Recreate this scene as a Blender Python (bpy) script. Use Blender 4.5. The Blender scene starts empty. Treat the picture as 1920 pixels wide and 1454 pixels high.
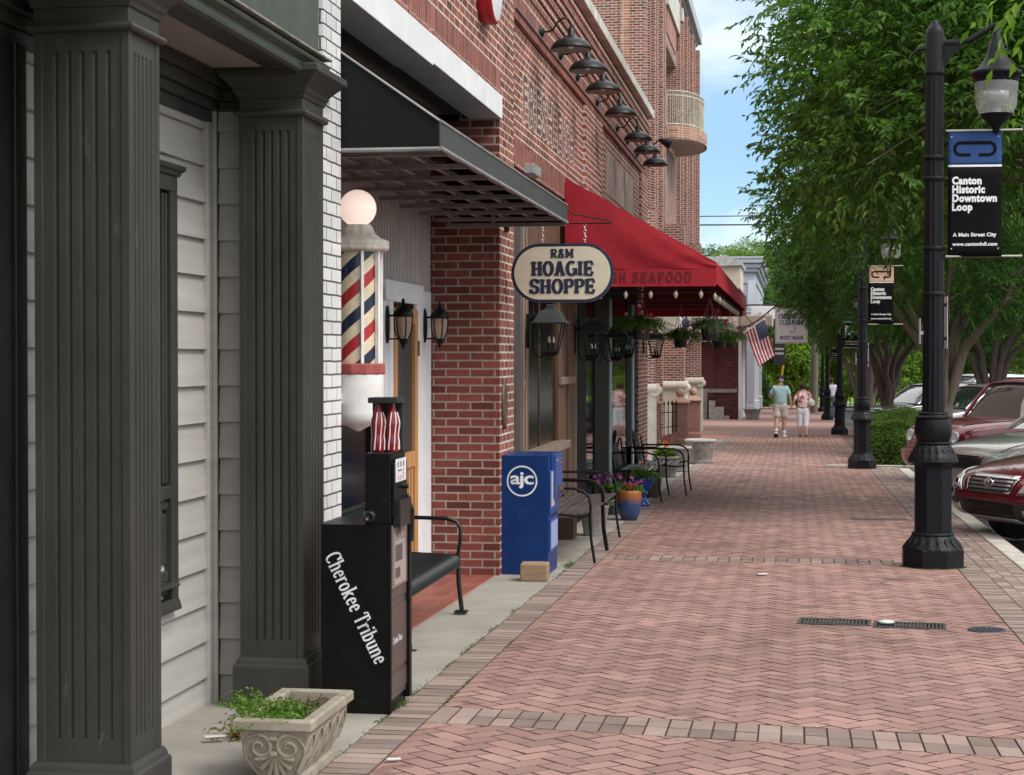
import bpy, bmesh, math, random
import numpy as np
from mathutils import Vector, Matrix
from mathutils.bvhtree import BVHTree

random.seed(7); RNG = np.random.default_rng(7)
SC = bpy.context.scene
COL = SC.collection
R = math.radians

# ------------------------------------------------------------------ camera, sky, sun, exposure
cam_d = bpy.data.cameras.new("camera"); cam = bpy.data.objects.new("camera", cam_d); COL.objects.link(cam)
cam_d.sensor_width = 36.0; cam_d.lens = 3400 / 1920 * 36.0
cam_d.clip_start = 0.1; cam_d.clip_end = 3000
cam.location = (0, 0, 1.58); cam.rotation_euler = (R(90 - 0.994), 0, R(8.83))
cam_d.dof.use_dof = True; cam_d.dof.focus_distance = 18.0; cam_d.dof.aperture_fstop = 22.0
SC.camera = cam

SUN_EL, SUN_AZ = 50.0, 118.0       # azimuth measured clockwise from +Y (down the street)
wd = bpy.data.worlds.new("World"); SC.world = wd; wd.use_nodes = True
nt = wd.node_tree; nt.nodes.clear()
wo = nt.nodes.new("ShaderNodeOutputWorld"); bg = nt.nodes.new("ShaderNodeBackground")
sky = nt.nodes.new("ShaderNodeTexSky"); sky.sky_type = 'NISHITA'; sky.sun_disc = False
sky.sun_elevation = R(SUN_EL); sky.sun_rotation = R(SUN_AZ); sky.air_density = 1.0; sky.dust_density = 0.6; sky.ozone_density = 1.6
tc = nt.nodes.new("ShaderNodeTexCoord"); mp = nt.nodes.new("ShaderNodeMapping")
mp.inputs['Scale'].default_value = (1.0, 1.0, 2.6); mp.inputs['Location'].default_value = (0.35, 0.1, 0.62)
nz = nt.nodes.new("ShaderNodeTexNoise"); nz.inputs['Scale'].default_value = 3.1; nz.inputs['Detail'].default_value = 7; nz.inputs['Roughness'].default_value = 0.52
cr = nt.nodes.new("ShaderNodeValToRGB"); cr.color_ramp.elements[0].position = 0.39; cr.color_ramp.elements[1].position = 0.67
mx = nt.nodes.new("ShaderNodeMix"); mx.data_type = 'RGBA'; mx.inputs[7].default_value = (9.2, 9.1, 8.9, 1)
nt.links.new(tc.outputs['Generated'], mp.inputs['Vector']); nt.links.new(mp.outputs[0], nz.inputs['Vector'])
nt.links.new(nz.outputs['Fac'], cr.inputs['Fac']); sz = nt.nodes.new('ShaderNodeSeparateXYZ'); nt.links.new(tc.outputs['Generated'], sz.inputs[0])
zr = nt.nodes.new('ShaderNodeMapRange'); zr.interpolation_type = 'SMOOTHSTEP'; zr.inputs[1].default_value = 0.10; zr.inputs[2].default_value = 0.36; zr.inputs[3].default_value = 0.0; zr.inputs[4].default_value = 0.85; nt.links.new(sz.outputs[2], zr.inputs[0])
mxx = nt.nodes.new('ShaderNodeMath'); mxx.operation = 'MAXIMUM'; nt.links.new(cr.outputs['Color'], mxx.inputs[0]); nt.links.new(zr.outputs[0], mxx.inputs[1]); nt.links.new(mxx.outputs[0], mx.inputs[0])
tn = nt.nodes.new('ShaderNodeMix'); tn.data_type = 'RGBA'; tn.blend_type = 'MULTIPLY'; tn.inputs[0].default_value = 1.0; tn.inputs[7].default_value = (0.63, 0.76, 0.90, 1)
nt.links.new(sky.outputs[0], tn.inputs[6]); nt.links.new(tn.outputs[2], mx.inputs[6]); nt.links.new(mx.outputs[2], bg.inputs['Color'])
bg.inputs['Strength'].default_value = 0.11
nt.links.new(bg.outputs[0], wo.inputs['Surface'])

sd = bpy.data.lights.new("sun", 'SUN'); sd.energy = 1.5; sd.angle = R(24.0); sd.color = (1.0, 0.95, 0.88)
sun = bpy.data.objects.new("sun", sd); COL.objects.link(sun)
_d = Vector((math.sin(R(SUN_AZ)) * math.cos(R(SUN_EL)), math.cos(R(SUN_AZ)) * math.cos(R(SUN_EL)), math.sin(R(SUN_EL))))
sun.rotation_euler = _d.to_track_quat('Z', 'Y').to_euler(); sun.location = (20, -10, 40)
SC.view_settings.view_transform = 'Standard'; SC.view_settings.look = 'None'
SC.view_settings.exposure = 0.80; SC.view_settings.gamma = 1.0
SC.render.engine = 'CYCLES'
SC.cycles.max_bounces = 6; SC.cycles.transparent_max_bounces = 8

# ------------------------------------------------------------------ helpers
SLOPE = 0.0147
def gz(y): return -SLOPE * min(y, 150.0)

def srgb(r, g, b):
    f = lambda c: (c / 255 / 12.92) if c / 255 <= 0.04045 else ((c / 255 + 0.055) / 1.055) ** 2.4
    return (f(r), f(g), f(b))

def tag(o, label=None, cat=None, group=None, kind=None):
    if label: o['label'] = label
    if cat: o['category'] = cat
    if group: o['group'] = group
    if kind: o['kind'] = kind
    return o

def thing(name, label, cat, loc=(0, 0, 0), rz=0.0, group=None):
    o = bpy.data.objects.new(name, None); COL.objects.link(o)
    o.empty_display_size = 0.1
    o.location = loc; o.rotation_euler = (0, 0, rz)
    return tag(o, label, cat, group)

KIDS = {}
def link(name, me, parent=None, loc=None):
    o = bpy.data.objects.new(name, me); COL.objects.link(o)
    if parent is not None:
        o.parent = parent; KIDS.setdefault(parent.name, []).append(o)
    if loc is not None: o.location = loc
    return o

def dup(root, loc, rz=None, label=None, group=None, scale=None):
    def rec(o, par):
        c = o.copy(); COL.objects.link(c)
        if par is not None:
            c.parent = par; KIDS.setdefault(par.name, []).append(c)
        for k in list(KIDS.get(o.name, [])): rec(k, c)
        return c
    c = rec(root, None)
    c.location = loc
    if rz is not None: c.rotation_euler = (0, 0, rz)
    if scale is not None: c.scale = scale if hasattr(scale, '__len__') else (scale,) * 3
    if label: c['label'] = label
    if group: c['group'] = group
    return c

class MB:
    """collects shapes and links them as one mesh object"""
    def __init__(s): s.v = []; s.f = []; s.m = []; s.s = []
    def add(s, vs, fs, mi=0, smooth=False, M=None):
        n = len(s.v)
        if M is not None: vs = [M @ Vector(p) for p in vs]
        s.v.extend([tuple(p) for p in vs])
        for f in fs:
            s.f.append([n + i for i in f]); s.m.append(mi); s.s.append(smooth)
        return s
    def box(s, x0, x1, y0, y1, z0, z1, mi=0, M=None):
        vs = [(x0,y0,z0),(x1,y0,z0),(x1,y1,z0),(x0,y1,z0),(x0,y0,z1),(x1,y0,z1),(x1,y1,z1),(x0,y1,z1)]
        return s.add(vs, [(0,3,2,1),(4,5,6,7),(0,1,5,4),(1,2,6,5),(2,3,7,6),(3,0,4,7)], mi, False, M)
    def rlathe(s, x0, x1, y0, y1, prof, mi=0, cap=True, M=None):
        """stack of rectangles: prof = [(outset, z), ...]"""
        vs = []; fs = []
        for o, z in prof: vs += [(x0-o,y0-o,z),(x1+o,y0-o,z),(x1+o,y1+o,z),(x0-o,y1+o,z)]
        for i in range(len(prof)-1):
            for k in range(4):
                a = i*4+k; b = i*4+(k+1)%4; fs.append((a,b,b+4,a+4))
        if cap:
            fs.append((3,2,1,0)); t = (len(prof)-1)*4; fs.append((t,t+1,t+2,t+3))
        return s.add(vs, fs, mi, False, M)
    def lathe(s, prof, n=24, c=(0,0,0), mi=0, smooth=True, cap=True, rfun=None, M=None):
        """prof = [(radius, z)] about the z axis; rfun(angle, r, z) may modulate the radius"""
        vs = []; fs = []
        for r, z in prof:
            for k in range(n):
                a = 2*math.pi*k/n; rr = rfun(a, r, z) if rfun else r
                vs.append((c[0]+rr*math.cos(a), c[1]+rr*math.sin(a), c[2]+z))
        for i in range(len(prof)-1):
            for k in range(n):
                a = i*n+k; b = i*n+(k+1)%n; fs.append((a,b,b+n,a+n))
        s.add(vs, fs, mi, smooth, M)
        if cap:
            s.add(vs[:n], [tuple(range(n-1,-1,-1))], mi, False, M)
            s.add(vs[-n:], [tuple(range(n))], mi, False, M)
        return s
    def path(s, pts, rad, n=8, mi=0, cap=True, M=None, flat=1.0):
        pts = [Vector(p) for p in pts]; k = len(pts)
        rad = rad if hasattr(rad, '__len__') else [rad]*k
        t0 = (pts[1]-pts[0]).normalized()
        up = Vector((0,0,1)) if abs(t0.z) < 0.9 else Vector((0,1,0))
        u = t0.cross(up).normalized(); vs = []; fs = []
        for i, p in enumerate(pts):
            t = (pts[min(i+1,k-1)]-pts[max(i-1,0)]).normalized()
            u = (u - t*u.dot(t)).normalized(); w = t.cross(u)
            for j in range(n):
                a = 2*math.pi*j/n; vs.append(p + (u*math.cos(a)*flat + w*math.sin(a))*rad[i])
        for i in range(k-1):
            for j in range(n):
                a = i*n+j; b = i*n+(j+1)%n; fs.append((a,b,b+n,a+n))
        s.add(vs, fs, mi, True, M)
        if cap:
            s.add(vs[:n], [tuple(range(n-1,-1,-1))], mi, False, M); s.add(vs[-n:], [tuple(range(n))], mi, False, M)
        return s
    def tube(s, a, b, r0, r1=None, n=10, mi=0, cap=True, M=None):
        return s.path([a, b], [r0, r0 if r1 is None else r1], n, mi, cap, M)
    def ball(s, c, r, n=14, mi=0, sc=(1,1,1), M=None):
        m = max(6, n//2); vs = [(c[0],c[1],c[2]-r*sc[2])]; fs = []
        for i in range(1, m):
            p = -math.pi/2+math.pi*i/m
            for k in range(n):
                a = 2*math.pi*k/n
                vs.append((c[0]+r*sc[0]*math.cos(p)*math.cos(a), c[1]+r*sc[1]*math.cos(p)*math.sin(a), c[2]+r*sc[2]*math.sin(p)))
        vs.append((c[0],c[1],c[2]+r*sc[2])); T = len(vs)-1
        for k in range(n):
            fs.append((0, 1+(k+1)%n, 1+k)); fs.append((T, T-n+k, T-n+(k+1)%n))
        for i in range(m-2):
            for k in range(n):
                a = 1+i*n+k; b = 1+i*n+(k+1)%n; fs.append((a,b,b+n,a+n))
        return s.add(vs, fs, mi, True, M)
    def prism(s, poly, fn, d0, d1, mi=0, smooth=False):
        """poly 2-D outline; fn(u, v, d) -> point; extruded from d0 to d1"""
        n = len(poly)
        vs = [fn(u,v,d0) for u,v in poly]+[fn(u,v,d1) for u,v in poly]
        s.add(vs, [(i,(i+1)%n,n+(i+1)%n,n+i) for i in range(n)], mi, smooth)
        s.add(vs[:n], [tuple(range(n-1,-1,-1))], mi); s.add(vs[n:], [tuple(range(n))], mi)
        return s
    def build(s, name, mats, parent=None, bevel=0.0, world=False, seg=2, fix=True, sub=0, weld=False):
        me = bpy.data.meshes.new(name)
        off = Vector(parent.location) if (world and parent is not None) else Vector((0,0,0))
        vs = [tuple(Vector(p)-off) for p in s.v] if world else s.v
        me.from_pydata(vs, [], s.f)
        for m in (mats if isinstance(mats, (list, tuple)) else [mats]): me.materials.append(m)
        me.polygons.foreach_set('material_index', s.m); me.polygons.foreach_set('use_smooth', s.s)
        if fix:
            b = bmesh.new(); b.from_mesh(me)
            if weld: bmesh.ops.remove_doubles(b, verts=b.verts, dist=1e-5)
            bmesh.ops.recalc_face_normals(b, faces=b.faces); b.to_mesh(me); b.free()
        me.update()
        o = link(name, me, parent)
        if bevel > 0:
            md = o.modifiers.new('bevel', 'BEVEL'); md.width = bevel; md.segments = seg; md.limit_method = 'ANGLE'; md.angle_limit = R(40)
        if sub:
            md = o.modifiers.new('sub', 'SUBSURF'); md.levels = sub; md.render_levels = sub
        return o

def boxes(name, qs, m, **kw):
    for q in qs: b = MB(); b.box(*q); b.build(name, m, **kw)

def raw_mesh(name, V, F4, mat, smooth=False):
    """numpy quads -> mesh data"""
    me = bpy.data.meshes.new(name); n = len(V); k = len(F4)
    me.vertices.add(n); me.vertices.foreach_set('co', np.asarray(V, np.float32).ravel())
    me.loops.add(k*4); me.loops.foreach_set('vertex_index', np.asarray(F4, np.int32).ravel())
    me.polygons.add(k); me.polygons.foreach_set('loop_start', np.arange(0, k*4, 4, dtype=np.int32))
    try: me.polygons.foreach_set('loop_total', np.full(k, 4, np.int32))
    except Exception: pass
    me.polygons.foreach_set('use_smooth', np.full(k, smooth, bool))
    for m in (mat if isinstance(mat, (list, tuple)) else [mat]): me.materials.append(m)
    me.update(calc_edges=True)
    return me

# ------------------------------------------------------------------ materials
def new_mat(name):
    m = bpy.data.materials.new(name); m.use_nodes = True; t = m.node_tree; t.nodes.clear()
    o = t.nodes.new('ShaderNodeOutputMaterial'); p = t.nodes.new('ShaderNodeBsdfPrincipled'); t.links.new(p.outputs[0], o.inputs[0])
    return m, t, p

def mixc(t, a, b, fac, mode='MIX'):
    n = t.nodes.new('ShaderNodeMix'); n.data_type = 'RGBA'; n.blend_type = mode
    for v, i in ((fac,0),(a,6),(b,7)):
        if hasattr(v, 'links') or hasattr(v, 'is_linked'): t.links.new(v, n.inputs[i])
        else: n.inputs[i].default_value = v if i == 0 else (*v[:3], 1)
    return n.outputs[2]

def noise(t, scale, detail=4, rough=0.55, vec=None, stretch=None):
    n = t.nodes.new('ShaderNodeTexNoise'); n.inputs['Scale'].default_value = scale; n.inputs['Detail'].default_value = detail; n.inputs['Roughness'].default_value = rough
    if vec is None: vec = t.nodes.new('ShaderNodeTexCoord').outputs['Object']
    if stretch:
        mpn = t.nodes.new('ShaderNodeMapping'); mpn.inputs['Scale'].default_value = stretch; t.links.new(vec, mpn.inputs[0]); vec = mpn.outputs[0]
    t.links.new(vec, n.inputs['Vector']); return n.outputs['Fac']

def ramp(t, v, stops):
    n = t.nodes.new('ShaderNodeValToRGB'); e = n.color_ramp.elements
    while len(e) < len(stops): e.new(0.5)
    for el, (p, c) in zip(e, stops):
        el.position = p; el.color = (c, c, c, 1) if not hasattr(c, '__len__') else (*c[:3], 1)
    t.links.new(v, n.inputs[0]); return n.outputs[0]

def bump(t, p, h, strength=0.3, dist=0.01):
    b = t.nodes.new('ShaderNodeBump'); b.inputs['Strength'].default_value = strength; b.inputs['Distance'].default_value = dist
    t.links.new(h, b.inputs['Height']); t.links.new(b.outputs[0], p.inputs['Normal'])

MC = {}
def mat(name, col, rough=0.6, metal=0.0, var=0.25, scale=6.0, bmp=0.0, bscale=60.0, col2=None, stretch=None, spec=0.5, coat=0.0, island=0.0, dist=0.004, wear=None, spots=None):
    if name in MC: return MC[name]
    m, t, p = new_mat(name)
    p.inputs['Roughness'].default_value = rough; p.inputs['Metallic'].default_value = metal
    p.inputs['Specular IOR Level'].default_value = spec
    if coat: p.inputs['Coat Weight'].default_value = coat; p.inputs['Coat Roughness'].default_value = 0.04
    n = noise(t, scale, 6, 0.6, None, stretch)
    c2 = col2 if col2 else tuple(c*(1-var) for c in col); c1 = col if col2 else tuple(min(1, c*(1+var)) for c in col)
    f = ramp(t, n, [(0.3, 0.0), (0.7, 1.0)])
    c = mixc(t, c2, c1, f)
    if island > 0:
        g = t.nodes.new('ShaderNodeNewGeometry')
        k = ramp(t, g.outputs['Random Per Island'], [(0.0, 1-island), (1.0, 1+island)])
        c = mixc(t, c, k, 1.0, 'MULTIPLY')
    if wear:        # (colour, threshold, scale): scuffs, chips and dirt with a shape of their own
        wn = noise(t, wear[2], 8, 0.72, None, wear[3] if len(wear) > 3 else None)
        c = mixc(t, c, wear[0], ramp(t, wn, [(wear[1], 0.0), (min(1, wear[1]+.07), 0.75)]))
    if spots:       # (colour, scale, size): gum and drips
        vo = t.nodes.new('ShaderNodeTexVoronoi'); vo.inputs['Scale'].default_value = spots[1]; t.links.new(t.nodes.new('ShaderNodeTexCoord').outputs['Object'], vo.inputs['Vector'])
        c = mixc(t, c, spots[0], ramp(t, vo.outputs['Distance'], [(spots[2]*.6, .7), (spots[2], 0.0)]))
    t.links.new(c, p.inputs['Base Color'])
    if rough < 0.95:
        rr = t.nodes.new('ShaderNodeMapRange'); rr.inputs[3].default_value = max(0.02, rough*0.85); rr.inputs[4].default_value = min(1, rough*1.2)
        t.links.new(n, rr.inputs[0]); t.links.new(rr.outputs[0], p.inputs['Roughness'])
    if bmp > 0:
        bump(t, p, noise(t, bscale, 5, 0.6, None, stretch), bmp, dist)
    MC[name] = m; return m

def brick_mat(name, c1, c2, mortar, bw=0.203, rh=0.0677, ms=0.008, rough=0.75, off=0.5, stain=0.35, bstr=0.5, soldier=False, shift=(0,0,0), spec=0.3, pervar=0.30, fine=1.0):
    if name in MC: return MC[name]
    m, t, p = new_mat(name)
    tcn = t.nodes.new('ShaderNodeTexCoord'); g = t.nodes.new('ShaderNodeNewGeometry')
    sx = t.nodes.new('ShaderNodeSeparateXYZ'); sn = t.nodes.new('ShaderNodeSeparateXYZ')
    t.links.new(tcn.outputs['Object'], sx.inputs[0]); t.links.new(g.outputs['True Normal'], sn.inputs[0])
    def mth(op, a, b=None):
        n = t.nodes.new('ShaderNodeMath'); n.operation = op
        for i, v in enumerate((a, b)):
            if v is None: continue
            if hasattr(v, 'is_linked'): t.links.new(v, n.inputs[i])
            else: n.inputs[i].default_value = v
        return n.outputs[0]
    isx = mth('GREATER_THAN', mth('ABSOLUTE', sn.outputs[0]), 0.6)
    u = mth('ADD', mth('MULTIPLY', sx.outputs[1], isx), mth('MULTIPLY', sx.outputs[0], mth('SUBTRACT', 1.0, isx)))
    isz = mth('GREATER_THAN', mth('ABSOLUTE', sn.outputs[2]), 0.7)
    w = mth('ADD', mth('MULTIPLY', sx.outputs[1], isz), mth('MULTIPLY', sx.outputs[2], mth('SUBTRACT', 1.0, isz)))
    wob = t.nodes.new('ShaderNodeTexNoise'); wob.inputs['Scale'].default_value = 9.0; wob.inputs['Detail'].default_value = 3; t.links.new(tcn.outputs['Object'], wob.inputs['Vector'])
    ws = t.nodes.new('ShaderNodeSeparateColor'); t.links.new(wob.outputs['Color'], ws.inputs[0])
    jit = lambda o: mth('MULTIPLY', mth('SUBTRACT', o, 0.5), rh*0.11)
    u = mth('ADD', mth('ADD', u, shift[0]), jit(ws.outputs[0])); w = mth('ADD', mth('ADD', w, shift[1]), jit(ws.outputs[1]))
    cb = t.nodes.new('ShaderNodeCombineXYZ'); t.links.new(u, cb.inputs[0]); t.links.new(w, cb.inputs[1])
    row = mth('FLOOR', mth('DIVIDE', w, rh)); even = mth('SUBTRACT', 1.0, mth('FLOORED_MODULO', row, 2.0))
    cell = mth('FLOOR', mth('DIVIDE', mth('ADD', u, mth('MULTIPLY', even, bw*off)), bw))
    cid = t.nodes.new('ShaderNodeCombineXYZ'); t.links.new(row, cid.inputs[0]); t.links.new(cell, cid.inputs[1])
    wn = t.nodes.new('ShaderNodeTexWhiteNoise'); wn.noise_dimensions = '2D'; t.links.new(cid.outputs[0], wn.inputs['Vector'])
    b = t.nodes.new('ShaderNodeTexBrick'); t.links.new(cb.outputs[0], b.inputs['Vector'])
    b.inputs['Scale'].default_value = 1.0; b.inputs['Brick Width'].default_value = bw; b.inputs['Row Height'].default_value = rh
    b.inputs['Mortar Size'].default_value = ms; b.inputs['Mortar Smooth'].default_value = 0.15; b.offset = off; b.inputs['Bias'].default_value = -0.1
    b.inputs['Color1'].default_value = (*c1, 1); b.inputs['Color2'].default_value = (*c2, 1); b.inputs['Mortar'].default_value = (*mortar, 1)
    n1 = noise(t, 2.2, 6, 0.65); n2 = noise(t, 45, 4, 0.6)
    pv = ramp(t, wn.outputs['Value'], [(0.0, 1-pervar*1.6), (0.10, 1-pervar), (0.5, 1.0), (0.9, 1+pervar*.7), (1.0, 1+pervar*1.3)]); pv = mixc(t, pv, (1,1,1), b.outputs['Fac'])
    c = mixc(t, mixc(t, b.outputs['Color'], pv, 1.0, 'MULTIPLY'), ramp(t, n1, [(0.3, 1-stain), (0.72, 1.12)]), 1.0, 'MULTIPLY')
    c = mixc(t, c, ramp(t, n2, [(0.3, 1-.2*fine), (0.7, 1+.15*fine)]), 1.0, 'MULTIPLY')
    t.links.new(c, p.inputs['Base Color']); p.inputs['Roughness'].default_value = rough; p.inputs['Specular IOR Level'].default_value = spec
    h = t.nodes.new('ShaderNodeMath'); h.operation = 'SUBTRACT'; h.inputs[0].default_value = 1.0; t.links.new(b.outputs['Fac'], h.inputs[1])
    h2 = t.nodes.new('ShaderNodeMath'); h2.operation = 'MULTIPLY_ADD'; h2.inputs[1].default_value = 0.35; t.links.new(n2, h2.inputs[0]); t.links.new(h.outputs[0], h2.inputs[2])
    bump(t, p, h2.outputs[0], bstr, 0.006)
    MC[name] = m; return m

def leaf_mat(name, cols, trans=0.3, rough=0.5):
    if name in MC: return MC[name]
    m, t, p = new_mat(name)
    g = t.nodes.new('ShaderNodeNewGeometry')
    k = len(cols); c = ramp(t, g.outputs['Random Per Island'], [(i/(k-1), cc) for i, cc in enumerate(cols)])
    nb = noise(t, 0.55, 3); c = mixc(t, c, ramp(t, nb, [(.3, .62), (.7, 1.35)]), 1.0, 'MULTIPLY')
    t.links.new(c, p.inputs['Base Color']); p.inputs['Roughness'].default_value = rough; p.inputs['Specular IOR Level'].default_value = 0.35
    p.inputs['Specular IOR Level'].default_value = 0.18; tr = t.nodes.new('ShaderNodeBsdfTranslucent'); c2 = mixc(t, c, (1.25, 1.35, 0.5), 1.0, 'MULTIPLY'); t.links.new(c2, tr.inputs[0])
    ms = t.nodes.new('ShaderNodeMixShader'); ms.inputs[0].default_value = trans
    t.links.new(p.outputs[0], ms.inputs[1]); t.links.new(tr.outputs[0], ms.inputs[2])
    t.links.new(ms.outputs[0], [n for n in t.nodes if n.type == 'OUTPUT_MATERIAL'][0].inputs[0])
    MC[name] = m; return m

def glass_mat(name, col=(0.012, 0.016, 0.018), rough=0.03, spec=0.9, metal=0.0):
    if name in MC: return MC[name]
    m, t, p = new_mat(name)
    p.inputs['Base Color'].default_value = (*col, 1); p.inputs['Roughness'].default_value = rough
    p.inputs['Specular IOR Level'].default_value = spec; p.inputs['Metallic'].default_value = metal
    bump(t, p, noise(t, 1.5, 2), 0.03, 0.02)
    MC[name] = m; return m

def clear_glass(name, tint=(0.9, 0.93, 0.95), a=0.25, rough=0.05, base=None):
    if name in MC: return MC[name]
    m, t, p = new_mat(name)
    p.inputs['Base Color'].default_value = (*(base or tint), 1); p.inputs['Roughness'].default_value = rough; p.inputs['Specular IOR Level'].default_value = 0.7
    tr = t.nodes.new('ShaderNodeBsdfTransparent'); tr.inputs[0].default_value = (*tint, 1)
    ms = t.nodes.new('ShaderNodeMixShader'); ms.inputs[0].default_value = a
    t.links.new(tr.outputs[0], ms.inputs[1]); t.links.new(p.outputs[0], ms.inputs[2])
    t.links.new(ms.outputs[0], [n for n in t.nodes if n.type == 'OUTPUT_MATERIAL'][0].inputs[0])
    MC[name] = m; return m

# ------------------------------------------------------------------ lettering
def arc(cx, cy, rx, ry, a0, a1, n=12):
    return [(cx+rx*math.cos(R(a0+(a1-a0)*i/n)), cy+ry*math.sin(R(a0+(a1-a0)*i/n))) for i in range(n+1)]
def _g():
    G = {}
    G['H'] = (.86, [[(.2,0),(.2,1)],[(.66,0),(.66,1)],[(.2,.5),(.66,.5)]], [(.2,0),(.2,1),(.66,0),(.66,1)])
    G['O'] = (.84, [arc(.42,.5,.3,.46,0,360,28)], [])
    G['A'] = (.86, [[(.2,0),(.42,1)],[(.42,1),(.68,0)],[(.27,.33),(.6,.33)]], [(.19,0),(.68,0)])
    G['G'] = (.86, [arc(.45,.5,.31,.46,50,360,24), [(.74,.46),(.74,.05)], [(.52,.46),(.8,.46)]], [])
    G['I'] = (.44, [[(.22,0),(.22,1)]], [(.22,0),(.22,1)])
    G['E'] = (.76, [[(.2,0),(.2,1)],[(.2,.96),(.62,.96),(.66,.74)],[(.2,.04),(.62,.04),(.68,.28)],[(.2,.5),(.5,.5)],[(.5,.38),(.5,.62)]], [(.2,0),(.2,1)])
    G['F'] = (.72, [[(.2,0),(.2,1)],[(.2,.96),(.62,.96),(.65,.74)],[(.2,.5),(.48,.5)],[(.48,.38),(.48,.62)]], [(.2,0),(.2,1)])
    G['S'] = (.74, [arc(.37,.73,.22,.23,20,270,14)+arc(.37,.27,.24,.23,90,-160,14)[1:], [(.6,.7),(.6,.98)], [(.13,.3),(.13,.02)]], [])
    G['P'] = (.76, [[(.2,0),(.2,1)],[(.2,.96),(.42,.96)]+arc(.42,.72,.24,.24,90,-90,12)+[(.2,.48)]], [(.2,0),(.2,1)])
    G['R'] = (.82, [[(.2,0),(.2,1)],[(.2,.96),(.42,.96)]+arc(.42,.74,.22,.22,90,-90,12)+[(.2,.52)],[(.42,.52),(.66,.02)]], [(.2,0),(.2,1),(.68,0)])
    G['M'] = (1.04, [[(.2,0),(.2,1)],[(.2,1),(.52,.2)],[(.52,.2),(.84,1)],[(.84,0),(.84,1)]], [(.2,0),(.84,0),(.18,1),(.86,1)])
    G['&'] = (.86, [[(.74,.02),(.3,.68)]+arc(.42,.8,.14,.17,200,-20,10)+[(.2,.35)]+arc(.36,.25,.2,.22,170,330,10)+[(.72,.48)]], [])
    G['D'] = (.82, [[(.2,0),(.2,1)],[(.2,.96),(.4,.96)]+arc(.4,.5,.32,.46,90,-90,16)+[(.2,.04)]], [])
    G['C'] = (.8, [arc(.45,.5,.31,.46,45,315,22), [(.7,.66),(.7,.98)]], [])
    G['K'] = (.84, [[(.2,0),(.2,1)],[(.22,.42),(.64,1)],[(.36,.6),(.68,0)]], [(.2,0),(.2,1),(.66,1),(.7,0)])
    G['L'] = (.7, [[(.2,0),(.2,1)],[(.2,.04),(.6,.04),(.64,.28)]], [(.2,0),(.2,1)])
    G['N'] = (.88, [[(.2,0),(.2,1)],[(.2,1),(.68,0)],[(.68,0),(.68,1)]], [(.2,0),(.18,1),(.68,1)])
    G['W'] = (1.1, [[(.16,1),(.36,0)],[(.36,0),(.55,.9)],[(.55,.9),(.74,0)],[(.74,0),(.94,1)]], [(.16,1),(.94,1)])
    G['T'] = (.76, [[(.38,0),(.38,1)],[(.08,.74),(.12,.96),(.64,.96),(.68,.74)]], [(.38,0)])
    G['h'] = (.68, [[(.16,0),(.16,1)],[(.16,.45)]+arc(.34,.45,.17,.2,150,0,8)+[(.51,0)]], [(.16,0),(.51,0),(.12,1)])
    G['e'] = (.58, [[(.12,.36),(.47,.36)]+arc(.3,.34,.18,.3,5,320,16)], [])
    G['r'] = (.5, [[(.16,0),(.16,.65)],[(.16,.4)]+arc(.32,.44,.15,.2,150,40,6)], [(.16,0),(.12,.65)])
    G['o'] = (.62, [arc(.31,.33,.2,.31,0,360,20)], [])
    G['k'] = (.66, [[(.16,0),(.16,1)],[(.18,.3),(.48,.64)],[(.28,.4),(.52,0)]], [(.16,0),(.12,1),(.5,.65),(.52,0)])
    G['i'] = (.34, [[(.17,0),(.17,.65)],[(.17,.84),(.17,.97)]], [(.17,0),(.13,.65)])
    G['b'] = (.64, [[(.14,0),(.14,1)],[(.14,.33)]+arc(.32,.33,.19,.31,150,-150,16)], [(.1,1)])
    G['u'] = (.68, [[(.16,.65),(.16,.22)]+arc(.33,.22,.17,.2,180,330,8)+[(.51,.3)],[(.51,0),(.51,.65)]], [(.12,.65),(.47,.65),(.55,0)])
    G['n'] = (.68, [[(.16,0),(.16,.65)],[(.16,.45)]+arc(.34,.45,.17,.2,150,0,8)+[(.51,0)]], [(.16,0),(.51,0),(.12,.65)])
    G[' '] = (.34, [], [])
    return G
GL = _g()
def serif_text(mb, s, h, fn, thick=.17, thin=.07, sw=.15, sh=.07, track=0.0, widen=1.0, mi=0, d=0.004, align='c'):
    """slab-serif lettering from stroked centre lines; fn(u, v, d) maps letter space (metres) to the scene"""
    W = sum(GL[c][0]*widen+track for c in s)-track
    x = -W/2 if align == 'c' else 0.0; k = 0
    for c in s:
        adv, strokes, serifs = GL[c]
        polys = []
        for st in strokes:
            pts = [Vector((p[0]*widen, p[1])) for p in st]; L = []; Rr = []
            for i, p in enumerate(pts):
                tn = (pts[min(i+1,len(pts)-1)]-pts[max(i-1,0)])
                tn = tn.normalized() if tn.length > 1e-6 else Vector((0,1))
                hw = 0.5*(thin+(thick-thin)*abs(tn.y)**0.8)
                nn = Vector((-tn.y, tn.x)); L.append(p+nn*hw); Rr.append(p-nn*hw)
            for i in range(len(pts)-1): polys.append([L[i], L[i+1], Rr[i+1], Rr[i]])
        for sx_, sy in serifs:
            sx_ *= widen; y0 = sy-(sh if sy > 0.5 else 0); polys.append([(sx_-sw,y0),(sx_+sw,y0),(sx_+sw,y0+sh),(sx_-sw,y0+sh)])
        for q in polys:
            k += 1; dd = d+0.00012*(k % 9)
            mb.prism([((x+p[0])*h, p[1]*h) for p in q], fn, 0.0, dd, mi)
        x += adv*widen+track
    return W*h

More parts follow.
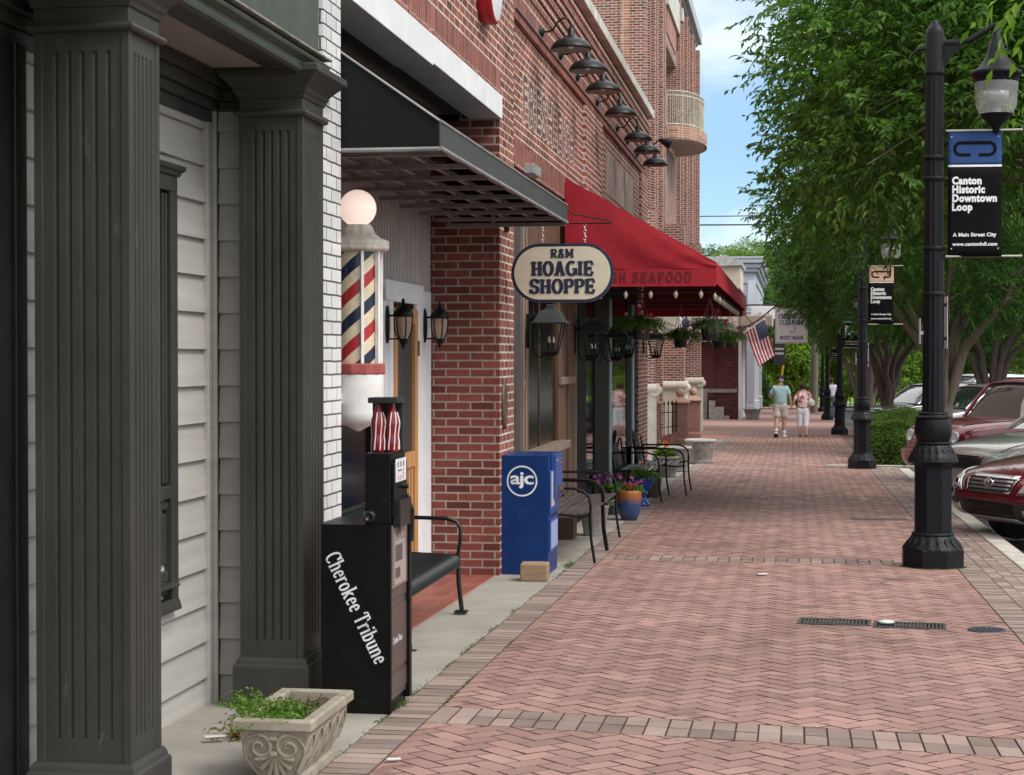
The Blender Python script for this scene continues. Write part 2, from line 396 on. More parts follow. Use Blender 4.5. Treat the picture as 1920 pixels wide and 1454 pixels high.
_TX = {}
def texts(specs):
    """flat sans lettering: evaluate all text curves at once, keep their triangles"""
    obs = []
    for key, (body, off, sp) in specs.items():
        cu = bpy.data.curves.new('t', 'FONT'); cu.body = body; cu.size = 1.0; cu.offset = off; cu.space_character = sp; cu.space_line = 0.86; cu.resolution_u = 3
        o = bpy.data.objects.new('t', cu); COL.objects.link(o); obs.append((key, o, cu))
    dg = bpy.context.evaluated_depsgraph_get(); dg.update()
    for key, o, cu in obs:
        me = o.evaluated_get(dg).to_mesh()
        V = [(v.co.x, v.co.y) for v in me.vertices]; F = [tuple(p.vertices) for p in me.polygons]
        x0 = min(p[0] for p in V); x1 = max(p[0] for p in V); y0 = min(p[1] for p in V); y1 = max(p[1] for p in V)
        _TX[key] = ([((p[0]-x0), (p[1]-y0)) for p in V], F, x1-x0, y1-y0)
        o.evaluated_get(dg).to_mesh_clear()
    for key, o, cu in obs:
        bpy.data.objects.remove(o); bpy.data.curves.remove(cu)
def put_text(mb, key, w, fn, d=0.003, mi=0, h=None):
    """lettering scaled to width w (height follows unless given), lower-left corner at (0, 0)"""
    V, F, W, H = _TX[key]; sx_ = w/W; sy = (h/H) if h else sx_
    mb.add([fn(x*sx_, y*sy, d) for x, y in V], F, mi)
    return H*sy
texts({'ajc': ('ajc', 0.022, 0.92), 'canton': ('Canton\nHistoric\nDowntown\nLoop', 0.055, 1.10), 'main': ('A Main Street City', 0.04, 1.08), 'url': ('www.cantonhdl.com', 0.034, 1.06),
       'freshfish': ('FRESH FISH', 0.0, 1.15), 'freshfish2': ('FRESH FISH', 0.045, 1.15), 'C': ('C', 0.02, 1.0), 'news': ('NEWS', 0.02, 1.0), 'small': ('Cherokee Tribune', 0.01, 1.0)})

# ------------------------------------------------------------------ skinned figures
def skin(nodes, edges, root=0, sub=2):
    """nodes: (x,y,z,rx,ry); returns evaluated mesh (V, F)"""
    me = bpy.data.meshes.new('sk'); me.from_pydata([n[:3] for n in nodes], edges, []); o = bpy.data.objects.new('sk', me); COL.objects.link(o)
    o.modifiers.new('s', 'SKIN'); md = o.modifiers.new('u', 'SUBSURF'); md.levels = sub; md.render_levels = sub
    for i, n in enumerate(nodes):
        sv = me.skin_vertices[0].data[i]; sv.radius = (n[3], n[4]); sv.use_root = (i == root)
    dg = bpy.context.evaluated_depsgraph_get(); dg.update()
    ev = o.evaluated_get(dg).to_mesh()
    V = [tuple(v.co) for v in ev.vertices]; F = [tuple(p.vertices) for p in ev.polygons]
    o.evaluated_get(dg).to_mesh_clear(); bpy.data.objects.remove(o); bpy.data.meshes.remove(me)
    return V, F

# ------------------------------------------------------------------ foliage
def sprays(P, D, L, n, ll, lw, droop=0.5, twist=0.35, fold=0.5):
    """leafy twigs: P origins (N,3), D directions (N,3), L lengths (N,), n leaves each; returns quads"""
    N = len(P); t = np.linspace(0.12, 1.0, n)[None, :, None]
    D = D/np.linalg.norm(D, axis=1, keepdims=True)
    pos = P[:, None, :]+D[:, None, :]*L[:, None, None]*t+np.array([0, 0, -1.0])*(droop*L[:, None, None]*t**2)
    tan = D[:, None, :]+np.array([0, 0, -1.0])*(2*droop*t); tan /= np.linalg.norm(tan, axis=2, keepdims=True)
    up = np.array([0, 0, 1.0]); side = np.cross(tan, up); side /= (np.linalg.norm(side, axis=2, keepdims=True)+1e-6)
    sg = np.where(np.arange(n) % 2 == 0, 1.0, -1.0)[None, :, None]
    ld = tan*0.75+side*sg*0.75+np.array([0, 0, -0.35])+RNG.normal(0, twist, (N, n, 3)); ld /= np.linalg.norm(ld, axis=2, keepdims=True)
    nn = up[None, None, :]+RNG.normal(0, fold, (N, n, 3)); wv = np.cross(ld, nn); wv /= (np.linalg.norm(wv, axis=2, keepdims=True)+1e-6)
    nv = np.cross(wv, ld)
    s = RNG.uniform(0.65, 1.2, (N, n, 1)); l = ll*s; w = lw*s*0.5
    a = pos; b = pos+ld*l*0.42+wv*w+nv*l*0.05; c = pos+ld*l-nv*l*0.1; d = pos+ld*l*0.42-wv*w+nv*l*0.05
    V = np.stack([a, b, c, d], axis=2).reshape(-1, 3); F = np.arange(len(V)).reshape(-1, 4)
    return V, F

def rand_dirs(n):
    v = RNG.normal(0, 1, (n, 3)); return v/np.linalg.norm(v, axis=1, keepdims=True)

def clump_leaves(centers, radii, per, n, ll, lw, sl=0.5, droop=0.5, flat=0.8):
    Vs = []; 
    P = []; D = []
    for c, r in zip(centers, radii):
        k = max(4, int(per*r*r)); d = rand_dirs(k); q = RNG.uniform(0.25, 1.0, (k, 1))**0.45
        P.append(np.array(c)+d*q*r*np.array([1, 1, flat])); dd = d+np.array([0, 0, 0.15])+RNG.normal(0, 0.35, (k, 3)); D.append(dd)
    P = np.vstack(P); D = np.vstack(D)
    return sprays(P, D, RNG.uniform(0.6, 1.2, len(P))*sl, n, ll, lw, droop)

# ================================================================== THE SETTING
XW = -2.37            # street face of the brick row
m_paver = mat('paver', (0.318, 0.190, 0.162), 0.72, var=0.16, scale=1.1, bmp=0.40, bscale=160, island=0.20, spec=0.3, wear=((.16,.098,.082), .57, 1.9), spots=((.12,.085,.075), 5.5, .10))
m_paver_g = mat('paver_grey', (0.27, 0.205, 0.18), 0.85, var=0.14, scale=2.0, bmp=0.35, bscale=160, island=0.3, spec=0.25)
m_band = mat('paver_band', (0.27, 0.20, 0.175), 0.85, var=0.2, scale=3.0, bmp=0.35, bscale=160, island=0.28, spec=0.25)
m_joint = mat('joint_sand', (0.125, 0.080, 0.068), 0.95, var=0.3, scale=20)
m_conc = mat('concrete', (0.36, 0.335, 0.295), 0.9, var=0.22, scale=2.2, bmp=0.4, bscale=120, col2=(0.25, 0.235, 0.205))
m_conc_d = mat('concrete_dark', (0.25, 0.235, 0.2), 0.9, var=0.3, scale=5, bmp=0.5, bscale=90)
m_kerb = mat('kerb_stone', (0.44, 0.41, 0.36), 0.9, var=0.25, scale=5, bmp=0.4, bscale=90)
m_asph = mat('asphalt', (0.055, 0.055, 0.056), 0.9, var=0.3, scale=4, bmp=0.7, bscale=200)

def S(x, y, dz=0.0): return (x, y, gz(y)+dz)

# terrain: one sheet out to the horizon, following the slope of the street, rising to hills far away
def terrain():
    xs = [-900,-300,-120,-60,-30,-14,-6,-2,0,2,6,14,30,60,120,300,900]; ys = [-60,-20,0,10,20,40,60,80,100,125,150,180,230,320,500,900,1600]
    V = []
    for y in ys:
        for x in xs:
            h = gz(y)-0.25
            if y > 180: h += min(60, (y-180)*0.11)*(0.6+0.4*math.sin(x*0.012+1.0))
            V.append((x, y, h))
    n = len(xs); F = [(i*n+j, i*n+j+1, (i+1)*n+j+1, (i+1)*n+j) for i in range(len(ys)-1) for j in range(n-1)]
    me = bpy.data.meshes.new('ground'); me.from_pydata(V, [], F); me.materials.append(mat('grass_ground', (0.10, 0.16, 0.035), 0.95, var=0.4, scale=0.6, col2=(0.06, 0.10, 0.025)))
    tag(link('ground', me), kind='structure')
terrain()

def clip(poly, a, b, c):           # keep a*x+b*y+c >= 0
    out = []
    for i, p in enumerate(poly):
        q = poly[(i+1) % len(poly)]; dp = a*p[0]+b*p[1]+c; dq = a*q[0]+b*q[1]+c
        if dp >= 0: out.append(p)
        if (dp >= 0) != (dq >= 0):
            t = dp/(dp-dq); out.append((p[0]+(q[0]-p[0])*t, p[1]+(q[1]-p[1])*t))
    return out

class Pav:
    def __init__(s): s.v = []; s.f = []; s.m = []
    def add(s, poly, inset=0.0016, jit=0.0010):
        if len(poly) < 3: return
        ar = 0.5*sum(poly[i][0]*poly[(i+1)%len(poly)][1]-poly[(i+1)%len(poly)][0]*poly[i][1] for i in range(len(poly)))
        if abs(ar) < 0.0006: return
        cx = sum(p[0] for p in poly)/len(poly); cy = sum(p[1] for p in poly)/len(poly); n = len(poly); k = len(s.v)
        zj = random.uniform(-jit, jit); tx = random.uniform(-.010, .010); ty = random.uniform(-.014, .014)
        for p in poly:
            dx, dy = cx-p[0], cy-p[1]; l = math.hypot(dx, dy)+1e-9; q = (p[0]+dx/l*inset*1.3, p[1]+dy/l*inset*1.3)
            s.v.append((q[0], q[1], gz(q[1])+zj+(q[0]-cx)*tx+(q[1]-cy)*ty))
        for p in poly: s.v.append((p[0], p[1], gz(p[1])-0.012))
        s.f.append(tuple(range(k, k+n)) if ar > 0 else tuple(range(k+n-1, k-1, -1))); s.m += [0]+[1]*n
        for i in range(n): s.f.append((k+i, k+n+i, k+n+(i+1)%n, k+(i+1)%n) if ar > 0 else (k+(i+1)%n, k+n+(i+1)%n, k+n+i, k+i))
    def build(s, name, m):
        me = bpy.data.meshes.new(name); me.from_pydata(s.v, [], s.f); me.materials.append(m); me.materials.append(m_joint); me.polygons.foreach_set('material_index', s.m); me.update()
        return tag(link(name, me), kind='structure')

XL, XR = -1.69, 1.385
BANDS = [(8.45, -0.14), (16.35, -0.03), (25.1, -0.02), (34.4, 0.0), (43.4, 0.0)]   # y at the left edge, slope
YD = 56.0
def herring():
    P = Pav(); u = 0.1016; g = 0.0036; c = s_ = math.sqrt(.5)
    B = [(y0, k) for y0, k in BANDS]
    N = int((YD+4)/u/0.7)+10
    for j in range(-60, N):
        for i in range(-60, N):
            mm = (i-j) % 4
            if mm == 0: q = [(i*u+g, j*u+g), ((i+2)*u-g, j*u+g), ((i+2)*u-g, (j+1)*u-g), (i*u+g, (j+1)*u-g)]
            elif mm == 3: q = [(i*u+g, j*u+g), ((i+1)*u-g, j*u+g), ((i+1)*u-g, (j+2)*u-g), (i*u+g, (j+2)*u-g)]
            else: continue
            q = [((p[0]-p[1])*c+0.03, (p[0]+p[1])*s_+3.0) for p in q]
            cx = sum(p[0] for p in q)/4; cy = sum(p[1] for p in q)/4
            if not (XL-.12 < cx < XR+.12 and 3.2 < cy < YD): continue
            q = clip(clip(q, 1, 0, -XL-g), -1, 0, XR-g)
            if len(q) < 3: continue
            done = False
            for y0, k in B:
                if abs(cy-(y0+k*(cx-XL))) < 0.5:
                    lo = clip(q, k, -1, y0-k*XL-0.205-g); hi = clip(q, -k, 1, -y0+k*XL-0.205-g)
                    P.add(lo); P.add(hi); done = True; break
            if not done: P.add(q)
    P.build('sidewalk', m_paver)
herring()
def bands():
    P = Pav()
    for y0, k in BANDS:
        x = XL
        while x < XR-0.02:
            for r in (0, 1):
                a = y0+(r-1)*0.205; xa, xb = x+.0025, min(x+0.1, XR)-.0025
                if xb-xa < .02: continue
                P.add([(xa, a+.0025+k*(xa-XL)), (xb, a+.0025+k*(xb-XL)), (xb, a+.2025+k*(xb-XL)), (xa, a+.2025+k*(xa-XL))])
            x += 0.1025
    P.build('sidewalk_band', m_band)
    P = Pav(); y = 3.2
    while y < 60:
        P.add([(-1.893, y+.003), (XL-.003, y+.003), (XL-.003, y+.0995), (-1.893, y+.0995)])
        y += 0.1025
    # street side: a soldier course, two runs lengthwise, another soldier course
    y = 3.2
    while y < 60:
        if y < 34.6: P.add([(XR+.003, y+.003), (XR+.2, y+.003), (XR+.2, y+.0995), (XR+.003, y+.0995)])
        if y < 34.6: P.add([(XR+.405, y+.003), (XR+.53, y+.003), (XR+.53, y+.0995), (XR+.405, y+.0995)])
        y += 0.1025
    y = 3.2
    while y < 34.5:
        for a in (0.204, 0.3045): P.add([(XR+a, y+.003), (XR+a+.0975, y+.003), (XR+a+.0975, y+.2), (XR+a, y+.2)])
        y += 0.203
    P.build('sidewalk_edge', m_paver_g)
bands()

def sheet(name, x0, x1, ys, dz, m, kind='structure'):
    V = []; F = []
    for i, y in enumerate(ys):
        V += [S(x0, y, dz), S(x1, y, dz)]
        if i: F.append((2*i-2, 2*i-1, 2*i+1, 2*i))
    me = bpy.data.meshes.new(name); me.from_pydata(V, [], F); me.materials.append(m); return tag(link(name, me), kind=kind)
sheet('sidewalk_base', -1.893, 1.93, [2, 20, 40, 60.0], -0.0105, m_joint)
sheet('far_sidewalk', -4.4, 1.93, [55.9, 80, 110, 128], 0.0005, mat('paver_far', (0.31, 0.185, 0.158), 0.75, var=0.15, scale=1.5, bmp=0.2, bscale=30))
sheet('pavement_far_left', -9.0, -1.893, [52.0, 57, 90.0], -0.004, mat('paver_far2', (0.36, 0.165, 0.13), 0.9, var=0.15, scale=1.5))
sheet('road', 2.13, 30, [-10, 20, 60, 100, 140], -0.14, m_asph)
sheet('cross_street', -40, 30, [128.5, 132, 138], -0.02, mat('asphalt_pale', (0.22, 0.21, 0.2), 0.9, var=0.2, scale=2))
# concrete apron along the shop fronts, in slabs
def apron():
    mb = MB(); y = 2.0
    for L in (2.6, 1.95, 1.5, 3.2, 2.9, 3.0, 3.0, 3.1, 3.0, 3.0, 3.0, 3.0):
        a, b = y+.006, y+L-.006; x0 = -3.0
        mb.add([S(x0,a,0), S(-1.905,a,0), S(-1.905,b,0), S(x0,b,0), S(x0,a,-.06), S(-1.905,a,-.06), S(-1.905,b,-.06), S(x0,b,-.06)],
               [(0,1,2,3),(0,4,5,1),(1,5,6,2),(2,6,7,3),(3,7,4,0)])
        y += L
    tag(mb.build('concrete_apron', m_conc, bevel=.004), kind='structure')
    mb = MB(); mb.box(-3.0, -1.893, 2, 36.5, -0.9, -0.6)
apron()
sheet('apron_base', -3.2, -1.893, [2, 20, 36.2], -0.03, m_conc_d)
sheet('patio', -6.0, -1.893, [36.2, 45, 52], -0.01, m_paver_g)
def kerb():
    mb = MB(); y = -2.0
    while y < 34.4:
        a, b = y+.004, min(y+2.4, 34.4)-.004
        p = [(1.93, 0.0), (2.12, -0.004), (2.135, -0.02), (2.14, -0.16), (1.93, -0.16)]
        vs = [S(x,a,z+.002) for x, z in p]+[S(x,b,z+.002) for x, z in p]; n = 5
        mb.add(vs, [(i,(i+1)%n,n+(i+1)%n,n+i) for i in range(n)]+[tuple(range(n-1,-1,-1)), tuple(range(n,2*n))]); y += 2.4
    # the planting bed that bulges into the parking lane
    for (xa,ya),(xb,yb) in (((0.62,34.85),(2.05,34.85)), ((2.05,34.85),(2.75,33.6)), ((2.75,33.6),(5.6,36.5))):
        d = Vector((xb-xa, yb-ya, 0)).normalized(); n = Vector((-d.y, d.x, 0))*0.16
        q = [(xa,ya),(xb,yb),(xb+n.x,yb+n.y),(xa+n.x,ya+n.y)]
        mb.add([S(x,y,.03) for x,y in q]+[S(x,y,-.2) for x,y in q], [(0,1,2,3),(4,7,6,5),(0,4,5,1),(1,5,6,2),(2,6,7,3),(3,7,4,0)])
    tag(mb.build('kerb', m_kerb, bevel=.012), kind='structure')
kerb()
def bed():
    q = [(1.42,35.0),(2.05,35.0),(2.75,33.8),(5.5,36.6),(5.5,62),(1.95,62)]
    me = bpy.data.meshes.new('planting_bed'); me.from_pydata([S(x,y,.0) for x,y in q], [], [tuple(range(6))]); me.materials.append(mat('mulch', (0.09,0.06,0.04), 0.95, var=0.4, scale=15, bmp=0.6, bscale=60))
    tag(link('planting_bed', me), kind='structure')
bed()
# red quarry-tile porch of the barber shop
def porch():
    mb = MB(); x = -2.94
    for i, w in enumerate((0.14, 0.14, 0.14, 0.117)):
        y = 9.22
        while y < 14.57:
            b = min(y+0.3, 14.585)
            q = [(x+.003,y+.003),(x+w-.003,y+.003),(x+w-.003,b-.003),(x+.003,b-.003)]
            mb.add([S(px,py,.006) for px,py in q]+[S(px,py,-.02) for px,py in q], [(0,1,2,3),(0,4,5,1),(1,5,6,2),(2,6,7,3),(3,7,4,0)]); y += 0.3
        x += w
    tag(mb.build('tile_floor', mat('quarry_tile', (0.25,0.075,0.055), 0.5, var=0.15, scale=4, island=0.12, bmp=.1, bscale=50), bevel=.002), kind='structure')
    sheet('tile_grout', -2.95, -2.395, [9.2, 12, 14.59], .003, mat('grout', (0.42,0.27,0.2), 0.9))
porch()

# ------------------------------------------------------------------ green storefront (nearest building)
m_green = mat('green_paint', (0.039, 0.0380, 0.0335), 0.52, var=0.2, scale=3.5, bmp=0.16, bscale=34, spec=0.35, stretch=(1,1,.45), wear=((.10,.10,.09), .63, 11, (1,1,.3)))
m_green2 = mat('green_paint_weathered', (0.066, 0.08, 0.064), 0.6, var=0.35, scale=5, col2=(0.04, 0.05, 0.04), bmp=.2, bscale=60)
m_edge = mat('worn_edge', (0.30, 0.29, 0.25), 0.7, var=0.5, scale=14, col2=(0.10,0.10,0.085))
m_siding = mat('siding_paint', (0.40, 0.385, 0.355), 0.7, var=0.10, scale=2, wear=((.27,.255,.23), .63, 5, (1,1,.35)), bmp=0.35, bscale=22, stretch=(4, 0.5, 9))
m_glass = glass_mat('dark_glass', (.010,.011,.012), .03, .8)
m_black = mat('black_gloss', (0.004, 0.004, 0.0045), 0.4, var=0.3, scale=4, spec=.2)
def fluted(mb, x0, x1, y0, y1, z0, z1, depth=.011, fw=.021, nfl=5, ins=.055, bead=.028):
    def side(L, n):
        pts = [(0, 0), (bead, 0), (bead+.003, .006), (bead+.006, .006)]   # corner bead, then the panel set 6 mm back
        a, b = ins, L-ins
        for k in range(n):
            c = a+(b-a)*(k+.5)/n
            for q in range(6):
                t = math.pi*q/5; pts.append((c-fw/2*math.cos(t), .006+depth*math.sin(t)))
        pts += [(L-bead-.006, .006), (L-bead-.003, .006), (L-bead, 0)]
        return pts
    def ring(with_fl):
        out = []
        for (L, fn) in ((x1-x0, lambda u, d: (x0+u, y0+d)), (y1-y0, lambda u, d: (x1-d, y0+u)), (x1-x0, lambda u, d: (x1-u, y1-d)), (y1-y0, lambda u, d: (x0+d, y1-u))):
            for u, d in side(L, nfl): out.append(fn(u, d if with_fl or d <= .006 else .006))
        return out
    rp, rf = ring(False), ring(True)
    for r, a, b in ((rp, z0, z0+.10), (rf, z0+.10, z1-.07), (rp, z1-.07, z1)):
        mb.prism(r, lambda u, v, d: (u, v, d), a, b)
def green_store():
    t = thing('green_storefront', 'dark green painted storefront with fluted square pilasters and pale grey lap siding', 'building', (-2.6, 7.4, gz(7.4)))
    W = dict(parent=t, world=True)
    for (x0, x1, y0, y1) in ((-2.685, -2.33, 6.155, 6.47), (-2.645, -2.33, 8.455, 8.84)):
        zb = gz(y0); c = MB(); fluted(c, x0, x1, y0, y1, 0.11, 2.735)
        c = c.build('column', m_green, fix=True, weld=True, **W)
        def sub(name, prof, m=m_green, bev=.002):
            b = MB(); b.rlathe(x0, x1, y0, y1, prof); b.v = [tuple(Vector(p)-Vector(t.location)) for p in b.v]; b.build(name, m, c, bevel=bev)
        sub('plinth', [(.03, zb-.03), (.03, .075), (.028, .085), (.02, .092), (.016, .108), (.008, .122), (.0, .124)])
        sub('collar', [(-.005,2.732),(.014,2.734),(.022,2.742),(.024,2.75),(.02,2.758),(.012,2.764),(-.005,2.768)])
        sub('neck', [(.0, 2.76), (.0, 2.84)])
        sub('capital', [(-.01,2.815),(.008,2.82),(.012,2.838),(.022,2.85),(.026,2.868),(.042,2.885),(.062,2.905),(.078,2.92),(.082,2.932),(.10,2.935),(.10,2.965),(.09,2.972),(-.02,2.975)])
    # lap siding: side wall and return wall
    def laps(name, fn, L0, L1):
        b = MB()
        for k in range(-4, 16):
            zt = 2.517-.1785*k+.18; zl = zt-.19
            if zl < -0.2 or zl > 3.0: continue
            p = [(-.006, zt), (.018, zl), (.010, zl-.004), (-.016, zl+.012), (-.016, zt)]
            vs = [fn(L0, d, z) for d, z in p]+[fn(L1, d, z) for d, z in p]; n = 5
            b.add(vs, [(i,(i+1)%n,n+(i+1)%n,n+i) for i in range(n)]+[tuple(range(n)), tuple(range(2*n-1,n-1,-1))])
        return b.build(name, m_siding, **W)
    laps('siding_wall', lambda s, d, z: (-2.85+d, s, z), 4.6, 8.6)
    laps('siding_wall', lambda s, d, z: (s, 8.625-d, z), -2.80, -2.36)
    b = MB(); b.box(-2.853, -2.822, 8.52, 8.60, -.15, 2.9); b.box(-2.822, -2.80, 8.578, 8.60, -.15, 2.9); b.build('corner_trim', m_siding, bevel=.004, **W)
    b = MB(); b.box(-3.3, -2.87, 4.6, 8.84, -.2, 4.6); b.box(-2.87, -2.35, 8.645, 8.84, -.2, 2.9); b.build('wall', m_green2, **W)
    # soffit and crown moulding
    b = MB(); b.box(-2.86, -2.36, 4.4, 8.8, 2.955, 2.985); b.build('soffit', mat('soffit_paint', (0.27,0.245,0.225), .7, var=.08), **W)
    b = MB()
    for (o, z0, z1) in ((.02, 2.72, 2.78), (.045, 2.78, 2.83), (.075, 2.83, 2.89), (.10, 2.89, 2.953)):
        b.box(-2.85, -2.84+o, 4.4, 8.66-o, z0, z1); b.box(-2.84+o, -2.40, 8.645-o, 8.67, z0, z1)
    b.build('crown_moulding', m_green, bevel=.006, **W)
    # beam over the columns, with its ledge, and the tall fascia above
    b = MB(); b.box(-2.47, -2.335, 4.2, 8.83, 2.94, 3.0); b.build('beam', m_green, **W)
    b = MB(); p = [(-2.35,2.935),(-2.325,2.928),(-2.305,2.935),(-2.30,2.95),(-2.315,2.958),(-2.318,2.985),(-2.30,2.995),(-2.285,3.0),(-2.28,3.012),(-2.30,3.03),(-2.35,3.04)]
    b.prism(p, lambda u, v, d: (u, d, v), 4.2, 8.80); b.build('beam_moulding', [m_green2], **W)
    b = MB(); b.box(-2.345, -2.272, 4.2, 8.805, 3.041, 3.052); b.build('ledge', m_edge, bevel=.003, **W)
    b = MB(); b.box(-2.46, -2.338, 4.2, 8.79, 3.0, 4.6); b.build('fascia', m_green2, **W)
    # framed panel unit on the side wall
    w = MB(); X = -2.832
    w.box(X-.01, X+.03, 7.0, 8.02, 2.33, 2.40); w.box(X-.01, X+.03, 7.93, 8.02, .47, 2.33); w.box(X-.01, X+.03, 7.0, 7.08, .47, 2.33); w.box(X-.01, X+.028, 7.08, 7.93, .93, .99)
    w.rlathe(X-.01, X+.03, 7.0, 8.02, [(0,2.40),(.012,2.405),(.016,2.42),(.03,2.43),(.034,2.45),(0,2.455)]); w.rlathe(X-.01, X+.03, 7.0, 8.02, [(0,.41),(.012,.415),(.008,.44),(.0,.47)])
    f = w.build('window_frame', m_green, bevel=.004, **W)
    g = MB(); g.box(X-.012, X+.004, 7.08, 7.93, .99, 2.33)
    g.v = [tuple(Vector(p)-Vector(t.location)) for p in g.v]; g.build('pane', m_glass, f)
    g = MB(); g.rlathe(X-.012, X+.006, 7.14, 7.88, [(.06,.53),(.06,.545)], M=None)
    for zz0, zz1 in ((.49,.53),(.55,.60),(.63,.86),(.88,.92)): g.box(X-.012, X+.012 if zz1-zz0 < .1 else X+.004, 7.08, 7.93, zz0, zz1)
    g.v = [tuple(Vector(p)-Vector(t.location)) for p in g.v]; g.build('panel', m_green, f, bevel=.006)
    g = MB()
    for yy in (7.86, 7.90): g.box(X-.012, X+.014, yy, yy+.02, 1.0, 2.32)
    g.v = [tuple(Vector(p)-Vector(t.location)) for p in g.v]; g.build('muntin', m_green, f, bevel=.003)
    d = MB(); d.box(-2.84, -2.79, 6.24, 6.335, -.1, 2.72); d.box(-2.84, -2.80, 5.0, 6.24, -.1, 2.72); d.build('door', mat('door_black', (.012,.012,.013), .45), bevel=.004, **W)
green_store()

# ------------------------------------------------------------------ brick shop row: barber bay, sandwich shop and fish market
BR1, BR2, MORT = (0.305, 0.094, 0.060), (0.225, 0.064, 0.045), (0.60, 0.53, 0.47)
m_brick = brick_mat('red_brick', BR1, BR2, MORT, ms=.0085, stain=.42, shift=(0, .02, 0))
m_brick_shade = brick_mat('red_brick_shaded', (0.20,0.052,0.038), (0.15,0.04,0.03), (0.32,0.26,0.225), ms=.0075, stain=.2, shift=(.02, .02, 0))  # darker copy of the red brick, with the shade under the awning in its colour
m_sold = brick_mat('soldier_brick', (0.27,0.088,0.066), (0.20,0.06,0.047), (0.42,0.27,0.22), bw=.0677, rh=.5, ms=.006, off=0.0)
m_glaz = brick_mat('white_glazed_brick', (0.80,0.80,0.80), (0.72,0.72,0.735), (0.10,0.09,0.085), ms=.005, rough=.15, pervar=.05, fine=.15, stain=.04, bstr=.6, spec=.6, shift=(.06,.01,0))
m_white = mat('white_paint', (0.74,0.74,0.76), .55, var=.06, scale=5, bmp=.05, bscale=40)
m_lintel = mat('lintel_white', (0.72,0.73,0.74), .6, var=.10, scale=3)
m_dark = mat('dark_interior', (0.012,0.012,0.012), .8)
m_wood = mat('old_wood', (0.105,0.056,0.033), .75, var=.35, scale=3.0, col2=(.035,.022,.017), bmp=.5, bscale=26, stretch=(5,5,.35))
m_wood_p = mat('pale_wood', (0.27,0.20,0.155), .75, var=.3, scale=3.0, col2=(.12,.085,.065), bmp=.4, bscale=30, stretch=(5,5,.35))
m_pine = mat('pine_door', (0.52,0.25,0.09), .5, var=.2, scale=3, bmp=.1, stretch=(6,6,.5))
m_stone = mat('coping_stone', (0.62,0.61,0.56), .85, var=.25, scale=3, bmp=.4, bscale=50)
def brick_row():
    t = thing('brick_shop_row', 'long low red brick shop row with white lintel, brick lettering panels and stone coping', 'building', (-3.2, 18.0, gz(18)))
    W = dict(parent=t, world=True)
    T = Vector(t.location)
    def sub(mb, name, m, par, bevel=0.0):
        mb.v = [tuple(Vector(p)-T) for p in mb.v]; return mb.build(name, m, par, bevel=bevel)
    # glazed white pier beside the green store
    b = MB(); b.box(-2.75, -2.33, 8.845, 9.20, -.2, 5.0); b.build('glazed_pier', m_glaz, **W)
    # upper wall: pilasters with recessed lettering panels between
    b = MB()
    b.box(-2.7, XW, 9.202, 14.6, 3.905, 5.46)
    b.box(-2.7, XW, 14.6, 15.36, -.3, 5.46)            # corner pier
    b.box(-2.7, XW, 20.77, 22.65, 3.2, 4.48); b.box(-2.7, XW-.035, 15.36, 20.77, 3.425, 4.48); b.box(-2.7, XW-.035, 22.65, 28.52, 3.2, 4.48)
    b.box(-2.7, XW, 28.52, 29.75, 3.2, 4.48); b.box(-2.7, XW, 27.97, 29.75, -.6, 3.2); b.box(-2.7, XW-.03, 29.70, 29.76, -.6, 3.2)
    b.box(-2.7, XW-.04, 18.81, 27.97, 3.0, 3.2)
    b.box(-2.7, XW-.0, 15.36, 29.75, 4.70, 5.46)
    b.build('wall', m_brick, **W)
    b = MB()
    for k, z in enumerate((4.80, 4.90, 5.00, 5.10, 5.20, 5.29)): b.box(XW+.001, XW+.018+.006*k, 15.37, 29.74, z, z+.062)
    b.build('corbel_course', m_brick, **W)
    b = MB(); b.box(-2.7, XW+.003, 15.36, 29.752, 4.482, 4.698); b.box(-2.69, XW+.002, 9.205, 14.65, 3.702, 3.904); b.box(-2.69, XW+.004, 15.36, 18.81, 3.215, 3.424)
    b.build('soldier_course', m_sold, **W)
    b = MB(); y = 9.2
    while y < 29.8: b.box(-2.85, XW+.10, y+.004, min(y+2.2, 29.83)-.004, 5.462, 5.60); y += 2.2
    b.build('coping', m_stone, bevel=.012, **W)
    b = MB(); b.box(-12, -2.75, 9.2, 29.7, 5.2, 5.3); b.build('roof', m_conc_d, **W)
    b = MB(); b.box(-12, -4.9, 9.2, 29.6, -.4, 5.2); b.box(-12, -2.71, 29.64, 29.74, -.6, 5.4); b.build('rear_wall', m_brick, **W)
    # return wall and lintel of the barber bay
    b = MB(); b.box(-3.6, XW-.001, 14.59, 14.75, -.3, 3.5); b.build('return_wall', m_brick_shade, **W)
    b = MB(); b.box(-2.62, XW+.012, 9.205, 11.8, 3.50, 3.70); b.box(-2.62, XW+.016, 11.8, 14.64, 3.512, 3.70); b.build('lintel', m_lintel, bevel=.004, **W)
    b = MB(); b.box(-3.1, -2.62, 9.205, 14.58, 3.55, 3.62); b.build('bay_ceiling', mat('bay_ceiling', (.12,.12,.115), .8), **W)
    b = MB()
    b.box(-3.1, -2.955, 9.205, 14.59, 2.1, 3.6)
    y = 9.3
    while y < 14.55: b.box(-2.955, -2.938, y, y+.075, 2.08, 3.5); y += .1
    b.build('beadboard_wall', mat('beadboard', (0.40,0.37,0.37), .7, var=.12, scale=3), bevel=.006, **W)
    b = MB()
    b.box(-2.96, -2.935, 12.86, 13.0, -.16, 2.1); b.box(-2.955, -2.925, 13.0, 13.125, -.16, 2.0); b.box(-2.955, -2.925, 13.97, 14.13, -.2, 2.0); b.box(-2.96, -2.935, 14.13, 14.58, -.2, 2.1)
    b.box(-2.95, -2.92, 12.86, 14.2, 1.985, 2.14); b.build('door_trim', m_white, bevel=.004, **W)
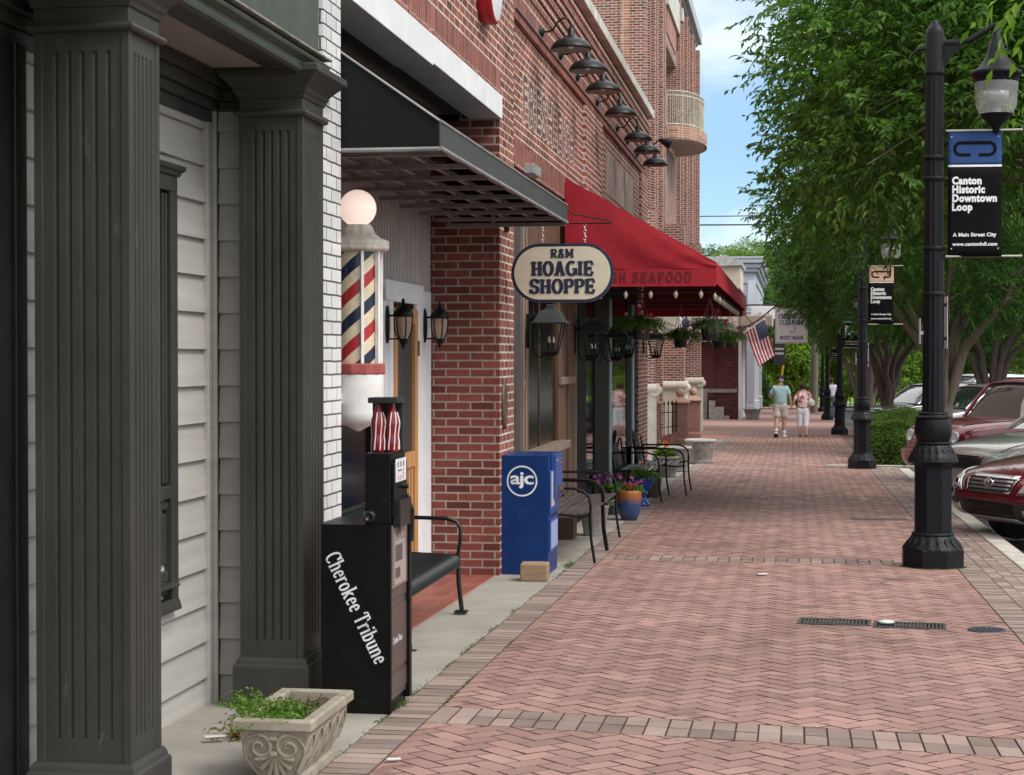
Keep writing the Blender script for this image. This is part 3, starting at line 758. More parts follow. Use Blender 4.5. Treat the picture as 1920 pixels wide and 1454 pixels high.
    b = MB(); b.box(-3.0, -2.95, 9.21, 12.86, .35, 2.09); b.build('shop_window', glass_mat('dim_glass', (.004,.004,.004), .15, .12), **W)
    b = MB(); b.box(-3.0, -2.94, 9.21, 12.86, -.2, .35); b.box(-2.96,-2.93, 12.4, 12.47, .35, 2.09); b.box(-2.96,-2.93, 11.3, 11.37, .35, 2.09); b.build('bulkhead', m_black, **W)
    b = MB(); b.box(-2.955, -2.915, 13.13, 13.23, -.17, 1.94); b.box(-2.955, -2.915, 13.86, 13.965, -.17, 1.94); b.box(-2.955, -2.915, 13.23, 13.86, 1.83, 1.94); b.box(-2.955, -2.915, 13.23, 13.86, .72, .84); b.box(-2.955, -2.915, 13.23, 13.86, -.17, .05)
    for k in range(6): b.box(-2.95, -2.925, 13.27+.1*k, 13.31+.1*k, .05, .72)
    d = b.build('screen_door', m_pine, bevel=.004, **W)
    g = MB(); g.box(-2.957, -2.945, 13.23, 13.86, .05, 1.83); sub(g, 'pane', mat('screen_mesh', (.035,.035,.035), .5), d)
    g = MB(); g.box(-2.915, -2.90, 13.93, 13.96, 1.58, 1.70); sub(g, 'hinge', mat('steel', (.3,.3,.3), .4, 1.0), d)
    # sandwich-shop front in old timber
    b = MB(); X = -2.45
    boxes('timber_front', ((X-.1, X+.04, 16.371, 16.518, -.26, 3.2), (X-.1, X+.03, 18.752, 19.4, -.27, 3.2), (X-.1, X+.055, 19.402, 19.978, -.28, 3.2), (X-.1, X+.02, 16.52, 18.75, -.26, .6), (X-.1, X+.02, 16.52, 18.75, 2.5, 3.2), (X-.11, X+.01, 15.862, 16.369, -.26, 3.2)),
          mat('warm_wood', (0.15,0.075,0.038), .75, var=.35, scale=3.0, col2=(.05,.028,.018), bmp=.5, bscale=26, stretch=(5,5,.35)), bevel=.006, **W)
    boxes('door_post', ((X-.12, X+.075, 15.362, 15.62, -.26, 3.2), (X-.12, X+.06, 15.624, 15.86, -.26, 3.2)), mat('grey_wood', (.060,.048,.046), .8, var=.35, scale=3, col2=(.028,.023,.024), bmp=.5, bscale=26, stretch=(5,5,.35)), bevel=.006, **W)
    boxes('timber_trim', ((X-.08, X+.065, 16.02, 16.09, -.26, 3.2), (X-.08, X+.05, 16.29, 16.37, -.26, 3.2), (X-.08, X+.068, 19.98, 20.03, -.26, 3.2), (X, X+.045, 16.09, 16.29, 1.30, 1.36), (X+.03, X+.066, 18.75, 19.98, 1.28, 1.36)), m_wood_p, bevel=.004, **W)
    b = MB(); b.box(X-.08, X-.005, 16.52, 18.75, .7, 2.5); b.build('shop_window', glass_mat('dim_glass', (.004,.004,.004), .15, .12), **W)
    b = MB(); b.box(X-.08, X+.004, 17.5, 17.53, .7, 2.5); b.build('window_mullion', m_wood, **W)
    b = MB(); b.box(X-.1, X+.13, 16.45, 18.95, .62, .70); b.build('window_sill', m_wood_p, bevel=.006, **W)
    # fish-market front: black frames and glass
    b = MB(); X = -2.50
    for a, c in ((20.03, 21.15), (22.05, 23.9), (26.35, 27.97)): b.box(X-.15, X+.10, a, c, -.42, 3.0)
    b.box(X-.1, X+.06, 20.0, 27.97, 2.35, 3.0); b.box(X-.1, X+.06, 21.15, 22.05, -.35, .02); b.box(X-.1, X+.10, 23.9, 27.97, -.42, .25)
    b.build('shopfront_frame', mat('matt_black_frame', (.010,.010,.010), .6, spec=.10, var=.3), bevel=.006, **W)
    for q in ((X-.05, X+.085, 21.152, 22.048, .022, 2.349), (X-.03, X+.09, 23.902, 26.348, .252, 2.349)): b = MB(); b.box(*q); b.build('shop_window', m_glass, **W)
    for q in ((23.72, 23.9), (27.05, 27.3)): b = MB(); b.box(X+.10, X+.125, *q, -.3, 2.35); b.build('window_trim', mat('pale_blue_metal', (.36,.47,.50), .45, var=.1), bevel=.003, **W)
    b = MB(); b.box(-4.9, -2.62, 15.4, 15.5, -.3, 3.2); b.box(-2.75, -2.62, 15.4, 27.9, -.4, 3.2); b.build('shop_interior', m_dark, **W)
    b = MB(); b.box(XW, XW+.09, 15.95, 16.42, 3.2, 3.29); b.build('vent_hood', mat('grey_metal', (.5,.5,.5), .4, .6), bevel=.006, **W)
    # lettering laid into the brick panels
    b = MB(); xf = XW-.035
    put_text(b, 'freshfish2', 3.86, lambda u, v, d: (xf+d, 16.10+u, 3.665+v), .0015, 0, .47)
    b.build('panel_lettering', mat('letter_white', (.56,.46,.42), .8, var=.25, scale=12), **W)
    b = MB(); put_text(b, 'freshfish', 3.80, lambda u, v, d: (xf+d, 16.13+u, 3.685+v), .0035, 0, .43)
    b.build('panel_lettering', mat('letter_dark', (.13,.05,.05), .8, var=.35, scale=12), **W)
    b = MB()      # the second panel: a patch of rough re-laid brick
    b.box(xf, xf+.004, 23.44, 27.5, 3.72, 4.26); b.build('panel_patch', brick_mat('patch_brick', (.22,.09,.08), (.14,.06,.055), (.58,.47,.43), bw=.10, rh=.036, ms=.011, stain=.45), **W)
    b = MB(); M = Matrix.Translation((XW-.02, 14.72, 1.1)) @ Matrix.Rotation(R(90), 4, 'Y')
    b.lathe([(.0,.022),(.06,.022),(.075,.03),(.09,.03),(.095,.012)], 20, mi=0, M=Matrix.Translation((XW-.005, 14.78, 1.17)) @ Matrix.Rotation(R(90), 4, 'Y') @ Matrix.Diagonal((2.1,1.0,1.0,1))); b.build('wall_plaque', mat('bronze', (.10,.07,.05), .5, .4, var=.3), **W)
brick_row()

# awning of the barber bay: dark fabric over a steel frame
def dark_awning():
    t = thing('dark_awning', 'charcoal fabric awning on a steel frame over the barber shop doorway', 'awning', (-2.4, 11.8, 2.65))
    W = dict(parent=t, world=True); xo = -1.81; xb = -2.80; zb, zv = 2.655, 2.795; ya, yb = 9.22, 14.54; zt = zv+(xo-xb)*.70
    m = mat('charcoal_fabric', (0.008,0.009,0.010), .8, spec=.2, var=.12, scale=40, bmp=.15, bscale=300)
    mv = mat('charcoal_valance', (0.045,0.050,0.052), .6, var=.2, scale=3, bmp=.15, bscale=300)
    for q in (ya, yb-.006): b = MB(); b.prism([(xo,zb),(xo,zv),(xb,zt),(xb,zb)], lambda u,v,d: (u,d,v), q, q+.006); b.build('end_panel', m, **W)
    b = MB(); b.add([(xo,ya+.006,zv),(xo,yb-.006,zv),(xb,yb-.006,zt),(xb,ya+.006,zt),(xo-.004,ya+.006,zv-.004),(xo-.004,yb-.006,zv-.004),(xb,yb-.006,zt-.006),(xb,ya+.006,zt-.006)], [(0,1,2,3),(7,6,5,4),(0,4,5,1),(2,6,7,3)])
    b.build('canopy', m, **W)
    b = MB(); b.box(xo-.004, xo+.003, ya-.002, yb+.002, zb, zv); b.build('valance', mv, **W)
    b = MB(); b.path([(xo+.004,ya,zb),(xo+.004,yb,zb)], .011); b.path([(xo+.004,ya,zv),(xo+.004,yb,zv)], .007); b.path([(xo,ya-.006,zb-.005),(xb,ya-.006,zb-.005)], .012)
    b.path([(xo,ya-.006,zv),(xb,ya-.006,zt)], .006); b.build('trim_cord', mat('pale_trim', (.30,.29,.29), .5, .3), **W)
    b = MB()
    for k in range(8):
        y = ya+.25+k*.66; b.box(xb, xo-.01, y, y+.03, zb-.012, zb+.016)
    for k in range(5):
        x = xb+.12+k*.2; b.box(x, x+.03, ya+.02, yb-.02, zb+.018, zb+.044)
    b.box(xb, xo-.01, yb-.06, yb-.03, zb-.03, zb+.0); b.box(xb, xo-.01, yb-.06, yb-.03, zb+.12, zb+.15)
    for x in (xb+.02, -2.42): b.box(x, x+.03, yb-.058, yb-.032, zb, zb+.12)
    for k in range(4):
        y = ya+.3+k*1.55
        b.tube((xo-.02, y, zb), (xo-.02, y, zv), .012); b.tube((xo-.02,y,zv-.02), (xb+.02,y,zt-.03), .012)
    b.build('frame', mat('frame_steel', (.22,.20,.20), .5, .3), **W)
dark_awning()

# red awning of the fish market
def red_awning():
    t = thing('red_awning', 'bright red fabric awning with scalloped valance and FRESH SEAFOOD lettering', 'awning', (-1.6, 23.5, 2.3))
    W = dict(parent=t, world=True); xo, ya, yb = -.79, 18.8, 28.7; zt, zv, zb = 3.44, 2.485, 2.30
    m = mat('red_canvas', (0.33,0.020,0.030), .78, spec=.2, var=.14, scale=1.3, bmp=.30, bscale=2.2, dist=.06)
    nx, nz = 36, 14     # side cheeks with a slight belly
    for y, sg in ((ya, -1), (yb, 1)):
        b = MB(); vs = []; fs = []
        for i in range(nx+1):
            u = i/nx; x = XW+.01+(xo-XW-.01)*u; top = zt+(zv+.06-zt)*u
            for j in range(nz+1):
                v = j/nz; z = zv+(top-zv)*v
                vs.append((x, y+.02*math.sin(math.pi*u)*math.sin(math.pi*v)*sg+.007*math.sin(14*u+9*v)*(1-v)+.004*math.sin(26*u-6*v)*math.sin(math.pi*v), z))
        for i in range(nx):
            for j in range(nz): a = i*(nz+1)+j; fs.append((a,a+nz+1,a+nz+2,a+1))
        b.add(vs, fs, 0, True); b.build('side_panel', m, fix=False, **W)
    b = MB(); vs = []; fs = []; ny = 40
    for i in range(ny+1):
        y = ya+(yb-ya)*i/ny; sag = .03*abs(math.sin(math.pi*i/ny*5))
        for j in range(7):
            u = j/6; vs.append((XW+.01+(xo-XW-.01)*u, y, zt+(zv+.06-zt)*u-(.02-sag*.6)*math.sin(math.pi*u)))
    for i in range(ny):
        for j in range(6): a = i*7+j; fs.append((a,a+1,a+8,a+7))
    b.add(vs, fs, 0, True); b.build('canopy', m, fix=False, **W)
    b = MB()      # valances: flat on the near side, flounced along the street
    def strip(p0, p1, n, wave, amp, z1, zlow):
        vs = []; fs = []; p0 = Vector(p0); p1 = Vector(p1); d = (p1-p0).normalized(); nn = Vector((d.y, -d.x, 0))
        for i in range(n+1):
            q = p0+(p1-p0)*i/n; w = math.sin(2*math.pi*wave*i/n)
            for j in range(4):
                v = j/3; z = z1+(zlow(i/n)-z1)*v; o = nn*(amp*w*v); vs.append((q.x+o.x, q.y+o.y, z))
        for i in range(n):
            for j in range(3): a = i*4+j; fs.append((a,a+1,a+5,a+4))
        b.add(vs, fs, 0, True)
    strip((XW+.01,ya,0), (xo,ya,0), 24, 0.5, .006, zv, lambda t: zb)
    strip((xo,ya,0), (xo,yb,0), 120, 9, .05, zv+.06, lambda t: zb+.02-.05*abs(math.sin(math.pi*t*9)))
    strip((xo,yb,0), (XW+.01,yb,0), 24, 0.5, .006, zv, lambda t: zb-.1)
    b.build('valance', m, fix=False, **W)
    b = MB(); serif_text(b, 'FRESH SEAFOOD', .105, lambda u, v, d: (-1.04+u, ya-.008-d, 2.345+v), thick=.13, thin=.10, sw=.10, sh=.06, track=.12, widen=.92, d=.002)
    # right-align: shift so the last letter ends near the outer corner
    w = max(v[0] for v in b.v)+1.045; b.v = [(v[0]-w, v[1], v[2]) for v in b.v]
    b.build('lettering', mat('maroon_ink', (.10,.012,.018), .8), **W)
    b = MB(); b.path([(XW,ya+.04,zb+.03),(xo+.02,ya+.04,zb+.03)], .016); b.path([(xo-.03,ya,zb+.05),(xo-.03,yb,zb+.05)], .016); b.path([(XW,ya+.05,zt-.05),(xo-.02,ya+.05,zv)], .014)
    for k in range(5): y = ya+.05+k*2.4; b.path([(XW,y,zb+.03),(xo-.03,y,zb+.03)], .014)
    b.build('frame', mat('frame_dark', (.05,.045,.045), .5, .3), **W)
red_awning()

# ================================================================== STREET FURNITURE
m_iron = mat('black_iron', (0.006,0.0065,0.009), .45, var=.25, scale=6, bmp=.12, bscale=40, spec=.22)
m_iron2 = mat('black_metal', (0.006,0.006,0.006), .45, var=.3, scale=9, spec=.22)
m_chrome = mat('chrome', (.62,.62,.63), .15, 1.0, var=.05)
m_clear = clear_glass('clear_glass', (.86,.88,.88), .10, .05, (.10,.10,.10))

def lamp_proto():
    t = thing('street_lamp', 'black cast iron street lamp with fluted post carrying the blue-topped banner', 'street lamp', S(1.19, 16.0), 0, 'black street lamps along the kerb')
    oct_ = lambda a, r, z: r*(math.cos(math.pi/8)/math.cos(((a+math.pi/8) % (math.pi/4))-math.pi/8))*1.03
    b = MB(); b.lathe([(.262,-.02),(.266,.0),(.266,.15),(.258,.165)], 48, rfun=oct_, smooth=False)
    lf = lambda k, amp: (lambda a, r, z: r*(1+amp*abs(math.sin(a*k))))
    b.lathe([(.25,.162),(.235,.185),(.20,.225),(.178,.262),(.172,.27)], 64, rfun=lf(8,.05), cap=False)
    b.lathe([(.172,.268),(.18,.275),(.18,.29),(.17,.297)], 40)
    def petals(n, r0, z0, r1, z1, w, th, off=0):
        for k in range(n):
            a = 2*math.pi*(k+off)/n; pts = []; 
            for j in range(6):
                u = j/5; rr = r0+(r1-r0)*u+.008*u; pts.append((rr*math.cos(a), rr*math.sin(a), z0+(z1-z0)*u))
            b.path(pts, [w*.13, w*.26, w*.34, w*.34, w*.26, w*.05], 8, flat=3.0)
    petals(18, .176, .262, .243, .172, .022, 1); b.build('base', m_iron, t)
    b = MB(); b.lathe([(.160,.29),(.160,.84),(.165,.87),(.185,.895),(.21,.905)], 48, rfun=oct_, smooth=False)
    b.lathe([(.205,.90),(.213,.905),(.213,.918),(.2,.924)], 40)
    b.build('pedestal', m_iron, t)
    b = MB(); b.lathe([(.20,.922),(.195,.945),(.178,.975),(.16,1.0),(.145,1.045),(.135,1.055)], 64, rfun=lf(10,.06), cap=False)
    b.lathe([(.13,1.05),(.148,1.058),(.152,1.068),(.145,1.078),(.135,1.08)], 40)
    b.lathe([(.13,1.078),(.143,1.10),(.152,1.14),(.156,1.18),(.153,1.22),(.145,1.26),(.138,1.28)], 64, rfun=lambda a,r,z: r*(1+.018*abs(math.cos(a*6))), cap=False)
    b.lathe([(.135,1.278),(.154,1.284),(.156,1.294),(.13,1.30),(.118,1.31),(.124,1.318),(.122,1.328),(.1,1.335)], 40)
    petals(18, .145, 1.045, .182, .965, .018, 1); petals(20, .176, .975, .205, .915, .018, 1, .5); b.build('urn', m_iron, t)
    b = MB(); fl = lambda a, r, z: r*(1+.045*math.cos(a*12)); b.lathe([(.092,1.32),(.088,1.7),(.074,4.2),(.073,4.25)], 72, rfun=fl)
    for z in (2.33, 2.72, 3.32, 3.5): b.lathe([(.09,z),(.094,z+.006),(.094,z+.03),(.09,z+.036)], 32)
    b.lathe([(.07,4.22),(.085,4.23),(.085,4.25),(.08,4.27),(.08,4.58),(.072,4.62),(.05,4.65),(.03,4.665),(.028,4.69),(.012,4.705)], 32)
    b.build('post', m_iron, t)
    b = MB(); pts = [(.07,0,4.50),(.2,0,4.50),(.3,0,4.525),(.40,0,4.585),(.48,0,4.635),(.55,0,4.65),(.58,0,4.64)]; b.path(pts, [.032,.03,.028,.027,.027,.03,.03], 10, flat=.6)
    b.prism([(.07,4.5),(.17,4.49),(.3,4.52),(.2,4.44),(.12,4.36),(.07,4.24)], lambda u,v,d: (u,d,v), -.012, .012)
    b.path([(-.07,0,4.46),(-.14,0,4.45),(-.19,0,4.41),(-.21,0,4.36)], .012); b.build('arm', m_iron, t)
    x = .515; b = MB(); c = (x,0,0)
    b.lathe([(.036,4.64),(.036,4.53),(.05,4.525),(.052,4.50),(.06,4.495),(.075,4.43),(.10,4.36),(.15,4.29),(.195,4.255),(.215,4.245),(.215,4.215),(.195,4.205),(.19,4.165),(.185,4.155)], 32, c)
    b.build('lamp_hood', m_iron, t); b = MB(); b.lathe([(.14,3.885),(.12,3.86),(.07,3.80),(.035,3.77),(.03,3.74),(.012,3.72)], 24, c); b.build('lamp_finial', m_iron, t)
    b = MB(); b.lathe([(.182,4.16),(.178,4.08),(.176,4.075),(.170,3.96),(.14,3.885)], 40, c, rfun=lambda a,r,z: r*(1+.022*math.cos(a*20)), cap=False)
    b.build('globe', clear_glass('prism_glass', (.95,.95,.94), .20, .10), t)
    b = MB(); b.lathe([(.05,4.18),(.05,4.10),(.11,4.08),(.10,4.0),(.04,3.98),(.04,3.90)], 20, c); b.build('reflector', mat('reflector', (.35,.35,.36), .3, .4), t)
    return t
lamp = lamp_proto()
LAMPS = [(1.19,16.0), (1.255,34.2), (1.40,56.5), (1.43,79.0), (1.57,101.0)]
LBL = ['black cast iron street lamp with fluted post carrying the blue-topped banner', 'second black street lamp, by the hedge, carrying the peach-topped banner', 'third black street lamp beyond the hedge, carrying the green-topped banner',
       'fourth black street lamp along the kerb, half hidden by the third', 'fifth and smallest black street lamp along the kerb, beside the man in white']
for i, (x, y) in enumerate(LAMPS):
    if i: dup(lamp, S(x, y), R([0,3,-4,5,-3][i]), LBL[i])

def banner(i, x, y, col, label):
    """cloth street banner on two rods clamped to a lamp post"""
    t = thing('banner', label, 'banner', (x, y, gz(y)), 0, 'downtown loop banners on the lamp posts')
    mk = mat('banner_black', (.005,.005,.006), .8, var=.15, scale=4, bmp=.08, bscale=200, spec=.12); mc = mat('banner_colour_%d' % i, col, .7, var=.06, scale=4); mw = mat('print_white', (.80,.80,.80), .7, var=.04)
    x0, x1, z0, z1, zs = .115, .565, 2.665, 3.755, 3.455
    wob = lambda u, v: .010*math.sin(u*7+v*3)+.006*math.sin(v*9+i)
    def cloth(za, zb_, m, name):
        b = MB(); vs = []; fs = []; n = 12; k = 12
        for a in range(n+1):
            for c in range(k+1): u = x0+(x1-x0)*a/n; v = za+(zb_-za)*c/k; vs.append((u, wob(u, v), v))
        for a in range(n):
            for c in range(k): q = a*(k+1)+c; fs.append((q,q+k+1,q+k+2,q+1))
        b.add(vs, fs, 0, True); o = b.build(name, m, t, fix=False); md = o.modifiers.new('s','SOLIDIFY'); md.thickness = .003; md.offset = 0; return o
    cl = cloth(z0, zs-.018, mk, 'banner_cloth'); cloth(zs, z1, mc, 'banner_top'); cloth(zs-.018, zs, mw, 'banner_stripe')
    fn = lambda dx, dz: (lambda u, v, d: (x0+dx+u, wob(x0+dx+u, z0+dz+v)-.0022-d, z0+dz+v))
    b = MB(); put_text(b, 'canton', .378, fn(.033, .375), .001, 0, .315); put_text(b, 'main', .365, fn(.042, .165), .001); put_text(b, 'url', .375, fn(.038, .095), .001)
    b.build('lettering', mw, t, fix=False)
    # the emblem: a letter C lying on its side, opening downwards
    b = MB(); pts = [(-.04,-.055)]+[(-.13,-.055)]+arc(-.12,-.003,.05,.052,270,90,8)+arc(.12,-.003,.05,.052,90,-90,8)+[(.04,-.055)]
    P2 = [Vector(p) for p in pts]; cx = (x0+x1)/2; cz = (zs+z1)/2-.01; hw = .0135
    for k in range(len(P2)-1):
        d = (P2[k+1]-P2[k]); 
        if d.length < 1e-5: continue
        d.normalize(); n = Vector((-d.y, d.x))*hw; e = d*.006
        q = [P2[k]-e+n, P2[k+1]+e+n, P2[k+1]+e-n, P2[k]-e-n]
        b.add([(cx+p.x, wob(cx+p.x, cz+p.y)-.0022-.001-.0001*(k%5), cz+p.y) for p in q], [(0,1,2,3)])
    b.build('emblem', mk, t, fix=False)
    for z in (z0+.006, z1-.006):
        b = MB(); b.tube((.07,0,z), (.72,0,z), .009, n=8); b.ball((.725,0,z), .012, 8); b.build('rod', mat('fibreglass_rod', (.46,.44,.38), .5, var=.15), t); b = MB(); b.box(.055,.095,-.03,.03,z-.03,z+.03); b.build('rod_clamp', m_iron, t)
    b = MB()
    for ux in (x0+.03, x1-.03):
        for uz in (z0+.07, z1-.06): b.lathe([(.0075,0),(.0075,.002),(.004,.0025)], 10, (0,0,0), M=Matrix.Translation((ux, wob(ux,uz)-.003, uz)) @ Matrix.Rotation(R(90),4,'X'))
    b.build('grommet', mat('brass', (.5,.4,.2), .35, .9), t)
BC = [(.010,.050,.19), (.66,.42,.30), (.015,.20,.085), (.30,.05,.05), (.02,.10,.25)]
BL = ['blue-topped black banner with white Canton Historic Downtown Loop lettering, on the largest lamp post', 'peach-topped black banner on the second lamp beside the hedge', 'green-topped black banner on the third lamp, partly behind the second lamp post',
      'tiny dark banner on the fourth lamp post, seen below the leaves']
for i in range(4): banner(i, LAMPS[i][0]+(.0 if i else 0), LAMPS[i][1]-.0, BC[i], BL[i])

def edge_signs():
    for i, (x, y) in enumerate(LAMPS[:2]):
        t = thing('parking_sign', ['narrow metal parking sign seen edge-on at the blue banner lamp post', 'narrow metal parking sign seen edge-on at the peach banner lamp post'][i], 'sign', (x, y, gz(y)), 0, 'parking signs on the lamp posts')
        b = MB(); b.box(.112,.117,-.02,.30,1.88,2.33); b.build('sign_plate', mat('sign_back', (.66,.66,.66), .4, .3), t)
        b = MB(); b.box(.085,.112,-.01,.02,1.95,1.98); b.box(.085,.112,-.01,.02,2.24,2.27); b.build('bracket', m_iron2, t)
        b = MB(); b.box(-.115,-.110,-.02,.14,1.92,2.14); b.box(-.112,-.085,-.01,.02,2.0,2.03); b.build('permit_plate', mat('sign_back', (.66,.66,.66)), t)
edge_signs()

# ------------------------------------------------------------------ hanging shop sign
def shop_sign():
    y = 14.85; t = thing('hanging_sign', 'cream oval hanging sign reading R&M HOAGIE SHOPPE with a navy rim', 'sign', (-1.885, y, 2.02))
    W, H, r = .85, .487, .235
    def oval(e):
        w = W/2-e; h = H/2-e; rr = r-e
        return arc(w-rr, 0, rr, h, -90, 90, 20)+arc(-w+rr, 0, rr, h, 90, 270, 20)
    zc = H/2
    b = MB(); b.prism(oval(0), lambda u,v,d: (u, d, zc+v), -.022, .022); o = b.build('sign_board', mat('navy_paint', (.012,.016,.045), .5, var=.15), t, bevel=.006)
    b = MB(); b.prism(oval(.026), lambda u,v,d: (u, d, zc+v), -.026, .026); b.build('sign_face', mat('cream_board', (.62,.545,.42), .75, var=.08, scale=3, bmp=.5, bscale=16, stretch=(1,1,5), dist=.004), t)
    b = MB(); f = lambda dx, dz: (lambda u, v, d: (dx+u, -.026-d, zc+dz+v))
    serif_text(b, 'R&M', .072, f(0, .125), thick=.24, thin=.11, sw=.17, sh=.12, widen=1.0)
    serif_text(b, 'HOAGIE', .118, f(0, -.022), thick=.26, thin=.13, sw=.17, sh=.15, widen=.95)
    serif_text(b, 'SHOPPE', .118, f(0, -.168), thick=.26, thin=.13, sw=.17, sh=.15, widen=.98)
    b.build('lettering', mat('navy_paint', (.012,.016,.045)), t)
    b = MB()
    for x in (-.165, .185):
        for k in range(6):
            z = H+.005+k*.026; a = k % 2
            pts = [(x+(.011 if a else 0)*math.cos(q), (0 if a else .011)*math.cos(q), z+.014+.017*math.sin(q)) for q in [i*math.pi/4 for i in range(9)]]
            b.path(pts, .0028, 6, cap=False)
    b.build('chain', m_chrome, t)
    x0 = -2.365+1.885
    b = MB(); b.path([(x0,0,H+.165),(.40,0,H+.165)], .006); b.box(x0,x0+.03,-.03,.03,H+.10,H+.20)
    b.path([(x0+.4,0,H+.3),(x0+.5,0,H+.295),(.1,0,H+.24),(.36,0,H+.19),(.41,0,H+.175),(.40,0,H+.165)], .005); b.path([(x0+.45,0,H+.165),(x0+.44,0,H+.24),(x0+.5,0,H+.295)], .005); b.build('bracket', m_iron2, t)
shop_sign()

# round red-and-white wall sign high on the brick
t = thing('round_wall_sign', 'round white sign with red rim high on the brick wall above the lintel', 'sign', (XW, 13.75, 4.12))
b = MB(); M = Matrix.Translation((0,0,.30)) @ Matrix.Rotation(R(90),4,'Y'); b.lathe([(.29,.0),(.30,.01),(.30,.10),(.285,.115)], 40, M=M); b.build('rim', mat('red_enamel', (.42,.012,.02), .3), t)
b = MB(); b.lathe([(.27,.1155),(.2,.13),(.0,.135)], 40, M=M, cap=False); b.build('sign_face', mat('white_enamel', (.78,.78,.78), .3, var=.04), t)

# ------------------------------------------------------------------ gooseneck lamps over the lettering
def gooseneck():
    t = thing('gooseneck_lamp', 'first and largest gooseneck barn lamp, above the start of the FRESH FISH lettering', 'wall lamp', (XW, 16.96, 4.63), 0, 'gooseneck barn lamps along the brick wall')
    m = mat('gooseneck_black', (.007,.008,.009), .38, var=.2, scale=6, spec=.35)
    b = MB(); b.lathe([(.062,0),(.062,.018),(.05,.03),(.03,.04)], 20, M=Matrix.Rotation(R(90),4,'Y')); b.build('wall_plate', m, t)
    b = MB(); b.path([(.03,0,0),(.09,0,.0),(.125,0,.02),(.16,0,.075),(.20,0,.115),(.245,0,.125),(.28,0,.105),(.295,0,.06),(.297,0,.0)], .0095, 8); b.build('neck', m, t)
    b = MB(); c = (.297,0,0)
    b.lathe([(.02,.03),(.03,.02),(.033,-.035),(.055,-.055),(.09,-.07),(.13,-.088),(.165,-.112),(.185,-.145),(.192,-.158),(.192,-.178),(.186,-.178)], 32, c, cap=False); b.build('shade', m, t)
    b = MB(); b.lathe([(.184,-.176),(.178,-.145),(.16,-.117),(.125,-.094),(.0,-.085)], 28, c, cap=False); b.build('shade_lining', mat('shade_lining', (.30,.27,.26), .5), t, fix=False)
    b = MB(); b.ball((.297,0,-.13), .035, 12); b.build('bulb', mat('bulb_white', (.85,.8,.72), .3), t)
    return t
gn = gooseneck()
GY = [16.96, 18.37, 19.83, 21.84, 24.37, 25.86, 27.45]
GLB = ['first','second gooseneck barn lamp from the camera, above the FRESH FISH lettering','third gooseneck barn lamp, above the end of the FRESH FISH lettering','fourth gooseneck barn lamp, above the brick divider between the panels',
       'fifth gooseneck barn lamp, above the rough brick patch','sixth gooseneck barn lamp, last but one along the wall','last and smallest gooseneck barn lamp, at the end of the brick wall']
for i in range(1, 7): dup(gn, (XW, GY[i], 4.65-.015*(i == 6)), 0, GLB[i])
t = thing('flood_lamp', 'small black flood lamp at the far end of the parapet', 'wall lamp', (XW, 29.6, 5.0))
b = MB(); b.lathe([(.03,0),(.05,.05),(.09,.16),(.095,.2),(.085,.2)], 20, M=Matrix.Translation((.2,0,.1)) @ Matrix.Rotation(R(110),4,'Y')); b.path([(0,0,0),(.1,0,.02),(.2,0,.1)], .012); b.build('shade', mat('gooseneck_black', (.016,.017,.018)), t)
b = MB(); b.path([(XW+.012, y, 4.57) for y in (15.4,18,21,24,27,29)], .012, 6); tag(b.build('conduit', mat('conduit_grey', (.30,.29,.28), .4, .5)), 'thin grey conduit running below the gooseneck lamps along the brick wall', 'conduit')

# ------------------------------------------------------------------ carriage lanterns
def carriage_lantern():
    t = thing('wall_lantern', 'black carriage lantern hanging under the oval sandwich sign', 'wall lantern', (-2.37, 16.2, 1.60), 0, 'black carriage lanterns along the shop fronts')
    cx = .205
    b = MB(); b.box(-.01,.02,-.05,.05,.05,.36); b.path([(.015,0,.30),(.06,0,.34),(.085,0,.33)], .011); b.path([(.02,0,.40),(.045,0,.44),(.05,0,.2),(.045,0,.06),(.06,0,.0),(.10,0,-.03),(.14,0,-.02),(.135,0,.02),(.11,0,.02)], .008); b.build('bracket', m_iron2, t)
    b = MB()
    b.rlathe(cx-.02, cx+.02, -.02, .02, [(.135,.272),(.137,.284),(.118,.294),(.105,.32),(.085,.36),(.06,.385),(.03,.398),(.03,.408),(.018,.412),(.018,.44),(.008,.445)]); b.build('hood', mat('lantern_black', (.022,.027,.028), .45, var=.2), t, bevel=.004)
    b = MB(); b.rlathe(cx-.02, cx+.02, -.02, .02, [(.05,.03),(.055,.02),(.05,.0),(.02,-.02)])
    for sx_ in (-1,1):
        for sy in (-1,1): b.tube((cx+sx_*.068, sy*.068, .03), (cx+sx_*.12, sy*.12, .275), .006, n=6)
    b.build('cage', m_iron2, t)
    b = MB(); b.rlathe(cx-.02, cx+.02, -.02, .02, [(.045,.03),(.096,.272)], cap=False); b.build('pane', m_clear, t)
    b = MB()
    for k in range(3):
        a = k*2.1+.3; p = (cx+.028*math.cos(a), .028*math.sin(a)); b.lathe([(.010,.03),(.010,.10)], 8, (p[0],p[1],0)); b.lathe([(.006,.10),(.011,.115),(.008,.135),(.001,.16)], 8, (p[0],p[1],0), mi=1)
    b.build('candle_bulb', [m_iron2, mat('bulb_white', (.85,.8,.72))], t)
    return t
cl = carriage_lantern()
for y, x, z, l in ((19.95,-2.40,1.56,'black carriage lantern on the dark post next to the oval sign lantern'), (24.5,-2.43,1.575,'black carriage lantern directly behind the pink petunia basket'), (28.85,-2.37,1.565,'black carriage lantern on the far brick pier below the basket'), (22.9,-2.42,1.54,'black carriage lantern deep in the shade of the fish market front')): dup(cl, (x, y, z), 0, l)

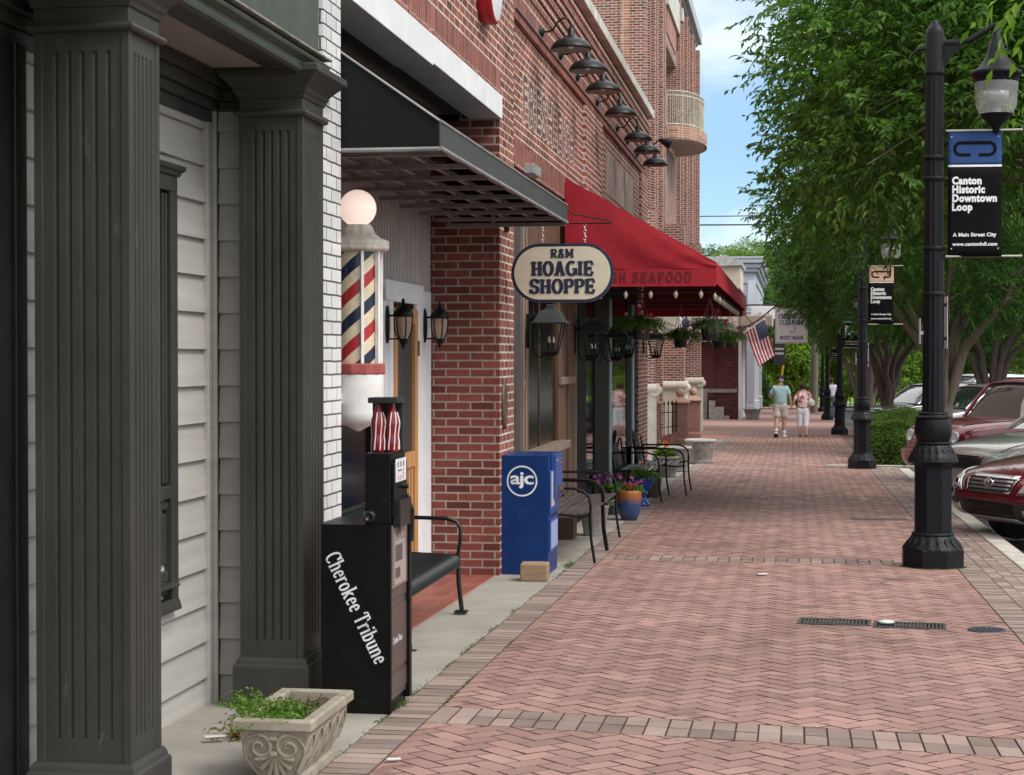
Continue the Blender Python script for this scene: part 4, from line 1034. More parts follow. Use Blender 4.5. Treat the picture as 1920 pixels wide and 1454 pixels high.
def oval_lantern():
    t = thing('porch_lantern', 'black teardrop porch lantern between the barber pole and the screen door', 'wall lantern', (-2.935, 12.93, 1.62), 0, 'teardrop porch lanterns beside the barber door')
    b = MB(); b.lathe([(.055,0),(.055,.012),(.04,.02)], 16, M=Matrix.Translation((0,0,.19)) @ Matrix.Diagonal((1,.75,2.5,1)) @ Matrix.Rotation(R(90),4,'Y')); b.path([(.02,0,.255),(.07,0,.255)], .008); b.path([(.02,0,.085),(.12,0,.085)], .006); b.build('wall_plate', m_iron2, t)
    cx = .125; b = MB(); c = (cx,0,0)
    b.lathe([(.075,.245),(.078,.255),(.068,.285),(.045,.315),(.022,.33),(.02,.34),(.012,.345),(.014,.36),(.006,.38)], 20, c); b.lathe([(.04,.085),(.03,.06),(.014,.035),(.012,.025),(.004,.01)], 16, c)
    for k in range(6):
        a = k*math.pi/3; b.path([(cx+r*math.cos(a), r*math.sin(a), z) for r, z in ((.068,.25),(.068,.19),(.06,.13),(.038,.085))], .005, 6)
    b.build('cage', m_iron2, t)
    b = MB(); b.lathe([(.064,.25),(.064,.19),(.056,.13),(.034,.085)], 20, c, cap=False); b.build('pane', clear_glass('amber_glass', (.80,.66,.55), .35), t)
    b = MB(); b.lathe([(.014,.09),(.014,.15)], 8, c); b.ball((cx,0,.18), .022, 8, sc=(.8,.8,1.4)); b.build('bulb', mat('bulb_white', (.85,.8,.72)), t)
    return t
ol = oval_lantern(); dup(ol, (-2.935, 14.3, 1.635), 0, 'black teardrop porch lantern between the screen door and the dark brick wall')

# ------------------------------------------------------------------ barber pole
def barber_pole():
    t = thing('barber_pole', 'weathered wall-mounted barber pole with red, white and blue stripes and a glowing globe', 'barber pole', (-2.352, 9.66, 1.17))
    b = MB(); b.box(-.10,-.06,-.46,-.05,.15,.21); b.box(-.10,-.06,-.46,-.05,1.0,1.05); b.build('mount', mat('worn_white', (.66,.65,.62), .6, var=.25, scale=12), t)
    mwht = mat('pole_white', (.84,.85,.84), .4, var=.1, scale=8, col2=(.70,.68,.63)); 
    b = MB(); b.lathe([(.012,.0),(.04,.016),(.07,.03),(.115,.045),(.135,.065),(.142,.10),(.142,.30),(.143,.31)], 32); b.build('lower_bowl', mwht, t)
    b = MB(); b.lathe([(.146,.31),(.152,.315),(.152,.365),(.146,.37)], 12, smooth=False); b.build('collar', mat('pole_red_collar', (.33,.07,.06), .6, var=.3, scale=12), t, bevel=.003)
    # striped drum
    m, tt, p = new_mat('barber_stripe'); tcn = tt.nodes.new('ShaderNodeTexCoord'); sx_ = tt.nodes.new('ShaderNodeSeparateXYZ'); tt.links.new(tcn.outputs['Object'], sx_.inputs[0])
    def mth(op, a, b_=None):
        n = tt.nodes.new('ShaderNodeMath'); n.operation = op
        for i, v in enumerate((a, b_)):
            if v is None: continue
            if hasattr(v, 'is_linked'): tt.links.new(v, n.inputs[i])
            else: n.inputs[i].default_value = v
        return n.outputs[0]
    ang = mth('ARCTAN2', sx_.outputs[1], sx_.outputs[0]); ph = mth('FRACT', mth('SUBTRACT', mth('MULTIPLY', sx_.outputs[2], 1/.29), mth('MULTIPLY', ang, 2/(2*math.pi))))
    cream, red, blue = (.74,.62,.44), (.40,.022,.03), (.014,.021,.05)
    rp = tt.nodes.new('ShaderNodeValToRGB'); rp.color_ramp.interpolation = 'CONSTANT'; e = rp.color_ramp.elements
    while len(e) < 4: e.new(.5)
    for el, (q, c) in zip(e, ((0,red),(.25,cream),(.5,blue),(.75,cream))): el.position = q; el.color = (*c,1)
    tt.links.new(ph, rp.inputs[0]); c = mixc(tt, rp.outputs[0], ramp(tt, noise(tt, 14, 5), [(.3,.78),(.7,1.08)]), 1.0, 'MULTIPLY'); tt.links.new(c, p.inputs['Base Color']); p.inputs['Roughness'].default_value = .28
    b = MB(); b.lathe([(.112,.37),(.112,.985)], 48); b.build('striped_drum', m, t)
    b = MB()
    for a in (-66, -20, 25, 90, 155, 220): 
        x, y = .127*math.cos(R(a)), .127*math.sin(R(a)); b = MB(); b.box(-.012,.012,-.008,.008,.36,.99, M=Matrix.Translation((x,y,0)) @ Matrix.Rotation(R(a),4,'Z')); b.build('rail', mwht, t, bevel=.002)
    b = MB(); b.lathe([(.135,.975),(.17,.985),(.175,.995),(.175,1.03),(.165,1.04),(.13,1.05),(.10,1.075),(.085,1.105),(.075,1.125)], 12, smooth=False); b.build('cap', mat('rusty_white', (.68,.67,.63), .6, var=.2, scale=16, col2=(.40,.31,.22)), t, bevel=.003)
    m, tt, p = new_mat('milk_globe'); p.inputs['Base Color'].default_value = (.85,.78,.74,1); p.inputs['Roughness'].default_value = .18; p.inputs['Emission Color'].default_value = (1.0,.74,.62,1); p.inputs['Emission Strength'].default_value = .40
    b = MB(); b.ball((0,0,1.215), .102, 32); b.build('globe', m, t)
    m2, tt, p = new_mat('globe_bulb'); p.inputs['Emission Color'].default_value = (1,.75,.5,1); p.inputs['Emission Strength'].default_value = 1.0
    return t
barber_pole()

# ------------------------------------------------------------------ newspaper boxes
def tribune_box():
    t = thing('newspaper_box', 'tall black newspaper vending box with white Cherokee Tribune lettering', 'newspaper box', (-2.06, 8.60, gz(8.6)))
    m = mat('box_black', (.0032,.0032,.0034), .40, spec=.22, var=.3, scale=7, bmp=.10, bscale=60, wear=((.05,.048,.045), .64, 14)); mf = mat('box_front', (.075,.055,.05), .35, var=.2, scale=5)
    x0, x1, y0, y1 = -.165, .175, -.205, .215
    b = MB(); b.box(x0, x1-.02, y0, y1, -.01, .905); b.box(x1-.02, x1, y0, y0+.015, .0, .905); b.box(x1-.02, x1+.012, y1-.05, y1, .02, .88); b.build('cabinet', m, t, bevel=.004)
    b = MB(); b.box(x1-.02, x1-.008, y0+.015, y1-.05, .06, .905); b.box(x1-.008, x1-.002, y0+.03, y1-.06, .09,.18); b.box(x1-.008, x1-.002, y0+.03, y1-.06, .20,.50); b.box(x1-.008, x1-.003, y0+.03, y1-.06, .54,.60); b.build('front_panel', mf, t, bevel=.003)
    d = MB(); d.box(x1-.008, x1+.004, y0+.02, y1-.07, .595, .90); w = d.build('display_window', mat('window_haze', (.16,.125,.12), .12, var=.2, scale=4), t, bevel=.004)
    n = MB(); n.box(x1+.0045, x1+.0055, y0+.05, y1-.12, .61, .865); n.build('newspaper', mat('newsprint', (.34,.28,.27), .5, var=.06), w)
    n = MB(); n.box(x1+.0056, x1+.006, y0+.07, y1-.19, .72, .80); n.box(x1+.0056, x1+.006, y0+.07, y1-.24, .64, .69); n.box(x1+.0056, x1+.006, y0+.065, y1-.135, .825, .829)
    put_text(n, 'news', .12, lambda u, v, dd: (x1+.006+dd, y0+.085+u, .835+v), .0004); n.build('newsprint_ink', mat('ink_grey', (.10,.075,.07), .6), w)
    # coin mechanism on top
    b = MB(); b.box(.048, .175, y0+.0, y0+.32, .905, 1.245); b.box(.175,.19, y0+.01, y0+.30, .93, 1.20); b.build('coin_unit', m, t, bevel=.006)
    b = MB(); b.box(.1905,.193, y0+.03,y0+.26,1.105,1.215); o = b.build('price_card', mat('card_white', (.70,.70,.72), .4, var=.04), t)
    b = MB()
    for k in range(3): b.box(.1932,.1935, y0+.07+.06*k, y0+.09+.06*k, 1.175,1.20)
    b.box(.1932,.1935,y0+.07,y0+.16,1.155,1.161); b.box(.1932,.1935,y0+.19,y0+.2,1.135,1.165); o2 = b.build('card_print', mat('ink_black', (.03,.03,.03), .6), t)
    b = MB()
    for k in range(3): b.box(.1932,.1935, y0+.08+.05*k, y0+.095+.05*k, 1.112,1.135)
    b.build('card_print', mat('ink_red', (.5,.03,.04), .6), t)
    b = MB(); b.tube((.18,y0+.16,1.08),(.225,y0+.16,1.08),.012); b.box(.176,.215,y0+.03,y0+.28,.89,1.02); b.path([(.19,y0+.28,1.03),(.215,y0+.30,.95),(.21,y0+.30,.80)], .012); b.build('handle', mat('steel_black', (.03,.03,.03), .25, .6), t, bevel=.004)
    b = MB(); M = Matrix.Translation((.075,y0-.0,.945)) @ Matrix.Rotation(R(90),4,'X'); b.lathe([(.03,0),(.032,.012),(.024,.03),(.018,.034),(.017,.026),(.0,.024)], 20, M=M, cap=False); b.build('lock', mat('lock_black', (.02,.022,.026), .25, .3), t)
        # the painted side lettering runs diagonally downwards
    b = MB(); a = R(-64.2); ca, sa = math.cos(a), math.sin(a); ox, oz = -.172, .752
    serif_text(b, 'Cherokee Tribune', .080, lambda u, v, d: (ox+u*ca-v*sa+.02, y0-.0005-d, oz+u*sa+v*ca), thick=.125, thin=.045, sw=.085, sh=.04, d=.0012, align='l', widen=.755)
    b.build('lettering', mat('sign_white', (.72,.76,.82), .6), t)
    b = MB(); put_text(b, 'small', .20, lambda u, v, d: (x1-.0015+d, y0+.05+u, .325+v), .0006, 0, .035); b.build('lettering', mat('sign_white', (.72,.76,.82)), t, fix=False)
    # card with soda bottles on top of the box
    k = thing('ad_topper', 'advertising topper with two red cola bottles on the black newspaper box', 'display', (-2.06+.105, 8.60-.08, gz(8.6)+1.246))
    b = MB(); b.box(-.06,.085,-.05,.11,.235,.262); b.box(-.06,-.054,.05,.11,.0,.235); b.box(-.06,.08,.10,.11,0,.235); b.build('holder', mat('dark_plastic', (.025,.027,.03), .3), k, bevel=.004)
    prof = [(.030,.0),(.034,.01),(.034,.05),(.030,.075),(.033,.11),(.036,.135),(.032,.16),(.022,.19),(.014,.21),(.012,.235)]
    for dx, dy in ((-.02,.0),(.045,.02)):
        b = MB(); b.lathe(prof, 20, (dx,dy,0)); o = b.build('bottle', mat('cola_red', (.36,.012,.022), .12, var=.35, scale=30, col2=(.10,.01,.02)), k)
        b = MB()
        for q in range(5):
            an = R(-110+q*45); b.path([(dx+r*1.02*math.cos(an+z*2), dy+r*1.02*math.sin(an+z*2), z) for r, z in prof[1:-2]], .0035, 5)
        b.v = b.v; b.build('stripe', mat('cola_white', (.75,.75,.75), .2), k)
tribune_box()
def blue_box():
    t = thing('newspaper_box', 'blue newspaper vending box with a white circled ajc emblem', 'newspaper box', (-2.17, 15.0, gz(15.0)))
    m = mat('box_blue', (.0025,.030,.14), .38, spec=.3, var=.2, scale=3, bmp=.10, bscale=40, wear=((.04,.075,.17), .62, 8)); md = mat('box_blue_light', (.02,.07,.26), .3, var=.1)
    x0, x1, y0, y1 = -.21, .185, -.30, .28
    b = MB(); b.prism([(y0,-.0),(y1,-.0),(y1,.99),(y0,.985)], lambda u,v,d: (d,u,v), x0, x1); b.build('cabinet', m, t, bevel=.006)
    b = MB(); b.box(x1, x1+.05, y0+.16, y1-.02, .62, .99); b.box(x1, x1+.02, y0+.04, y1-.04, .50, .86); b.build('door', md, t, bevel=.008)
    b = MB(); b.box(x1+.0205, x1+.022, y0+.06, y1-.32, .56, .85); b.build('display_window', mat('pale_window', (.62,.56,.50), .2, var=.15, scale=8), t)
    b = MB(); b.box(x1, x1+.014, y0+.05, y1-.05, .18, .46); o = b.build('card_frame', md, t, bevel=.004)
    b = MB(); b.box(x1+.0142, x1+.0155, y0+.09, y1-.09, .21, .43); o.name; b.build('card', mat('card_blue', (.25,.33,.55), .5, var=.3, scale=40), t)
    b = MB(); b.tube((x1+.05,y0+.25,.93),(x1+.085,y0+.25,.93),.015); b.box(x1+.05,x1+.07,y0+.2,y1-.1,.66,.72); b.build('handle', m_chrome, t)
    b = MB(); f = lambda dx, dz: (lambda u, v, d: (dx+u, y0-.0008-d, dz+v)); cx, cz, r = -.03, .775, .127
    pts = arc(0,0,r,r,0,360,48)
    for i in range(48): 
        (a1,c1),(a2,c2) = pts[i], pts[i+1]; k_ = (r-.013)/r
        b.add([(cx+a1,y0-.0015,cz+c1),(cx+a2,y0-.0015,cz+c2),(cx+a2*k_,y0-.0015,cz+c2*k_),(cx+a1*k_,y0-.0015,cz+c1*k_)], [(0,1,2,3)])
    put_text(b, 'ajc', .195, f(cx-.098, cz-.062), .0007, 0, .135); b.build('emblem', mat('sign_white', (.72,.76,.82)), t, fix=False)
blue_box()
t = thing('timber_block', 'short block of raw timber on the concrete in front of the blue newspaper box', 'wood block', (-2.03, 14.27, gz(14.27)), R(3))
b = MB(); b.box(-.115,.105,-.07,.13,0,.142); b.build('block', mat('raw_timber', (.36,.24,.14), .8, var=.3, scale=5, col2=(.20,.14,.09), bmp=.4, bscale=30, stretch=(1,.3,5)), t, bevel=.012)

# ------------------------------------------------------------------ planter in the foreground
m_cast = mat('cast_stone', (0.36,0.32,0.255), .9, var=.3, scale=7, col2=(.20,.175,.135), bmp=.5, bscale=70, wear=((.13,.125,.06), .58, 6))
m_leaf_l = leaf_mat('weed_leaf', [(.10,.20,.03),(.16,.27,.05),(.07,.15,.03),(.20,.30,.06)], .35)
m_leaf_d = leaf_mat('plant_leaf', [(.03,.085,.02),(.06,.14,.03),(.04,.10,.03)], .3)
def foliage(name, P, D, L, n, ll, lw, m, parent, droop=.4, twist=.45):
    V, F = sprays(np.array(P), np.array(D), np.array(L), n, ll, lw, droop, twist)
    return link(name, raw_mesh(name, V, F, m), parent)
def planter():
    y = 7.10; t = thing('stone_planter', 'rectangular cast stone planter with scroll relief and weedy greens by the pilaster', 'planter', (-1.99, y, gz(y)))
    hx, hy, H = .142, .325, .285
    b = MB(); prof = [(-.05,.0),(-.05,.03),(-.065,.035),(-.055,.06),(-.03,.12),(-.012,.18),(-.004,.228),(.0,.232),(.016,.236),(.016,.268),(.010,.276)]
    vs = []; fs = []
    b.rlathe(-hx, hx, -hy, hy, prof+[(-.028,.276),(-.034,.27),(-.036,.20)], cap=False); b.rlathe(-hx,hx,-hy,hy,[(-.05,.0),(-.049,-.005)], cap=True)
    b.build('trough', m_cast, t, bevel=.004)
    # rim moss and soil
    vs = []; fs = []; n = 12
    for i in range(n+1):
        for j in range(n+1): u = -hx+.036+(2*hx-.072)*i/n; v = -hy+.036+(2*hy-.072)*j/n; vs.append((u, v, .225+.012*math.sin(u*40)+.012*math.sin(v*23+1)+random.uniform(-.006,.006)))
    for i in range(n):
        for j in range(n): a = i*(n+1)+j; fs.append((a,a+n+1,a+n+2,a+1))
    b = MB(); b.add(vs, fs, 0, True); b.build('soil', mat('soil', (.05,.032,.024), .95, var=.6, scale=60, bmp=.8, bscale=90), t, fix=False)
    # relief: two scrolls and a palmette on the near end
    b = MB(); yf = lambda z: -hy-(-.055+(.228-.04)*0)-0
    def face(u, z): # sloping end face
        k = np.interp(z, [.035,.06,.12,.18,.228], [-.065,-.055,-.03,-.012,-.004]); return (u, -hy-k-.002, z)
    for s in (-1, 1):
        pts = []
        for i in range(40):
            a = i/39; th = a*2.6*math.pi; r = .052*(1-a*.83); pts.append(face(s*(.058+r*math.cos(th+math.pi*.5)*1.0), .165+r*math.sin(th+math.pi*.5)))
        b.path(pts, [.010-.003*i/39 for i in range(40)], 8)
        b.path([face(s*u, z) for u, z in ((.058,.217),(.098,.205),(.122,.17),(.118,.12),(.095,.075),(.070,.045))], .006, 6)
        for u1, z1, r in ((.030,.055,.013),(.058,.078,.014),(.078,.115,.012)):
            b.path([face(s*.006,.135), face(s*u1*.55, (z1+.135)/2-.005), face(s*u1, z1)], [.004,.011,r], 8)
    b.path([face(0,.135), face(0,.09), face(0,.05)], [.004,.011,.015], 8); b.box(-.014,.014,-hy+.004,-hy+.024,.135,.15); b.path([face(-.016,.20),face(.016,.20)], .012, 6)
    # arcaded relief along the street side
    def side(v, z):
        k = np.interp(z, [.035,.06,.12,.18,.228], [-.065,-.055,-.03,-.012,-.004]); return (hx+k+.002, v, z)
    for k in range(5):
        c = -.25+k*.125
        b.path([side(c+.055*math.cos(R(a)), .15+.06*math.sin(R(a))) for a in range(-30,220,20)]+[side(c-.05,.07)], .007, 6); b.path([side(c,.20),side(c+.012,.14),side(c-.006,.07)], [.005,.012,.004], 6); b.path([side(c+.03,.12),side(c+.045,.08)], [.009,.004], 6)
    b.build('relief', m_cast, t)
    # greens
    P = []; D = []; L = []
    for k in range(330):
        u = random.uniform(-.13,.07); v = random.uniform(-.30,-.0); 
        P.append((u, v, .22)); D.append((random.gauss(-.25,.5), random.gauss(-.1,.5), 1)); L.append(random.uniform(.06,.15))
    for k in range(60): P.append((random.uniform(-.16,-.09), random.uniform(-.25,.02), .24)); D.append((random.gauss(-.7,.3), random.gauss(0,.4), 1)); L.append(random.uniform(.1,.2))
    foliage('chickweed', P, D, L, 10, .020, .011, m_leaf_l, t, .35, .6)
    P = []; D = []; L = []
    for c, n_, h in (((-.02,.10),30,.09), ((.06,-.14),24,.07), ((.05,.2),8,.05)):
        for k in range(n_): P.append((c[0]+random.gauss(0,.02), c[1]+random.gauss(0,.03), .22)); D.append((random.gauss(0,.6), random.gauss(0,.6), 1)); L.append(random.uniform(.5,1)*h)
    foliage('seedling', P, D, L, 7, .034, .016, m_leaf_d, t, .5, .5)
    b = MB()
    for k in range(60): 
        u, v = random.uniform(-.09,.10), random.uniform(-.1,.28); b.path([(u,v,.225),(u+random.gauss(0,.03),v+random.gauss(0,.03),random.uniform(.225,.27))], .002, 4)
    b.build('dry_stalk', mat('dry_stalk', (.22,.14,.09), .9, island=.4), t)
    b = MB(); b.box(.075,.09,-.16,-.09,.24,.246); b.box(.02,.03,.10,.13,.235,.24); b.build('plant_label', mat('label_white', (.62,.62,.60), .5), t)
planter()
t = thing('weed_clump', 'small dry reddish weed clump on the concrete at the siding corner', 'weed', (-2.42, 7.75, gz(7.75)))
P = [(random.gauss(0,.04), random.gauss(0,.05), .0) for k in range(40)]; D = [(random.gauss(0,.6), random.gauss(0,.6), 1) for k in range(40)]
foliage('leaves', P, D, [random.uniform(.05,.13) for k in range(40)], 8, .03, .014, leaf_mat('dry_leaf', [(.18,.06,.04),(.10,.14,.03),(.22,.10,.06)], .2), t)
b = MB(); b.box(-.045,.045,-.018,.018,.006,.009, M=Matrix.Rotation(R(25),4,'Z')); o = b.build('paper_scrap', mat('label_white', (.62,.62,.60))); o.location = S(-2.5, 7.62, .02); tag(o, 'white plastic tag lying on the concrete by the siding', 'litter')

# ------------------------------------------------------------------ benches
def slat_bench():
    t = thing('bench', 'dark green metal bench with ribbed seat under the dark awning', 'bench', S(-2.5, 11.3))
    m = mat('bench_green', (.006,.012,.012), .35, var=.2, spec=.4)
    b = MB(); yy = -.85; 
    while yy < .80:
        b.path([(-.2,yy,.41),(.10,yy,.395),(.20,yy,.392),(.245,yy,.38),(.262,yy,.35),(.25,yy,.32)], .0115, 6); yy += .048
    b.build('seat', m, t)
    b = MB(); b.path([(.25,-.87,.32),(.25,.82,.32)], .012); b.path([(-.2,-.87,.40),(-.2,.82,.40)], .012); b.path([(-.26,-.87,.78),(-.26,.82,.78)], .014); b.build('seat_rail', m, t)
    b = MB(); yy = -.85
    while yy < .80: b.path([(-.21,yy,.42),(-.24,yy,.60),(-.27,yy,.77)], .007, 6); yy += .05
    b.build('backrest', m, t)
    for y in (-.87, .82):
        b = MB(); b.path([(-.25,y,.63),(-.1,y,.645),(.16,y,.64),(.235,y,.62),(.262,y,.57),(.262,y,.50),(.245,y,.39)], .0135, 8); b.build('armrest', m, t)
        b = MB(); b.path([(.245,y,.39),(.25,y,.2),(.272,y,.012)], .016, 8); b.box(.225,.31,y-.04,y+.04,0,.014); b.build('leg', m, t)
        b = MB(); b.path([(-.27,y,.78),(-.21,y,.41),(-.24,y,.01)], .016, 8); b.box(-.28,-.2,y-.04,y+.04,0,.014); b.build('leg', m, t)
    for y in (-.87, .82):
        b = MB(); b.path([(-.2,y,.40),(.25,y,.385)], .013, 8); b.build('seat_support', m, t)
slat_bench()
def arm_bench(name, label, y0, y1, back, xf=-1.72, group='black metal benches along the shop fronts', d=.52):
    t = thing('bench', label, 'bench', S(xf-d/2, (y0+y1)/2), 0, group); h = (y1-y0)/2; xf_, xb = d/2, -d/2
    m = mat('bench_black', (.006,.0055,.005), .45, var=.2, spec=.25); mw = mat('bench_slat', (.10,.085,.075), .55, var=.3, scale=5, col2=(.05,.042,.038), stretch=(4,.4,4))
    b = MB()
    if back == 'slat':
        for k in range(7):
            x = xb+.03+k*.07; z = .42+.015*abs(k-3)/3; b.box(x, x+.052, -h, h, z, z+.018)
        b.build('seat', mw, t, bevel=.004)
        for k in range(3):
            b = MB(); b.box(xb-.06-.02*k, xb-.045-.02*k, -h, h, .52+.11*k, .59+.11*k); b.build('back_slat', mw, t, bevel=.004)
    else:
        for k in range(5):
            x = xb+.03+k*.095; b.box(x, x+.07, -h, h, .42, .434)
        b.build('seat', mat('bench_seat_grey', (.20,.19,.19), .45, var=.2), t, bevel=.004)
        b = MB(); n = 28; r = min(h*.9, .45)
        pts = [(xb-.06-.10*math.sin(a)*1.0, r*math.cos(a), .47+.42*math.sin(a)) for a in [math.pi*i/n for i in range(n+1)]]; b.path(pts, .013, 8)
        pts = [(xb-.05-.06*math.sin(a), r*.62*math.cos(a), .47+.26*math.sin(a)) for a in [math.pi*i/n for i in range(n+1)]]; b.path(pts, .009, 6)
        for i in range(1, 12):
            a = math.pi*i/12; b.path([(xb-.03, r*.15*math.cos(a), .45), (xb-.05-.05*math.sin(a), r*.55*math.cos(a+.2), .47+.24*math.sin(a)), (xb-.06-.10*math.sin(a), r*math.cos(a), .47+.42*math.sin(a))], .007, 5)
        for i in range(6):
            a = math.pi*(i+.5)/6; c = Vector((xb-.055-.08*math.sin(a), r*.8*math.cos(a), .47+.34*math.sin(a))); b.path([c+Vector((0,.05*math.cos(q),.05*math.sin(q))) for q in [j*math.pi/5 for j in range(11)]], .007, 5, cap=False)
        b.build('backrest', mat('cast_back', (.05,.045,.042), .5, var=.3), t)
    for y in (-h, h):
        b = MB(); b.path([(xb-.08,y,.66),(-.1,y,.665),(xf_-.16,y,.66),(xf_-.08,y,.635),(xf_-.03,y,.585),(xf_-.015,y,.50),(xf_-.02,y,.43)], .0125, 8); b.build('armrest', m, t)
        b = MB(); b.path([(xf_-.02,y,.43),(xf_-.012,y,.22),(xf_+.022,y,.0)], .0125, 8); b.build('leg', m, t)
        b = MB(); b.path([(xb-.10,y,.80),(xb-.04,y,.42),(xb-.06,y,.0)], .0125, 8); b.build('leg', m, t)
        b = MB(); b.path([(xb-.03,y,.42),(0,y,.43),(xf_-.10,y,.41),(xf_-.02,y,.43)], .011, 6); b.build('seat_support', m, t)
arm_bench('bench', 'black tube bench with dark wood slats directly behind the blue newspaper box', 15.75, 16.86, 'slat', -1.735)
arm_bench('bench', 'second slatted black tube bench, between the first one and the flower pots', 16.98, 18.30, 'slat', -1.76)
arm_bench('bench', 'black garden bench with cast openwork back beside the blue pedestal pot', 23.95, 25.35, 'cast', -1.74, d=.56)
arm_bench('bench', 'black garden bench with cast openwork back beside the orange-flower planter', 25.45, 26.6, 'cast', -1.50, d=.62)

# ------------------------------------------------------------------ pots and planters on the sidewalk
def flowers(mb, pts, r, mi=0, n=6):
    for p in pts:
        c = Vector(p); ax = Vector((random.gauss(0,.5), -1+random.gauss(0,.3), random.gauss(.4,.4))).normalized(); u = ax.cross(Vector((0,0,1))).normalized(); w = ax.cross(u)
        rr = r*random.uniform(.7,1.15); vs = [c-ax*rr*.35]+[c+(u*math.cos(a)+w*math.sin(a))*rr*(1 if k%2 else .8) for k, a in enumerate([2*math.pi*i/(2*n) for i in range(2*n)])]
        mb.add(vs, [(0,1+i,1+(i+1)%(2*n)) for i in range(2*n)], mi)
def pot_thing(name, label, cat, x, y, prof, m, plants, seg=32, rf=None, group=None, rimz=None, sc=1.0, smooth=True):
    t = thing(name, label, cat, S(x, y), 0, group)
    b = MB(); b.lathe([(r*sc, z*sc) for r, z in prof], seg, rfun=rf, smooth=smooth); b.build('pot', m, t)
    for kind, args in plants:
        if kind == 'leaf':
            n, z, r, h, ll, lw, mm, dr = args
            P = [(random.gauss(0, r*.5), random.gauss(0, r*.5), z) for _ in range(n)]; D = [(random.gauss(0,.55)+p[0]*3, random.gauss(0,.55)+p[1]*3, 1) for p in P]
            foliage('leaves', P, D, [h*random.uniform(.5,1.1) for _ in range(n)], 9, ll, lw, mm, t, dr)
        else:
            n, z, r, h, fr, mm = args; b = MB(); flowers(b, [(random.gauss(0,r), random.gauss(0,r), z+random.uniform(0,h)) for _ in range(n)], fr); b.build('flowers', mm, t, fix=False)
    return t
f_red = mat('flower_red', (.50,.015,.03), .6, var=.3, scale=9, island=.3); f_pur = mat('flower_purple', (.16,.02,.13), .6, var=.3, scale=9, island=.3); f_pink = mat('flower_pink', (.75,.30,.50), .6, var=.3, scale=9, island=.3); f_or = mat('flower_orange', (.85,.22,.02), .6, island=.2); f_mag = mat('flower_magenta', (.50,.02,.13), .6, var=.3, scale=9, island=.3)
lf1 = leaf_mat('pot_leaf', [(.07,.15,.03),(.13,.24,.05),(.09,.18,.045)], .35); lf2 = leaf_mat('pot_leaf_grey', [(.12,.18,.10),(.22,.29,.17),(.09,.15,.07)], .35); lf3 = leaf_mat('pot_leaf_bright', [(.10,.20,.03),(.17,.30,.05)], .35)
def glaze2(name, top, bot, zc, zw):
    m, t, p = new_mat(name); tcn = t.nodes.new('ShaderNodeTexCoord'); s = t.nodes.new('ShaderNodeSeparateXYZ'); t.links.new(tcn.outputs['Object'], s.inputs[0])
    mr = t.nodes.new('ShaderNodeMapRange'); mr.inputs[1].default_value = zc-zw; mr.inputs[2].default_value = zc+zw; ad = t.nodes.new('ShaderNodeMath'); ad.operation = 'MULTIPLY_ADD'; t.links.new(noise(t, 14, 3, .6, None, (1,1,.2)), ad.inputs[0]); ad.inputs[1].default_value = .12; t.links.new(s.outputs[2], ad.inputs[2]); t.links.new(ad.outputs[0], mr.inputs[0])
    t.links.new(mixc(t, bot, top, mr.outputs[0]), p.inputs['Base Color']); p.inputs['Roughness'].default_value = .25; return m
pot_thing('flower_pot', 'ribbed blue glazed pot with an orange-brown rim and red flowers', 'flower pot', -1.86, 20.75, [(.07,0),(.085,.0),(.115,.08),(.135,.18),(.142,.30),(.145,.345),(.14,.35),(.128,.345),(.12,.33)], glaze2('blue_brown_glaze', (.32,.12,.025), (.03,.06,.16), .30, .05),
          [('leaf', (40,.34,.10,.16,.06,.02,lf1,.5)), ('fl', (22,.36,.05,.05,.028,f_red)), ('fl', (14,.40,.08,.10,.024,f_pur))], rf=lambda a,r,z: r*(1+.03*abs(math.sin(a*11))))
pot_thing('flower_pot', 'glossy cobalt blue pedestal pot with leafy greens', 'flower pot', -1.92, 23.2, [(.10,0),(.11,.01),(.105,.035),(.07,.07),(.055,.11),(.07,.16),(.085,.19),(.12,.24),(.15,.30),(.155,.345),(.165,.36),(.16,.37),(.14,.365)], mat('cobalt_glaze', (.012,.045,.24), .12, var=.2),
          [('leaf', (70,.35,.14,.24,.09,.016,lf1,.55)), ('leaf', (12,.36,.09,.2,.07,.03,lf3,.4))])
pot_thing('flower_pot', 'brown square-shouldered clay pot behind the cobalt pedestal pot', 'flower pot', -1.95, 25.0, [(.12,0),(.125,.01),(.15,.2),(.158,.28),(.15,.29),(.135,.28)], mat('brown_clay', (.06,.035,.028), .6, var=.3), [('leaf', (20,.28,.1,.14,.05,.02,lf1,.5))])
pot_thing('flower_pot', 'galvanised steel bucket planted with small greens behind the slatted bench', 'flower pot', -2.03, 18.6, [(.10,0),(.11,.0),(.112,.02),(.15,.29),(.157,.30),(.157,.31),(.147,.31)], mat('galvanised', (.45,.46,.47), .35, .8, var=.2, scale=20), [('leaf', (40,.30,.12,.14,.05,.018,lf2,.4)), ('fl', (8,.40,.09,.06,.02,f_red))])
t = thing('wood_crate', 'dark weathered wooden box on the concrete beneath the slatted bench', 'crate', S(-2.30, 18.2)); b = MB(); b.box(-.15,.12,-.15,.15,0,.22); b.build('box', m_wood, t, bevel=.006); b = MB(); b.box(-.13,.10,-.13,.13,.22,.225); b.build('lid', m_wood_p, t)
pot_thing('flower_pot', 'dark pot with purple flowers against the black shop front', 'flower pot', -2.15, 21.6, [(.09,0),(.12,.2),(.13,.3),(.12,.3)], mat('dark_plastic', (.025,.027,.03)), [('leaf', (46,.28,.12,.22,.07,.02,lf1,.5)), ('fl', (14,.38,.1,.14,.026,f_pur))])
m_urn = mat('urn_stone', (.28,.265,.235), .9, var=.35, scale=9, col2=(.12,.115,.10), bmp=.5, bscale=50)
